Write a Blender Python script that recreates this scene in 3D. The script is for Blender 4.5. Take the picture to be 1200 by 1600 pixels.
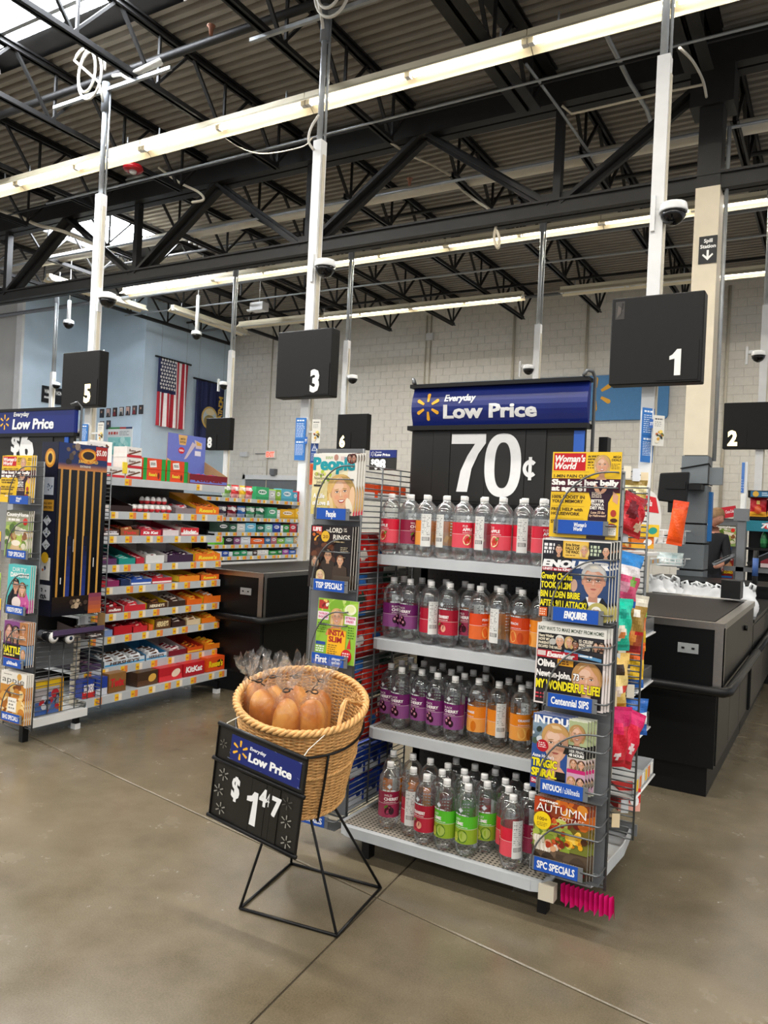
import bpy, bmesh, math, random
from mathutils import Vector, Matrix
import numpy as np
for _o in list(bpy.data.objects): bpy.data.objects.remove(_o)
SC = bpy.context.scene; COL = SC.collection
# ------------------------------------------------------------------ camera
H = 1.5; F = 1219.3; PITCH, ROLL, YAW = .0026, .0478, .53025
_fw = Vector((-math.sin(YAW)*math.cos(PITCH), math.cos(YAW)*math.cos(PITCH), math.sin(PITCH)))
_rt = Vector((math.cos(YAW), math.sin(YAW), 0)); _up = _rt.cross(_fw)
RT = math.cos(ROLL)*_rt + math.sin(ROLL)*_up; UP = -math.sin(ROLL)*_rt + math.cos(ROLL)*_up; FW = _fw
cam = bpy.data.cameras.new('camera'); cam.sensor_fit = 'VERTICAL'; cam.sensor_height = 36; cam.lens = 36*F/1600
cam.clip_start = .05; cam.clip_end = 200
camo = bpy.data.objects.new('camera', cam); COL.objects.link(camo)
camo.matrix_world = Matrix(((RT.x, UP.x, -FW.x, 0), (RT.y, UP.y, -FW.y, 0), (RT.z, UP.z, -FW.z, H), (0, 0, 0, 1)))
SC.camera = camo
# ------------------------------------------------------------------ world, exposure, lamps behind the camera
W = bpy.data.worlds.new('store_air'); SC.world = W; W.use_nodes = True
W.node_tree.nodes['Background'].inputs[0].default_value = (.93, .95, 1, 1)
W.node_tree.nodes['Background'].inputs[1].default_value = .42
SC.view_settings.view_transform = 'Standard'; SC.view_settings.look = 'None'; SC.view_settings.gamma = 1
SC.view_settings.exposure = .9; SC.view_settings.use_curve_mapping = False
TUBE = 7.0                                      # radiance of the tube glass; LAMP_W is the light each two-tube fixture throws down
LAMP_W = 112
for _y in (2.5, -2.6, -7.7):                    # the same rows of lamps go on over and behind the photographer
    L = bpy.data.lights.new('lamp_row', 'AREA'); L.shape = 'RECTANGLE'; L.size = 26; L.size_y = .2
    L.energy = 600; L.color = (1, .955, .88)
    o = bpy.data.objects.new('lamp_row', L); COL.objects.link(o); o.location = (-4, _y, 6.4)

# ------------------------------------------------------------------ helpers: points from the plan of the store
def ray(px, py): return ((px-600)/F)*RT - ((py-800)/F)*UP + FW
def at_z(px, py, z): d = ray(px, py); t = (z-H)/d.z; return Vector((0, 0, H)) + d*t
def at_y(px, py, y): d = ray(px, py); return Vector((0, 0, H)) + d*(y/d.y)
def at_x(px, py, x): d = ray(px, py); return Vector((0, 0, H)) + d*(x/d.x)
RND = random.Random(7)
def lin(h):
    if not isinstance(h, str): return tuple(h[:3])
    h = h.lstrip('#'); h = ''.join(c*2 for c in h) if len(h) == 3 else h; r = [int(h[i:i+2], 16)/255 for i in (0, 2, 4)]
    return tuple(x/12.92 if x <= .04045 else ((x+.055)/1.055)**2.4 for x in r)
def mix(a, b, t): a = lin(a); b = lin(b); return tuple(a[i]*(1-t)+b[i]*t for i in range(3))

# ------------------------------------------------------------------ materials
MATS = {}
def mat(name, col=None, rough=.5, metal=0, spec=.5, nscale=0, namt=.1, bump=0, bscale=60, emit=0, alpha=None, trans=0, ior=1.45, coat=0, attr=False, rvar=0):
    m = bpy.data.materials.new(name); m.use_nodes = True; nt = m.node_tree; N = nt.nodes; K = nt.links
    b = N['Principled BSDF']; b.inputs['Roughness'].default_value = rough; b.inputs['Metallic'].default_value = metal
    b.inputs['Specular IOR Level'].default_value = spec; b.inputs['IOR'].default_value = ior
    b.inputs['Coat Weight'].default_value = coat; b.inputs['Transmission Weight'].default_value = trans
    if alpha is not None: b.inputs['Alpha'].default_value = alpha
    src = None
    if attr:
        a = N.new('ShaderNodeAttribute'); a.attribute_name = 'Col'; src = a.outputs['Color']
    else:
        rgb = N.new('ShaderNodeRGB'); rgb.outputs[0].default_value = (*lin(col), 1); src = rgb.outputs[0]
    if nscale:
        tc = N.new('ShaderNodeTexCoord'); no = N.new('ShaderNodeTexNoise'); no.inputs['Scale'].default_value = nscale; no.inputs['Detail'].default_value = 5
        K.new(tc.outputs['Object'], no.inputs['Vector'])
        mr = N.new('ShaderNodeMapRange'); mr.inputs[1].default_value = .3; mr.inputs[2].default_value = .7
        mr.inputs[3].default_value = 1-namt; mr.inputs[4].default_value = 1+namt; K.new(no.outputs[0], mr.inputs[0])
        mx = N.new('ShaderNodeVectorMath'); mx.operation = 'SCALE'; K.new(src, mx.inputs[0]); K.new(mr.outputs[0], mx.inputs['Scale']); src = mx.outputs[0]
        if rvar:
            r2 = N.new('ShaderNodeMapRange'); r2.inputs[1].default_value = .3; r2.inputs[2].default_value = .7
            r2.inputs[3].default_value = rough-rvar; r2.inputs[4].default_value = rough+rvar; K.new(no.outputs[0], r2.inputs[0]); K.new(r2.outputs[0], b.inputs['Roughness'])
    K.new(src, b.inputs['Base Color'])
    if emit:
        K.new(src, b.inputs['Emission Color']); b.inputs['Emission Strength'].default_value = emit
    if bump:
        tc = N.new('ShaderNodeTexCoord'); no = N.new('ShaderNodeTexNoise'); no.inputs['Scale'].default_value = bscale; no.inputs['Detail'].default_value = 4
        K.new(tc.outputs['Object'], no.inputs['Vector']); bp = N.new('ShaderNodeBump'); bp.inputs['Strength'].default_value = bump; bp.inputs['Distance'].default_value = .01
        K.new(no.outputs[0], bp.inputs['Height']); K.new(bp.outputs[0], b.inputs['Normal'])
    MATS[name] = m
    return m
M_PRINT = mat('printed_paper', rough=.42, attr=True, nscale=40, namt=.03)
M_GLOSS = mat('glossy_print', rough=.22, attr=True, nscale=25, namt=.03)
M_MATTE = mat('matte_colour', rough=.7, attr=True, nscale=15, namt=.05)
M_SEMI = mat('satin_colour', rough=.45, attr=True, nscale=12, namt=.04)
M_WRAP = mat('crinkled_wrapper', rough=.25, attr=True, bump=.5, bscale=45, nscale=30, namt=.1)
M_BOX = mat('charcoal_sign_case', '#0f0e0d', .5, spec=.3, nscale=20, namt=.1)
M_BLACKP = mat('black_powder_coat', '#0b0b0c', .42, spec=.35, nscale=20, namt=.12)
M_LAMIN = mat('black_laminate', '#0c0d0e', .3, spec=.35, nscale=40, namt=.06)
M_BELT = mat('belt_rubber', '#191512', .55, spec=.25, nscale=6, namt=.15)
M_STEEL = mat('brushed_steel', '#b5b2ad', .3, metal=1, nscale=60, namt=.04)
M_GALV = mat('galvanised_steel', '#a3a7a9', .36, metal=.4, nscale=10, namt=.1, rvar=.08)
M_SHELF = mat('silver_grey_enamel', '#c3c8cc', .34, metal=.1, nscale=9, namt=.06)
M_GREY = mat('grey_enamel', '#6f7275', .45, nscale=9, namt=.06)
M_WIRE = mat('zinc_wire', '#66696b', .35, metal=.5, nscale=30, namt=.08)
M_WHITE = mat('white_enamel', '#e0e1e0', .4, nscale=8, namt=.04)
M_CREAM = mat('cream_enamel', '#cfc7b4', .45, nscale=8, namt=.05)
M_JOIST = mat('charcoal_roof_steel', '#191817', .55, nscale=6, namt=.2)
M_DECK = mat('grey_roof_deck', '#938d84', .55, nscale=2, namt=.1)
M_REFL = mat('lamp_reflector', '#e3d9bd', .5, nscale=5, namt=.03)
M_TUBE = mat('lit_tube', '#fff3dc', .5, emit=TUBE)
M_SKY = mat('skylight_dome', '#f2f7ff', .5, emit=26)
M_BLOCK = mat('painted_block', '#e2ded4', .72, nscale=9, namt=.05, bump=.25, bscale=25)
M_MORT = mat('painted_mortar', '#c8c4ba', .8, nscale=9, namt=.06)
M_BLUEW = mat('pale_blue_paint', '#c3d6e4', .6, nscale=3, namt=.03)
M_GREYW = mat('pale_grey_paint', '#c3c3bf', .6, nscale=3, namt=.03)
M_TAN = mat('tan_column_wrap', '#d8cdb6', .5, nscale=6, namt=.04)
M_SLATE = mat('slate_column_wrap', '#6d7478', .5, nscale=6, namt=.05)
M_WICKER = mat('honey_wicker', '#cf9f62', .5, nscale=55, namt=.28, bump=.2, bscale=120)
M_CABLE = mat('white_cable', '#d8d4c8', .5, nscale=10, namt=.05)
M_CAP = mat('white_cap', '#e8e8e6', .35, nscale=40, namt=.03)

def concrete():
    m = bpy.data.materials.new('polished_concrete'); m.use_nodes = True; nt = m.node_tree; N = nt.nodes; K = nt.links; b = N['Principled BSDF']
    g = N.new('ShaderNodeNewGeometry'); ns = []
    for sc, det in ((.7, 6), (5, 8), (170, 3)):
        n = N.new('ShaderNodeTexNoise'); n.inputs['Scale'].default_value = sc; n.inputs['Detail'].default_value = det; n.inputs['Roughness'].default_value = .6
        K.new(g.outputs['Position'], n.inputs['Vector']); ns.append(n)
    r = N.new('ShaderNodeValToRGB'); r.color_ramp.elements[0].position = .45; r.color_ramp.elements[1].position = .86
    r.color_ramp.elements[0].color = (*lin('#504838'), 1); r.color_ramp.elements[1].color = (*lin('#7a705d'), 1)
    a = N.new('ShaderNodeMath'); a.operation = 'MULTIPLY_ADD'; a.inputs[1].default_value = .6; K.new(ns[0].outputs[0], a.inputs[0])
    a2 = N.new('ShaderNodeMath'); a2.operation = 'MULTIPLY_ADD'; a2.inputs[1].default_value = .35; K.new(ns[1].outputs[0], a2.inputs[0])
    a3 = N.new('ShaderNodeMath'); a3.operation = 'MULTIPLY'; a3.inputs[1].default_value = .35; K.new(ns[2].outputs[0], a3.inputs[0])
    K.new(a3.outputs[0], a2.inputs[2]); K.new(a2.outputs[0], a.inputs[2]); K.new(a.outputs[0], r.inputs[0]); K.new(r.outputs[0], b.inputs['Base Color'])
    rr = N.new('ShaderNodeMapRange'); rr.inputs[1].default_value = .1; rr.inputs[2].default_value = .9; rr.inputs[3].default_value = .14; rr.inputs[4].default_value = .34
    K.new(ns[1].outputs[0], rr.inputs[0]); K.new(rr.outputs[0], b.inputs['Roughness'])
    bp = N.new('ShaderNodeBump'); bp.inputs['Strength'].default_value = .1; bp.inputs['Distance'].default_value = .001; K.new(ns[2].outputs[0], bp.inputs['Height']); K.new(bp.outputs[0], b.inputs['Normal'])
    b.inputs['Specular IOR Level'].default_value = .5
    return m
M_FLOOR = concrete()
M_JOINT = mat('floor_joint', '#40372c', .8, nscale=20, namt=.1)

def clear(name, tint, trans, rough=.03, bump=0, bscale=40, edge=.55, top=.75, bounce_white=0):
    """clear plastic: light passes straight through, with a glossy skin that grows stronger at grazing angles"""
    m = bpy.data.materials.new(name); m.use_nodes = True; nt = m.node_tree; N = nt.nodes; K = nt.links; N.remove(N['Principled BSDF']); out = N['Material Output']
    t = N.new('ShaderNodeBsdfTransparent'); t.inputs[0].default_value = (*lin(tint), 1)
    gl = N.new('ShaderNodeBsdfGlossy'); gl.inputs['Roughness'].default_value = rough; gl.inputs['Color'].default_value = (1, 1, 1, 1)
    lw = N.new('ShaderNodeLayerWeight'); lw.inputs[0].default_value = edge
    mr = N.new('ShaderNodeMapRange'); mr.inputs[3].default_value = 1-trans; mr.inputs[4].default_value = top; K.new(lw.outputs['Fresnel'], mr.inputs[0])
    if bump:
        tc = N.new('ShaderNodeTexCoord'); no = N.new('ShaderNodeTexNoise'); no.inputs['Scale'].default_value = bscale; no.inputs['Detail'].default_value = 3
        K.new(tc.outputs['Object'], no.inputs['Vector']); bp = N.new('ShaderNodeBump'); bp.inputs['Strength'].default_value = bump; bp.inputs['Distance'].default_value = .02
        K.new(no.outputs[0], bp.inputs['Height']); K.new(bp.outputs[0], gl.inputs['Normal']); K.new(bp.outputs[0], lw.inputs['Normal'])
    mx = N.new('ShaderNodeMixShader'); K.new(mr.outputs[0], mx.inputs[0]); K.new(t.outputs[0], mx.inputs[1]); K.new(gl.outputs[0], mx.inputs[2]); last = mx
    if bounce_white:                                              # white mixed in to stand for light bouncing inside bottles and bags
        df = N.new('ShaderNodeBsdfTranslucent'); df.inputs[0].default_value = (.95, .96, .96, 1); d2 = N.new('ShaderNodeBsdfDiffuse'); d2.inputs[0].default_value = (.95, .96, .96, 1)
        ad = N.new('ShaderNodeMixShader'); ad.inputs[0].default_value = .5; K.new(df.outputs[0], ad.inputs[1]); K.new(d2.outputs[0], ad.inputs[2])
        m3 = N.new('ShaderNodeMixShader'); m3.inputs[0].default_value = bounce_white; K.new(mx.outputs[0], m3.inputs[1]); K.new(ad.outputs[0], m3.inputs[2]); last = m3
    K.new(last.outputs[0], out.inputs['Surface'])
    return m
M_PET = clear('clear_bottle_plastic', '#f2f4f4', .93, .03, edge=.3, top=.7, bounce_white=.03)
M_FILM = clear('clear_bag_film', '#fdfcfa', .94, .14, bump=.7, bscale=38, edge=.25, top=.28, bounce_white=.025)
M_TRAY = clear('clear_shelf_plastic', '#d9dfe6', .8, .2, edge=.4)

# ------------------------------------------------------------------ mesh builder
class MB:
    def __init__(s): s.v = []; s.f = []; s.c = []; s.m = []; s.s = []; s.hascol = False; s.T = None
    def add(s, vs, fs, col=None, mi=0, smooth=False):
        b = len(s.v)
        if s.T is not None: vs = [s.T @ Vector(v) for v in vs]
        s.v += [tuple(v) for v in vs]
        if col is not None: s.hascol = True
        c = lin(col) if col is not None else (.5, .5, .5)
        for f in fs: s.f.append([i+b for i in f]); s.c.append(c); s.m.append(mi); s.s.append(smooth)
    def box(s, x0, x1, y0, y1, z0, z1, col=None, mi=0):
        s.add([(x0,y0,z0),(x1,y0,z0),(x1,y1,z0),(x0,y1,z0),(x0,y0,z1),(x1,y0,z1),(x1,y1,z1),(x0,y1,z1)],
              [(0,3,2,1),(4,5,6,7),(0,1,5,4),(1,2,6,5),(2,3,7,6),(3,0,4,7)], col, mi)
    def bar(s, p, q, w, h, col=None, mi=0, up=(0,0,1)):
        p = Vector(p); q = Vector(q); d = (q-p).normalized(); u = Vector(up)
        if abs(d.dot(u)) > .98: u = Vector((1, 0, 0))
        a = d.cross(u).normalized(); b = a.cross(d)
        vs = [p+a*i*w/2+b*j*h/2 for i, j in ((-1,-1),(1,-1),(1,1),(-1,1))] + [q+a*i*w/2+b*j*h/2 for i, j in ((-1,-1),(1,-1),(1,1),(-1,1))]
        s.add(vs, [(0,1,2,3),(7,6,5,4),(0,4,5,1),(1,5,6,2),(2,6,7,3),(3,7,4,0)], col, mi)
    def tube(s, pts, r, n=6, col=None, mi=0, closed=False, smooth=True):
        P = [Vector(p) for p in pts]; k = len(P); vs = []; fs = []; pa = None
        for i in range(k):
            if closed: d = P[(i+1) % k]-P[i-1]
            else: d = P[min(i+1, k-1)]-P[max(i-1, 0)]
            d.normalize()
            if pa is None:
                u = Vector((0, 0, 1)) if abs(d.z) < .9 else Vector((1, 0, 0)); a = d.cross(u).normalized()
            else: a = (pa-d*pa.dot(d)).normalized()
            pa = a; b = d.cross(a); rr = r[i] if isinstance(r, (list, tuple)) else r
            for j in range(n):
                t = 2*math.pi*j/n; vs.append(P[i]+a*math.cos(t)*rr+b*math.sin(t)*rr)
        for i in range(k if closed else k-1):
            i2 = (i+1) % k
            for j in range(n): fs.append((i*n+j, i2*n+j, i2*n+(j+1) % n, i*n+(j+1) % n))
        if not closed: fs += [tuple(range(n)), tuple((k-1)*n+j for j in reversed(range(n)))]
        s.add(vs, fs, col, mi, smooth)
    def lathe(s, prof, n=16, c=(0, 0, 0), col=None, mi=0, smooth=True, fn=None, close=True):
        vs = []; fs = []; k = len(prof)
        for r, z in prof:
            for j in range(n):
                t = 2*math.pi*j/n; rr = r*(fn(t, z) if fn else 1); vs.append((c[0]+rr*math.cos(t), c[1]+rr*math.sin(t), c[2]+z))
        for i in range(k-1):
            for j in range(n): fs.append((i*n+j, i*n+(j+1) % n, (i+1)*n+(j+1) % n, (i+1)*n+j))
        if close: fs += [tuple(reversed(range(n))), tuple((k-1)*n+j for j in range(n))]
        s.add(vs, fs, col, mi, smooth)
    def prism(s, poly, axis, a0, a1, col=None, mi=0):
        """extrude a closed polygon (list of 2D) along an axis 'x','y','z'"""
        n = len(poly); ar = sum(poly[i-1][0]*poly[i][1]-poly[i][0]*poly[i-1][1] for i in range(n))
        if (ar < 0) != (axis == 'y'): poly = list(reversed(poly))
        def P(u, v, a): return {'x': (a, u, v), 'y': (u, a, v), 'z': (u, v, a)}[axis]
        s.add([P(u, v, a0) for u, v in poly]+[P(u, v, a1) for u, v in poly],
              [tuple(reversed(range(n))), tuple(range(n, 2*n))]+[(i, (i+1) % n, n+(i+1) % n, n+i) for i in range(n)], col, mi)
    def mesh(s, name, mats):
        me = bpy.data.meshes.new(name); me.from_pydata(s.v, [], s.f)
        for m in (mats if isinstance(mats, (list, tuple)) else [mats]): me.materials.append(m)
        if not isinstance(s, Print):                       # outward normals on every solid
            bm = bmesh.new(); bm.from_mesh(me); bmesh.ops.recalc_face_normals(bm, faces=bm.faces); bm.to_mesh(me); bm.free()
        me.polygons.foreach_set('material_index', s.m); me.polygons.foreach_set('use_smooth', s.s)
        if s.hascol:
            a = me.color_attributes.new('Col', 'FLOAT_COLOR', 'CORNER'); buf = []
            for f, c in zip(s.f, s.c): buf += [*c, 1.0]*len(f)
            a.data.foreach_set('color', buf)
        me.update()
        return me
    def build(s, name, mats, parent=None, loc=None, rz=None):
        o = bpy.data.objects.new(name, s.mesh(name, mats)); COL.objects.link(o)
        if parent: o.parent = parent
        if loc is not None: o.location = loc
        if rz is not None: o.rotation_euler.z = rz
        return o
def obj(name, me, parent=None, loc=None, rz=None):
    o = bpy.data.objects.new(name, me); COL.objects.link(o)
    if parent: o.parent = parent
    if loc is not None: o.location = loc
    if rz is not None: o.rotation_euler.z = rz
    return o
def tag(o, label, cat, group=None, kind=None):
    o['label'] = label; o['category'] = cat
    if group: o['group'] = group
    if kind: o['kind'] = kind
    return o
def structure(o): o['kind'] = 'structure'; return o
def stuff(o): o['kind'] = 'stuff'; return o
def empty(name, loc=(0, 0, 0), rz=0):
    o = bpy.data.objects.new(name, None); COL.objects.link(o); o.location = loc; o.rotation_euler.z = rz; o.empty_display_size = .05
    return o
def thing(name, label, cat, loc=(0, 0, 0), rz=0, group=None): return tag(empty(name, loc, rz), label, cat, group)
KIDS = {}
def dup(root, loc=None, rot=None, label=None, group=None):
    r = root.copy(); COL.objects.link(r)
    if loc is not None: r.location = loc
    if rot is not None: r.rotation_euler = rot
    if label: r['label'] = label
    if group: r['group'] = group
    for ch in list(root.children):
        c = ch.copy(); COL.objects.link(c); c.parent = r; c.matrix_parent_inverse = ch.matrix_parent_inverse
        for g in list(ch.children):
            d = g.copy(); COL.objects.link(d); d.parent = c
    return r
ORD = 'first second third fourth fifth sixth seventh eighth ninth tenth eleventh twelfth thirteenth fourteenth fifteenth sixteenth seventeenth eighteenth nineteenth twentieth'.split()

# ------------------------------------------------------------------ flat print (lettering, covers, posters)
_TX = {}
def glyphs(s, bold=.03, shear=0):
    k = (s, bold, shear)
    if k not in _TX:
        cu = bpy.data.curves.new('lettering', 'FONT'); cu.body = s; cu.size = 1; cu.offset = bold; cu.shear = shear; cu.resolution_u = 2
        o = bpy.data.objects.new('lettering', cu); me = bpy.data.meshes.new_from_object(o)
        vs = [(v.co.x, max(-.28, min(.86, v.co.y))) for v in me.vertices]; fs = [tuple(p.vertices) for p in me.polygons]
        bpy.data.meshes.remove(me); bpy.data.objects.remove(o); bpy.data.curves.remove(cu)
        if bold:                                           # bounds come from the plain weight, so stray mitre tips cannot widen a word
            _, _, wd, x0 = glyphs0(s, shear); lo, hi = x0-bold, x0+wd+bold
        else: lo = min([v[0] for v in vs] or [0]); hi = max([v[0] for v in vs] or [1])
        _TX[k] = ([(min(hi, max(lo, x))-lo, y) for x, y in vs], fs, hi-lo, lo)
    return _TX[k][:3]
def glyphs0(s, shear):
    glyphs(s, 0, shear); return _TX[(s, 0, shear)]
class Print(MB):
    """flat print on the XZ plane facing -Y; every shape lies a hair in front of the one before"""
    def __init__(s, dz=.00003, fn=None, y0=0): super().__init__(); s.k = 1; s.dz = dz; s.fn = fn; s.y0 = y0
    def _p(s, pts, more=0): 
        y = s.y0-s.k*s.dz-more
        return [s.fn(u, v, s.k*s.dz+more) if s.fn else (u, y, v) for u, v in pts]
    def shape(s, pts, fs, col): s.add(s._p(pts), fs, col); s.k += 1
    def poly(s, pts, col):
        if sum(pts[i-1][0]*pts[i][1]-pts[i][0]*pts[i-1][1] for i in range(len(pts))) < 0: pts = pts[::-1]
        s.shape(pts, [tuple(range(len(pts)))], col)
    def rect(s, u0, v0, u1, v1, col, n=1):
        if n == 1: s.poly([(u0,v0),(u1,v0),(u1,v1),(u0,v1)], col)
        else:
            us = [u0+(u1-u0)*i/n for i in range(n+1)]
            s.shape([(u, v0) for u in us]+[(u, v1) for u in us], [(i, i+1, n+2+i, n+1+i) for i in range(n)], col)
    def grad(s, u0, v0, u1, v1, c0, c1, n=8):
        for i in range(n): 
            a = v0+(v1-v0)*i/n; b = v0+(v1-v0)*(i+1)/n
            s.add(s._p([(u0,a),(u1,a),(u1,b),(u0,b)]), [(0,1,2,3)], mix(c0, c1, (i+.5)/n))
        s.k += 1
    def ell(s, cu, cv, ru, rv, col, n=20, rot=0, a0=0, a1=6.28319):
        c, d = math.cos(rot), math.sin(rot); pts = []
        full = a1-a0 > 6.2
        for i in range(n if full else n+1):
            t = a0+(a1-a0)*i/n; x, y = ru*math.cos(t), rv*math.sin(t); pts.append((cu+x*c-y*d, cv+x*d+y*c))
        s.poly(pts, col)
    def text(s, t, u, v, h, col, bold=.03, shear=0, xs=1, align='l', w=None, back=None):
        vs, fs, wd = glyphs(t, min(bold, .02), shear); sz = h/.7
        if w: xs = w/(wd*sz)
        if align == 'c': u -= wd*sz*xs/2
        elif align == 'r': u -= wd*sz*xs
        if back:
            
            for i, (ax, ay) in enumerate(((-.07, -.04), (.07, -.04), (.07, .05), (-.07, .05), (.02, -.08))): s.add(s._p([(u+(x+ax)*sz*xs, v+(y+ay)*sz) for x, y in vs], i*s.dz*.18), fs, back)
            s.k += 1
        if bold > .022:                                   # heavier weights: the same glyph struck four times, slightly apart
            d = (bold-.02)*.95; pts = []; ff = []
            for i, (ax, ay) in enumerate(((-d, -d*.5), (d, -d*.5), (d, d*.5), (-d, d*.5))):
                b = len(pts); pts += [(u+(x+ax)*sz*xs, v+(y+ay)*sz) for x, y in vs]; ff = [tuple(k+b for k in f) for f in fs]
                s.add(s._p(pts[b:], i*s.dz*.22), fs, col)
            s.k += 1
        else: s.shape([(u+x*sz*xs, v+y*sz) for x, y in vs], fs, col)
    def bars(s, u0, v0, u1, v1, n, col, fill=.5, rag=.3):
        """lines of print too small to read"""
        h = (v1-v0)/n; r = random.Random(int((u0+v0)*1e5) & 65535); vs = []; fs = []
        for i in range(n):
            a = v0+h*i+h*(1-fill)/2; e = u1-(u1-u0)*rag*r.random(); u = u0
            while u < e-1e-6:
                wl = min((u1-u0)*(.12+.2*r.random()), e-u); b = len(vs)
                vs += [(u,a),(u+wl,a),(u+wl,a+h*fill),(u,a+h*fill)]; fs.append((b,b+1,b+2,b+3)); u += wl+h*.35
        s.shape(vs, fs, col)
    def spark(s, cu, cv, r, col, inner=.36, w=.26):
        for k in range(6):
            t = math.pi/2+k*math.pi/3; c, d = math.cos(t), math.sin(t); pts = []
            for x, y in ((inner*r, w*.3*r), (inner*r, -w*.3*r)): pts.append((x, y))
            for i in range(7):
                a = -math.pi/2+math.pi*i/6; pts.append((r-w*.5*r+math.cos(a)*w*.5*r, math.sin(a)*w*.5*r))
            s.add(s._p([(cu+x*c-y*d, cv+x*d+y*c) for x, y in pts]), [tuple(range(len(pts)))], col)
        s.k += 1
    def star(s, cu, cv, r, col):
        pts = []
        for i in range(10): 
            t = math.pi/2+i*math.pi/5; q = r if i % 2 == 0 else r*.4; pts.append((cu+q*math.cos(t), cv+q*math.sin(t)))
        s.shape(pts+[(cu, cv)], [(i, (i+1) % 10, 10) for i in range(10)], col)
    def portrait(s, cu, cv, h, skin='#d9a585', hair='#c9a25c', style='long', top='#2a2430', tilt=0, beard=None, glasses=False, smile=True, body=True):
        """head of half-height h, printed flat"""
        sk = lin(skin); sh = mix(skin, '#5a2d1a', .28); hi = mix(skin, '#fff4e6', .35); hd = mix(hair, '#1a0f08', .35); hl = mix(hair, '#fff2d0', .35)
        E = lambda x, y, a, b, c, n=18, r=0: s.ell(cu+x*h*math.cos(tilt)-y*h*math.sin(tilt), cv+x*h*math.sin(tilt)+y*h*math.cos(tilt), a*h, b*h, c, n, r+tilt)
        R2 = lambda x, y: (cu+x*h*math.cos(tilt)-y*h*math.sin(tilt), cv+x*h*math.sin(tilt)+y*h*math.cos(tilt))
        def egg(sx, sy, c, dx=0, dy=0, jaw=.2, a0=0, a1=6.2832, n=28):
            full = a1-a0 > 6.2; pts = []
            for i in range(n if full else n+1):
                t = a0+(a1-a0)*i/n; q = math.sin(t); pts.append(R2(dx+sx*math.cos(t)*(1-jaw*max(0, -q)**1.4), dy+sy*q))
            s.poly(pts, c)
        if style == 'long': E(0, -.1, 1.0, 1.2, hd, 28); E(-.5, -.55, .5, .85, hair, 20, .15); E(.55, -.55, .46, .85, hair, 20, -.15); E(-.1, .35, .85, .75, hair, 24); E(-.72, -.6, .12, .7, hl, 14, .1); E(.78, -.45, .1, .65, hl, 14, -.1); E(-.3, -.9, .1, .4, hd, 12, .1)
        if style == 'bob': E(0, .1, .95, 1.06, hd, 28); E(-.06, .2, .88, .95, hair, 26); E(-.68, -.3, .2, .55, hair, 16, .1); E(.66, -.3, .2, .55, hair, 16, -.1); E(-.74, -.1, .07, .5, hl, 12)
        if style == 'short': E(0, .36, .8, .8, hd, 26); E(-.05, .42, .74, .72, hair, 24)
        if body:
            s.poly([(cu-1.5*h, cv-2.3*h), (cu+1.5*h, cv-2.3*h), (cu+1.25*h, cv-1.55*h), (cu+.4*h, cv-1.2*h), (cu-.4*h, cv-1.2*h), (cu-1.25*h, cv-1.55*h)], top); E(0, -1.3, .42, .35, sh)
        s.poly([R2(-.3, -1.25), R2(.3, -1.25), R2(.27, -.5), R2(-.27, -.5)], sh)
        for x in (-.66, .66): E(x, -.02, .1, .2, sh, 10)
        egg(.66, .96, sk); egg(.66, .96, mix(skin, '#7a3f26', .16), a0=-1.25, a1=1.1); egg(.52, .95, sk, -.05)
        E(-.15, .42, .36, .26, mix(skin, '#fff1e2', .25), 16); E(-.3, -.22, .18, .14, mix(skin, '#e0705c', .22), 12); E(.3, -.22, .16, .13, mix(skin, '#d8604c', .25), 12); E(-.28, .1, .2, .1, mix(skin, '#7a4630', .22), 12); E(.27, .1, .2, .1, mix(skin, '#7a4630', .22), 12)
        for x in (-.28, .27):
            E(x, .09, .12, .048, '#efe9e2', 12); E(x+.01, .09, .052, .05, '#3a3026', 10); E(x, .125, .135, .02, '#3a2820', 10); E(x, .235, .17, .026, mix(hair, '#2a1a10', .45), 10, -.12 if x > 0 else .12)
        s.poly([R2(.0, .1), R2(.05, -.16), R2(.1, -.2), R2(.02, -.22), R2(-.03, -.18)], mix(skin, '#8a4a2e', .2)); E(-.02, -.05, .035, .14, hi, 10); E(-.06, -.215, .03, .018, mix(skin, '#5a2a1a', .5), 8); E(.07, -.215, .03, .018, mix(skin, '#5a2a1a', .5), 8)
        if smile:
            s.poly([R2(-.26, -.4), R2(-.1, -.37), R2(.1, -.37), R2(.26, -.4), R2(.14, -.55), R2(0, -.58), R2(-.14, -.55)], '#b0483f'); s.poly([R2(-.2, -.41), R2(.2, -.41), R2(.11, -.49), R2(0, -.505), R2(-.11, -.49)], '#f4efe8')
        else: E(0, -.43, .2, .03, '#93423a', 12); E(0, -.47, .15, .035, '#b8645a', 12)
        E(0, -.68, .12, .03, mix(skin, '#6a3a26', .18), 10)
        if style in ('long', 'bob'): s.poly([R2(.05, .98), R2(-.45, .92), R2(-.72, .5), R2(-.72, .0), R2(-.58, .3), R2(-.35, .62)], hair); s.poly([R2(.05, .98), R2(.5, .9), R2(.72, .5), R2(.72, .0), R2(.6, .32), R2(.3, .66)], hd if style == 'long' else hair); s.poly([R2(.0, .96), R2(-.38, .86), R2(-.6, .5), R2(-.4, .74)], hl)
        if style == 'short': s.poly([R2(-.74, .25), R2(-.7, .7), R2(-.3, 1.02), R2(.2, 1.04), R2(.65, .75), R2(.74, .25), R2(.58, .5), R2(.3, .68), R2(-.1, .62), R2(-.45, .72), R2(-.6, .45)], hair); s.poly([R2(-.3, 1.0), R2(.1, 1.02), R2(.3, .84), R2(-.2, .84)], hl)
        if style == 'bald': E(0, .75, .5, .18, hi, 16)
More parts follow.
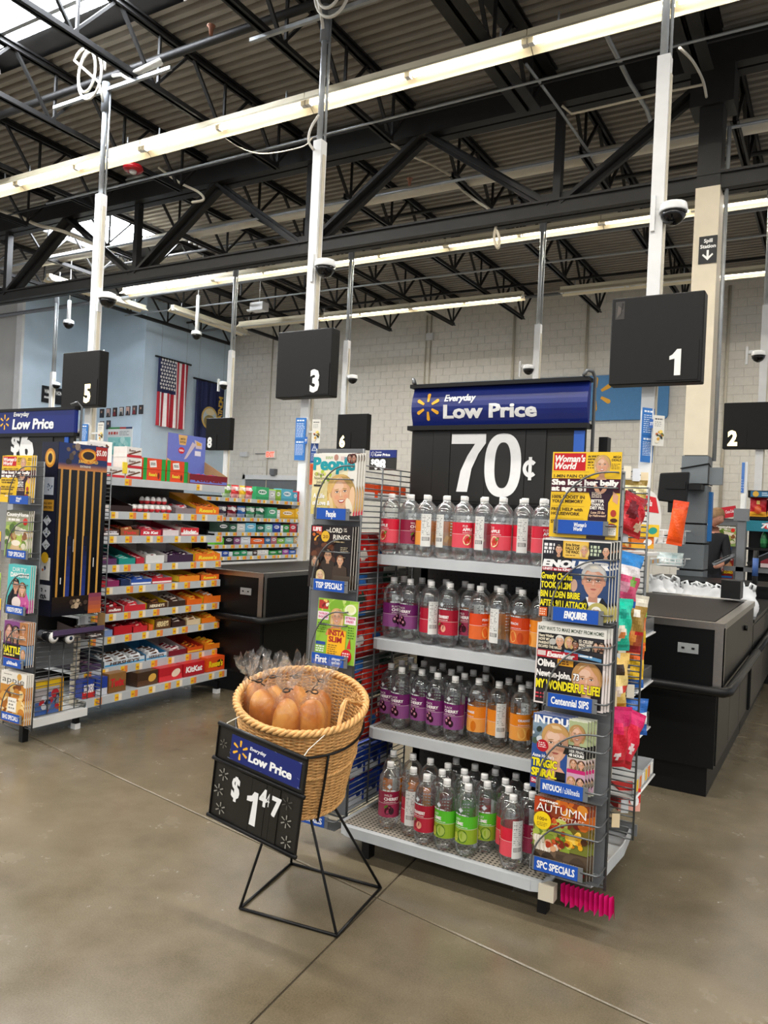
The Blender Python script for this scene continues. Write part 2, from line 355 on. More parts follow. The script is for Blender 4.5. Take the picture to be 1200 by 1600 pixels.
        if beard: egg(.6, .52, beard, 0, -.45, .1, 3.1416, 6.2832); E(0, -.3, .3, .06, beard, 12); E(0, -.43, .16, .035, '#8a4a44', 10)
        if glasses:
            for x in (-.28, .27): s.poly([R2(x-.23, .19), R2(x+.23, .19), R2(x+.23, .165), R2(x-.23, .165)], '#30302e'); s.poly([R2(x-.2, -.02), R2(x+.2, -.02), R2(x+.2, .0), R2(x-.2, .0)], '#4a4a48')
    def blob(s, cu, cv, r, cols, n=10, seed=1, sx=1, sy=1):
        q = random.Random(seed)
        for i in range(n):
            a = q.random()*6.28; d = q.random()**.5*r; k = r*(.12+.22*q.random()); s.ell(cu+math.cos(a)*d*sx, cv+math.sin(a)*d*sy, k, k*(.6+.5*q.random()), cols[i % len(cols)], 9, q.random()*3)
# ================================================================== THE SETTING
# floor: saw-cut concrete slabs
mb = MB(); mb.box(-26, 8, -9, 20, -.06, -.008); fl = structure(mb.build('floor', M_JOINT))
def jp(i, j):
    a = -1.505+4.6*i; b = 2.66+4.3*j                      # the joints are a little skew to the racks
    y = (b-.17*(a+.26+1.5))/(1-.017); x = a-.1*(y-2.6); return Vector((x, y, 0))
for i in range(-5, 2):
    for j in range(-3, 4):
        q = [jp(i, j), jp(i+1, j), jp(i+1, j+1), jp(i, j+1)]; c = sum(q, Vector())/4
        q = [p+(c-p).normalized()*.0045 for p in q]; r = [p+(c-p).normalized()*.007 for p in q]
        mb = MB(); mb.add([(*p.xy, -.008) for p in q]+[(*p.xy, -.0035) for p in q]+[(*p.xy, 0) for p in r],
            [(8, 9, 10, 11)]+[(k, (k+1) % 4, 4+(k+1) % 4, 4+k) for k in range(4)]+[(4+k, 4+(k+1) % 4, 8+(k+1) % 4, 8+k) for k in range(4)])
        mb.build('slab', M_FLOOR, fl)
# back wall of painted block, the nearest courses laid block by block
WY = 19.3; WX = -17.44
mb = MB(); mb.box(WX, 8, WY+.012, WY+.3, 0, 7.6); wb = structure(mb.build('wall_back', M_MORT))
mb = MB(); mb.box(-.196, .196, 0, .02, .004, .196); blk = mb.mesh('block', M_BLOCK)
rest = MB(); nb = 0; cells = []
for r in range(38):
    x = WX+.2+(.2 if r % 2 else 0)
    while x < 7.8: cells.append((x, r)); x += .4
def near(c):
    x, z = c[0], c[1]*.2+.1; d = Vector((x, WY, z-H)); p = d.dot(FW); u = 600+F*d.dot(RT)/p; v = 800-F*d.dot(UP)/p
    return (p if -20 < u < 1220 and 430 < v < 700 else 99+abs(u-900)/100)
cells.sort(key=near)
for k, (x, r) in enumerate(cells):
    if k < 300: obj('block', blk, wb, (x, WY, r*.2))
    else: rest.box(x-.196, x+.196, WY, WY+.02, r*.2+.004, r*.2+.196)
stuff(rest.build('block', M_BLOCK, wb))
# vestibule walls in pale blue
PY = 15.75; LX = -19.55
mb = MB(); mb.box(WX-.2, WX, PY, WY+.3, 0, 7.6); structure(mb.build('wall_flag', M_BLUEW))
mb = MB(); mb.box(LX, WX-.2, PY, PY+.2, 0, 7.6); structure(mb.build('wall_photos', M_BLUEW))
mb = MB(); mb.box(LX-.2, LX, 13.33, PY+.2, 0, 7.6); structure(mb.build('wall_left', M_BLUEW))
mb = MB(); mb.box(-26, LX-.2, 13.33, 13.5, 0, 7.6); structure(mb.build('wall_far_left', M_GREYW))
mb = MB(); mb.box(LX-.23, LX+.02, 13.28, 13.36, 0, 7.5); structure(mb.build('trim_corner', M_WHITE))
mb = MB(); mb.box(WX-.02, WX+.015, PY-.015, PY+.02, 0, 7.4); structure(mb.build('trim_flag_corner', M_BLUEW))
# store room door under the exit sign, with a hood
a = at_y(385, 742, WY); b = at_y(474, 746, WY)
dr = structure(empty('door_1', (a.x, WY-.01, 0)))
w = b.x-a.x
mb = MB(); mb.box(0, w, -.02, .04, 0, a.z-.15); mb.build('leaf', M_GREY, dr)
mb = MB(); mb.box(-.1, 0, -.06, .04, 0, a.z); mb.box(w, w+.1, -.06, .04, 0, a.z); mb.box(-.1, w+.1, -.06, .04, a.z-.14, a.z); mb.build('frame', M_WHITE, dr)
mb = MB(); mb.tube([(w*.85, -.02, 1), (w*.85, -.07, 1), (w*.75, -.07, 1)], .012); mb.build('handle', M_STEEL, dr)

# corrugated roof deck on joists
DZ = 7.4
mb = MB(); mb.box(-27, 9, -9, 20, DZ+.12, DZ+.2); ce = structure(mb.build('ceiling', M_JOIST))
sheets = [(-4+.96*k) for k in range(25)]
prof = [(0, 0), (.07, 0), (.09, .075), (.14, .075), (.16, 0)]
SK = [(-10.4, -6.9, 4.72, 5.93), (-15.4, -12.95, 10.6, 12.4)]
def deck(x0, x1, y, n=6):
    mb = MB(); vs = []; fs = []
    for i in range(n):
        for u, z in prof[:-1]: vs.append((y+i*.16+u, DZ+z))
    vs.append((y+n*.16, DZ)); k = len(vs)
    mb.add([(x0, u, z) for u, z in vs]+[(x1, u, z) for u, z in vs], [(i, i+1, k+i+1, k+i) for i in range(k-1)])
    mb.build('deck_sheet', M_DECK, ce)
for y in sheets:
    cut = [s for s in SK if s[2] < y+.9 and s[3] > y+.06]
    if not cut: deck(-26, 8, y)
    else: deck(-26, cut[0][0], y); deck(cut[0][1], 8, y)
for k, (x0, x1, y0, y1) in enumerate(SK):
    s = structure(empty('window_%d' % (k+1), (0, 0, 0)))
    mb = MB(); mb.box(x0-.02, x1+.02, y0-.3, y1+.3, DZ+.06, DZ+.09); mb.build('skylight_pane', M_SKY, s)
    mb = MB()
    for q in ((x0-.06, x0, y0-.05, y1+.05), (x1, x1+.06, y0-.05, y1+.05), (x0, x1, y0-.06, y0), (x0, x1, y1, y1+.06)): mb.box(*q, DZ-.03, DZ+.1)
    mb.build('curb', M_GALV, s)
# girder truss over the tills, and the joists that cross it
GY = 9.83; GT = 7.2; GB = 5.5
g = structure(empty('roof_girder', (0, GY, 0)))
mb = MB(); mb.box(-26, 6, -.17, -.02, GT-.3, GT); mb.box(-26, 6, .02, .17, GT-.3, GT); mb.box(-26, 6, -.2, .2, GT-.02, GT+.02); mb.build('top_chord', M_JOIST, g)
mb = MB(); mb.box(-26, 6, -.12, -.02, GB-.02, GB+.16); mb.box(-26, 6, .02, .12, GB-.02, GB+.16); mb.box(-26, 6, -.16, .16, GB+.14, GB+.17); mb.build('bottom_chord', M_JOIST, g)
gx = [-1.57, -3.57, -5.57, -7.57, -9.57, -11.57, -13.57, -15.57, -17.57, -19.57]
# panel points follow the photographed web: V, upright, V
X0 = [at_y(870, 328, GY).x, at_y(482, 392, GY).x, at_y(212, 440, GY).x, at_y(10, 470, GY).x]
for k, xb in enumerate(X0):
    half = 2.05
    for sgn, wd in ((-1, .13), (1, .16)):
        mb = MB(); mb.bar((xb+sgn*.08, 0, GB+.12), (xb+sgn*half, 0, GT-.2), wd, .05, up=(0, 1, 0)); mb.bar((xb+sgn*.08, -.07, GB+.12), (xb+sgn*half, -.07, GT-.2), .05, wd*.9, up=(0, 1, 0))
        mb.bar((xb+sgn*.08, .07, GB+.12), (xb+sgn*half, .07, GT-.2), .05, wd*.9, up=(0, 1, 0)); mb.build('web_diagonal', M_JOIST, g)
    mb = MB(); mb.box(xb-.05, xb+.05, -.06, .06, GB+.1, GT-.2); mb.build('web_upright', M_JOIST, g)
    mb = MB(); mb.box(xb-.3, xb+.3, -.015, .015, GB, GB+.3); mb.build('gusset_plate', M_JOIST, g)
JB = 6.6
def joist(x, y0, y1, heavy=False, near=True):
    o = structure(empty('roof_joist', (x, 0, 0))); w = .15 if heavy else .055; n = max(3, round((y1-y0)/1.25)); st = (y1-y0)/n
    mb = MB()
    for s in (-1, 1): mb.box(min(s*.012, s*w), max(s*.012, s*w), y0, y1, DZ-.1, DZ-.085); mb.box(min(s*.012, s*.022), max(s*.012, s*.022), y0, y1, DZ-.1, DZ-.02); mb.box(min(s*.012, s*w), max(s*.012, s*w), y0, y1, DZ-.03, DZ-.004)
    mb.build('top_chord', M_JOIST, o)
    mb = MB()
    for s in (-1, 1): mb.box(min(s*.012, s*w), max(s*.012, s*w), y0+.55, y1-.55, JB, JB+.014); mb.box(min(s*.012, s*.024), max(s*.012, s*.024), y0+.55, y1-.55, JB, JB+.08)
    mb.build('bottom_chord', M_JOIST, o)
    for i in range(n):
        a = y0+st*i; m = a+st*.5
        for p, q, wd in (((0, a+.04, DZ-.08), (0, m, JB+.05), .045), ((0, m, JB+.05), (0, a+st-.04, DZ-.08), .045)):
            if not (y0+.5 < m < y1-.3): continue
            mb = MB(); mb.bar(p, q, wd, .03); mb.build('web_member', M_JOIST, o)
        mb = MB(); mb.bar((0, m+.06, JB+.05), (0, m+.06, DZ-.08), .035, .03, up=(0, 1, 0)); mb.build('web_member', M_JOIST, o)
for k in range(-1, 8): joist(-1.57-1.99*k, -1, GY-.1, heavy=(k in (0, 1)))
for k in range(-1, 9): joist(-1.35-1.94*k, GY+.1, WY, heavy=False)
# bridging, conduits, sprinkler pipes: all run along the tills
def run(label, pts, r, m, name='conduit', cat='pipe', n=6, sides=6):
    mb = MB(); mb.tube(pts, r, sides); return tag(mb.build(name, m), label, cat)
py_ = at_z(250, 92, 7.0).y
run('dark sprinkler pipe through the joists nearest the photographer', [(-20, py_, 7.0), (3, py_, 7.0)], .05, M_JOIST, 'sprinkler_pipe')
run('thin dark bridging rod at joist bottoms just before the girder', [(-20, 8.9, 6.75), (3, 8.9, 6.75)], .014, M_JOIST, 'bridging_rod')
run('pale conduit clipped below the joists before the girder', [(-12, 8.5, 6.55), (-6, 8.5, 6.55), (3, 8.45, 6.55)], .016, M_GALV)
run('broad pale beige pipe hanging just behind the girder', [(-20, 11.0, 6.75), (6, 11.0, 6.75)], .1, M_CREAM, 'roof_pipe')
run('thin grey conduit behind the girder at its middle height', [(-22, 10.3, 6.45), (6, 10.3, 6.45)], .022, M_GALV)
run('grey sprinkler main beyond the girder, below the joists', [(-22, 13.2, 6.5), (6, 13.2, 6.5)], .05, M_GREY, 'sprinkler_pipe')
run('dark bridging rod midway between girder and back wall', [(-17, 12.4, 7.0), (6, 12.4, 7.0)], .03, M_JOIST, 'bridging_rod')
run('dark bridging rod close to the back wall', [(-17, 16.9, 6.9), (6, 16.9, 6.9)], .03, M_JOIST, 'bridging_rod')
run('grey conduit along the row of lamps nearest the back wall', [(-17, 17.2, 6.7), (6, 17.2, 6.7)], .035, M_GREY)
run('slender conduit crossing under the far bay of the roof', [(-17, 14.6, 6.55), (6, 14.6, 6.55)], .02, M_GALV)
p0 = at_z(843, 100, 6.55); p1 = at_z(925, 215, 6.55)
run('two-inch conduit slanting down across the girder by the right pole', [at_y(940, 40, 8.2), at_y(985, 130, 9.5), at_y(1010, 170, 10.2), at_y(1020, 200, 10.6), at_y(1035, 211, 10.9)], .03, M_GALV)
run('bright pair conduit dropping from the lamp row toward the girder', [at_y(822, 100, 8.5), at_y(870, 165, 9.4), at_y(925, 245, 10.4)], .02, M_GALV)
run('bowed beige conduit under the girder left of the right pole', [at_y(878, 165, 9.5), at_y(893, 178, 9.6), at_y(950, 165, 9.6), at_y(1035, 145, 9.6), at_y(1100, 132, 9.6)], .016, M_TAN)
# strip lamps: continuous rows of two-tube fixtures
def fixture(name, label, loc, group, lit=True, rz=0):
    o = thing(name, label, 'ceiling light', loc, rz, group)
    mb = MB(); Lh = 1.41
    pr = [(-.155, -.04), (-.05, .035), (.05, .035), (.155, -.04), (.155, -.03), (.055, .055), (.055, .12), (-.055, .12), (-.055, .055), (-.155, -.03)]
    mb.prism(pr, 'x', -Lh, Lh); mb.build('reflector', M_REFL, o)
    for s in (-1, 1):
        mb = MB(); mb.tube([(s*.07 if s > 0 else -Lh+.07, 0, -.005), (Lh-.07 if s > 0 else -.07, 0, -.005)], .021, 8); mb.build('tube', M_TUBE if lit else M_WHITE, o)
    mb = MB()
    mb.box(-.03, .03, -.035, .035, -.02, .04); me = mb.mesh('lamp_holder', M_WHITE)
    for x in (-Lh+.03, 0, Lh-.03): obj('lamp_holder', me, o, (x, 0, 0))
    mb = MB(); mb.tube([(0, 0, .12), (0, 0, .24)], .012, 5); mb.box(-.07, .07, -.035, .035, .1, .125); me = mb.mesh('hanger', M_GALV)
    for x in (-1.1, 1.1): obj('hanger', me, o, (x, 0, 0))
    if lit:
        l = bpy.data.lights.new('lamp_light', 'AREA'); l.shape = 'RECTANGLE'; l.size = 2.6; l.size_y = .05; l.energy = LAMP_W; l.color = (1, .955, .88)
        lo = bpy.data.objects.new('lamp_light', l); COL.objects.link(lo); lo.parent = o; lo.location = (0, 0, -.012)
    return o
ROWS = [(7.6, -12.9, 6, 'row of lit strip lamps nearest the photographer', True), (12.75, -13.5, 6, 'row of lit strip lamps just below the girder', True), (16.3, -10.5, 2, 'short row of lit strip lamps close to the back wall', True), (16.3, -1.2, 2, 'lit strip lamps by the back wall behind the right column', True),
        (16.3, -4.0, 1, 'unlit strip lamp in the gap of the back wall row', False), (16.3, -13.0, 1, 'unlit strip lamps at the left end of the back wall row', False)]
for y, x0, n, grp, lit in ROWS:
    src = None
    for k in range(n):
        lab = ('lit' if lit else 'unlit')+' strip lamp, %s from the left in the %s' % (ORD[k], grp.replace('lit strip lamps', 'strip lamps').replace('unstrip', 'strip'))
        lab = ' '.join(lab.split()[:16])
        if src is None: src = fixture('strip_lamp', lab, (x0, y, 6.44), grp, lit)
        else: dup(src, (x0+2.83*k, y, 6.44), None, lab)
for k, (px, py) in enumerate(((155, 462), (330, 504))):
    p = at_z(px, py, 6.4); fixture('strip_lamp', ['unlit strip lamp above the left blue wall behind the left pole', 'unlit strip lamp hung along the flag wall'][k], p, 'unlit lamps along the blue walls', False, math.pi/2)
# building column with its wraps
cx0, cx1 = -1.63, -1.37
c = structure(empty('column', ((cx0+cx1)/2, GY, 0)))
mb = MB(); mb.box(-.13, .13, -.15, .15, 5.49, GT-.3); mb.box(-.24, .24, -.2, .2, GT-.75, GT-.3); mb.build('column_shaft', M_JOIST, c)
mb = MB(); mb.box(-.135, .135, -.16, .16, 2.36, 5.5); mb.build('upper_wrap', M_TAN, c)
zz = [0, .62, 1.02, 1.33, 1.56, 2.02, 2.36]
for k in range(6):
    mb = MB(); mb.box(-.145, .145, -.175, .175, zz[k]+.011, zz[k+1]-.011); mb.build('wrap_panel', M_SLATE, c)
mb = MB(); mb.box(-.12, .12, -.15, .15, 0, 2.36); mb.build('panel_joint', M_BLACKP, c)
for k, zc in enumerate((2.02, 2.2)):
    mb = MB(); mb.tube([(-.155, -.185, zc), (.155, -.185, zc+(.06 if k else 0)), (.16, .1, zc)], .008, 5); tag(mb.build('cable', M_BLACKP, None, (c.location.x, GY, 0)), ['lower black cable wrapped round the slate column', 'upper black cable slanting across the slate column'][k], 'cable')
run('bright steel conduit running up the right side of the column', [(cx1+.06, GY-.05, 2.3), (cx1+.06, GY-.05, 6.2)], .025, M_GALV)
mb = MB(); mb.box(-.07, .07, -.04, .04, -.1, .1); tag(mb.build('junction_box', M_SLATE, None, (cx1+.1, GY-.1, 2.12)), 'grey junction box on right side of the slate column', 'electrical box')
P = Print(.0004); P.rect(-.1, -.16, .1, .16, '#17181a'); P.text('Spill', 0, .085, .042, '#f4f4f2', .03, align='c'); P.text('Station', 0, .02, .042, '#f4f4f2', .03, align='c', w=.17)
P.poly([(-.012, -.005), (.012, -.005), (.012, -.08), (.05, -.045), (.06, -.062), (0, -.125), (-.06, -.062), (-.05, -.045), (-.012, -.08)], '#f4f4f2')
P.box(-.1, .1, 0, .004, -.16, .16, '#17181a')
a = at_y(1106, 390, GY-.17); tag(P.build('sign', M_PRINT, None, a), 'small black sign with white arrow reading Spill Station on the tan column', 'sign')
# wall conduits on the back wall
for k, px in enumerate((430, 669, 676, 806, 920, 1140)):
    a = at_y(px, 480, WY); b = at_y(px, 700, WY); r = [.02, .02, .02, .035, .035, .04][k]
    lab = ['pair of thin conduits on the back wall above the exit sign', 'left thin conduit on the back wall above the price sign', 'right thin conduit on the back wall above the price sign', 'pale conduit on back wall behind the middle far pole', 'thick pale pipe on the back wall left of the black sign box 1', 'thick pale pipe on the back wall right of the column'][k]
    run(lab, [(a.x, WY-.03, 1.5), (a.x, WY-.03, 7.1)], r, M_CREAM, 'wall_conduit')
a = at_y(673, 527, WY); mb = MB(); mb.box(-.1, .1, -.08, 0, -.1, .1); tag(mb.build('junction_box', M_WHITE, None, (a.x, WY-.02, a.z)), 'small white junction box on the thin wall conduits', 'electrical box')
# ================================================================== LANES: counters, poles, number boxes
def counter(x0, x1, y0, y1, label):
    o = thing('checkout_counter', label, 'counter', (x0, y0, 0)); w = x1-x0; d = y1-y0; h = .98
    mb = MB(); mb.box(.03, w-.06, .05, d, 0, .17); mb.build('toe_kick', M_BLACKP, o)
    mb = MB(); mb.box(0, w-.025, .015, d, .17, .62); mb.build('lower_body', M_LAMIN, o)
    mb = MB(); mb.box(0, w, 0, d, .62, h-.03); mb.build('upper_body', M_LAMIN, o)
    for k in range(3):
        y = .05+k*(d-.05)/3
        mb = MB(); mb.box(w-.03, w-.018, y+.004, y+(d-.05)/3-.004, .18, .615); mb.build('side_panel', M_LAMIN, o)
    mb = MB(); mb.prism([(0, 0), (d, 0), (d, .03), (.0, .03)], 'x', 0, w); mb.build('top_deck', M_LAMIN, o).location = (0, 0, h-.03)
    mb = MB(); mb.box(-.004, w+.004, -.006, .045, h-.035, h+.004); mb.box(w-.05, w+.0065, .0455, d, h-.031, h+.0045); mb.box(-.0045, .05, .0455, d, h-.01, h+.0045); mb.build('steel_edge', M_STEEL, o)
    mb = MB(); mb.box(w-.045, w+.008, -.008, -.001, .63, h-.02); mb.box(w+.001, w+.008, -.008, .03, .63, h-.02); mb.build('corner_guard', M_STEEL, o)
    mb = MB(); mb.box(.055, w-.055, .05, d-.12, h-.002, h+.006); mb.build('belt', M_BELT, o)
    mb = MB(); pts = [(w*.12, .0, .61), (w*.14, -.03, .61), (w-.05, -.035, .61), (w+.012, -.025, .61), (w+.035, .03, .61), (w+.035, d, .61)]; mb.tube(pts, .028, 10); mb.build('bumper_rail', M_BLACKP, o)
    mb = MB(); mb.box(w*.78-.055, w*.78+.055, -.006, 0, .8, .855); mb.build('outlet_plate', M_GALV, o)
    mb = MB()
    for s in (-1, 1): mb.box(w*.78+s*.027-.008, w*.78+s*.027+.008, -.008, -.005, .823, .833)
    mb.build('outlet_slot', M_BLACKP, o)
    mb = MB(); mb.tube([(w+.001, 1.1, .85), (w+.02, 1.1, .85)], .018, 10); mb.build('side_knob', M_BLACKP, o)
    return o
counter(-1.36, -.535, 4.68, 6.4, 'long black checkout counter with brown belt beside the snack bags on the right')
counter(-4.72, -3.92, 4.86, 8.4, 'black checkout counter between the candy shelves and the magazine rack')
o = thing('bagging_counter', 'low black bagging counter behind the belt of the right counter', 'counter', (-1.36, 6.43, 0))
mb = MB(); mb.box(.03, .765, 0, 2.05, 0, .17); mb.build('toe_kick', M_BLACKP, o)
mb = MB(); mb.box(0, .82, 0, 2.05, .17, .82); mb.build('body', M_LAMIN, o)
mb = MB(); mb.box(-.005, .83, -.004, 2.06, .82, .845); mb.build('top', M_LAMIN, o)
for k in range(2):
    mb = MB(); mb.box(.819, .825, .01+1.02*k, 1.02+1.02*k, .18, .8); mb.build('side_panel', M_LAMIN, o)
mb = MB(); mb.tube([(.855, -.02, .61), (.855, 2.05, .61)], .028, 10); mb.build('bumper_rail', M_BLACKP, o)
PX = [-1.369, -4.744, -8.04]; LY = 6.45
NUMC = {'1': ('lane 1', 1), '3': ('lane 3', 1), '5': ('lane 5', 1), '2': ('lane 2', -1), '6': ('lane 6', -1), '8': ('lane 8', -1), '4': ('lane 4', -1)}
M_NUMLIT = mat('lit_number', '#ffe9a8', .5, emit=1.5)
M_NUM = mat('white_number', '#e9e9e4', .5, nscale=30, namt=.02)
def digit(mb, ch, cx, cz, h, y):
    if ch == '1':
        w = h*.2; pts = [(-w*.15, -h/2), (w*1.0, -h/2), (w*1.0, h/2), (w*.25, h/2), (-w*.55, h*.3), (-w*1.1, h*.24), (-w*1.1, h*.1), (-w*.15, h*.14)]
        mb.add([(cx+a, y, cz+b) for a, b in pts], [(0, 1, 2, 3, 4, 7), (4, 5, 6, 7)])
    else:
        vs, fs, wd = glyphs(ch, .05); sz = h/.7; xs = .85
        mb.add([(cx+(a-wd/2)*sz*xs, y, cz-h/2+b*sz) for a, b in vs], fs)
def lane_box(n, x, y, zc, lit, where):
    o = thing('lane_sign_box', 'black square lane sign box with %s number %s, %s' % ('glowing' if lit else 'white', n, where), 'lane sign', (x, y, zc)); s = .333
    if n == '1': s = .345
    mb = MB(); mb.box(-s, s, 0, .14, -s, s); c = mb.build('case', M_BOX, o)
    bv = c.modifiers.new('bevel', 'BEVEL'); bv.width = .008; bv.segments = 1
    sg = NUMC[n][1]; u0 = .02 if sg > 0 else -s+.02
    mb = MB(); mb.box(u0, u0+.3, -.006, .0, -s+.02, -s+.32); mb.build('number_panel', M_BOX, o)
    mb = MB(); digit(mb, n, (.155 if sg > 0 else -.2), -s+.155, .2, -.009); mb.build('number', M_NUMLIT if lit else M_NUM, o)
    mb = MB(); mb.tube([(s-.05, .1, s), (s-.05, .1, s+.02)], .012, 6); mb.build('hook', M_GALV, o)
    if n == '1':
        P = Print(.001); P.rect(-s+.03, s-.17, -s+.1, s-.03, '#3b3937'); P.poly([(-s+.04, s-.16), (-s+.09, s-.1), (-s+.05, s-.06)], '#57514c'); P.poly([(-s+.07, s-.15), (-s+.095, s-.05), (-s+.08, s-.04)], '#211f1e'); P.build('worn_sticker', M_MATTE, o)
    return o
lane_box('1', PX[0]+.075, 6.22, 2.95, False, 'on the right pole')
lane_box('3', PX[1]+.09, 6.22, 2.95, False, 'on the middle pole')
lane_box('5', PX[2]+.06, 6.22, 2.95, True, 'on the left pole')
FX = [-1.2, -7.96, -11.25, -4.6]
lane_box('2', -1.2, 12.2, 3.01, True, 'at the right edge')
lane_box('6', -7.93, 12.2, 3.0, True, 'on a far pole')
lane_box('8', -11.25, 12.2, 3.0, False, 'on a far pole')
def dome(mb_h, mb_d, x, y, z, r):
    mb_h.lathe([(r*.5, r*.75), (r*.9, r*.6), (r, r*.1), (r, 0)], 16, (x, y, z)); mb_d.lathe([(r*.93, 0), (r*.85, -r*.35), (r*.6, -r*.7), (r*.2, -r*.92)], 16, (x, y, z))
M_DOME = mat('smoked_dome', '#08080a', .06, nscale=5, namt=.1)
POLES = []
def pole(x, y, where, th=.1, split=5.27, cam_z=4.35, cam_s=1):
    o = thing('power_pole', 'tall white square power pole with thin upper conduit, '+where, 'pole', (x, y, 0))
    base = (.986 if x < -4 else .848) if y < 8 else 0
    mb = MB(); mb.box(-th/2, th/2, -th/2, th/2, base, split); mb.build('shaft', M_WHITE, o)
    mb = MB(); mb.box(th/2-.004, th/2+.012, -.02, .02, base, split-.15); mb.build('raceway_cover', M_CREAM, o)
    mb = MB(); mb.tube([(-.01, 0, split-.02), (-.01, 0, 6.62)], .032, 10); mb.tube([(.035, .03, split-.02), (.035, .03, 6.6)], .014, 6); mb.build('upper_conduit', M_GALV, o)
    mb = MB(); mb.tube([(-.01, 0, 6.3), (-.01, 0, 6.66)], .05, 10); mb.build('top_sleeve', M_GREY, o); POLES.append(o)
    return o
pole(PX[0], LY, 'nearest the tan column'); pole(PX[1], LY, 'in the middle of the picture'); pole(PX[2], LY, 'below the white cable coil at left')
for k, (x, w) in enumerate(((-1.05, 'far off, right of the tan column'), (at_y(551, 592, 12.35).x-.16, 'just right of the middle pole'), (-11.1, 'far off, beside the two flags'), (-4.45, 'far off above the seventy cent sign'))): pole(x, 12.35, w, split=4.75)
a = at_y(88, 480, 12.35); pole(a.x, 12.35, 'farthest left near the photo wall', split=4.6)
for k, (px, py, y, w) in enumerate(((168, 468, LY-.05, 'left pole'), (508, 418, LY-.05, 'middle pole'), (1052, 332, LY-.05, 'right pole'), (350, 602, 12.3, 'far pole beside the flags'), (551, 592, 12.3, 'far pole just right of the middle pole'), (826, 577, 12.3, 'far pole behind the price sign'), (1185, 556, 12.3, 'far pole right of the tan column'), (88, 602, 12.3, 'farthest left pole'))):
    p = at_y(px, py, y); o = thing('security_camera', 'white dome security camera on the '+w, 'security camera', p); r = .11 if y < 8 else .1
    A, B = MB(), MB(); dome(A, B, 0, 0, 0, r); A.build('housing', M_WHITE, o); B.build('lens_dome', M_DOME, o)
    mb = MB(); mb.bar((0, 0, r*.6), (-.16, .03, r*.6), .05, .05); mb.bar((-.15, 0, -r*1.2), (-.15, 0, r*1.4), .05, .03); mb.build('bracket', M_WHITE, o)
for k, (px, py, px2, py2, x) in enumerate(((107, 470, 107, 506, 12), (307, 462, 307, 523, 14))):
    p = at_y(px2, py2, x); q = at_y(px, py, x); o = thing('hanging_camera', ['white pendant dome camera hanging before the left blue wall', 'white pendant dome camera hanging beside the flags'][k], 'security camera', p)
    mb = MB(); mb.tube([(0, 0, .1), (0, 0, q.z-p.z)], .045, 8); mb.tube([(0, 0, q.z-p.z), (0, 0, 7.42-p.z)], .01, 5); mb.build('drop_rod', M_WHITE, o)
    A, B = MB(), MB(); dome(A, B, 0, 0, 0, .13); A.build('housing', M_WHITE, o); B.build('lens_dome', M_DOME, o)
# unistrut and cable coils at the pole tops
for k, (x, w) in enumerate(((PX[2], 'left pole top'), (PX[1], 'middle pole top'))):
    mb = MB(); mb.box(x-1.0, x+1.1, LY-.02, LY+.02, 6.55, 6.59); tag(mb.build('strut_channel', M_GALV), 'steel strut channel clamped across joists at the '+w, 'bracket')
    mb = MB(); cx = x-.22 if k == 0 else x+.12; cz = 6.78; R = .3
    r = random.Random(k)
    pts = []
    for i in range(64):
        t = i/63*6.283*2.4; rr = R*(.86+.16*math.sin(t*.37+1)); pts.append((cx+rr*.82*math.cos(t)+.03*math.sin(t*.3), LY-.06-.0015*i, cz+rr*1.15*math.sin(t)))
    pts += [(x-.02, LY-.1, 6.62), (x, LY-.04, 6.4)]
    mb.tube(pts, .017, 6); tag(mb.build('cable_coil', M_CABLE), 'loose coil of white cable hanging at the '+w, 'cable')
mb = MB(); mb.tube([(PX[2]+.1, LY, 6.72), (PX[2]+.25, LY, 6.7), (PX[2]+.4, LY, 6.6), (PX[2]+.55, LY, 6.64), (PX[2]+.95, LY, 6.66)], .02, 6); mb.tube([(PX[2]+.5, LY-.03, 6.64), (PX[2]+.95, LY-.03, 6.68)], .03, 6); tag(mb.build('cable', M_CABLE), 'white taped cable lying along the left strut channel', 'cable')
# signs fixed to the poles
def br_(which, pxy, y):                                # little arm from the pole to the card
    o = POLES[['right', 'middle', 'left'].index(which)]; p = at_y(*pxy, y); mb = MB(); mb.bar((0, 0, p.z), (p.x-o.location.x, y+.006-o.location.y, p.z), .012, .02); mb.build('sign_arm', M_WHITE, o)
def pole_cards(which, b, w_, rb, rw, y=LY-.08):
    P = Print(.0004); w, h = .06, .215; P.box(-w, w, 0, .006, -h, h, '#2f6fb5'); P.rect(-w, -h, w, h, '#2f74c0'); P.bars(-.045, h-.036, .045, h-.018, 1, '#e9f1fa', .8, .1)
    P.bars(-w+.012, .015, w-.012, h-.05, 9, '#cfe0f4', .4, .15); P.rect(-w, -.01, w, 0, '#2a66ab'); P.bars(-.043, -.04, .043, -.022, 1, '#e9f1fa', .8, .1); P.bars(-w+.012, -h+.05, w-.012, -.05, 9, '#cfe0f4', .4, .15)
    br_(which, b, y); br_(which, w_, y)
    tag(P.build('notice_sign', M_PRINT, None, at_y(*b, y), rb), 'tall blue notice sign with white lines of print on the %s pole' % which, 'sign')
    P = Print(.0004); P.box(-.048, .048, 0, .004, -.12, .12, '#d9d8d2'); P.rect(-.048, -.12, .048, .12, '#dedcd4'); P.bars(-.035, .085, .035, .098, 1, '#4a4a4a', .8, .1); P.bars(-.036, .03, .036, .075, 3, '#8b8b88', .35)
    P.blob(0, -.045, .046, ['#d2a03a', '#5b6a2f', '#2a2c30', '#c46a2c', '#e8dfc8', '#f0cf6a'], 16, 3, .8, 1)
    tag(P.build('paper_notice', M_PRINT, None, at_y(*w_, y), rw), 'white paper notice with a food picture on the %s pole' % which, 'sign')
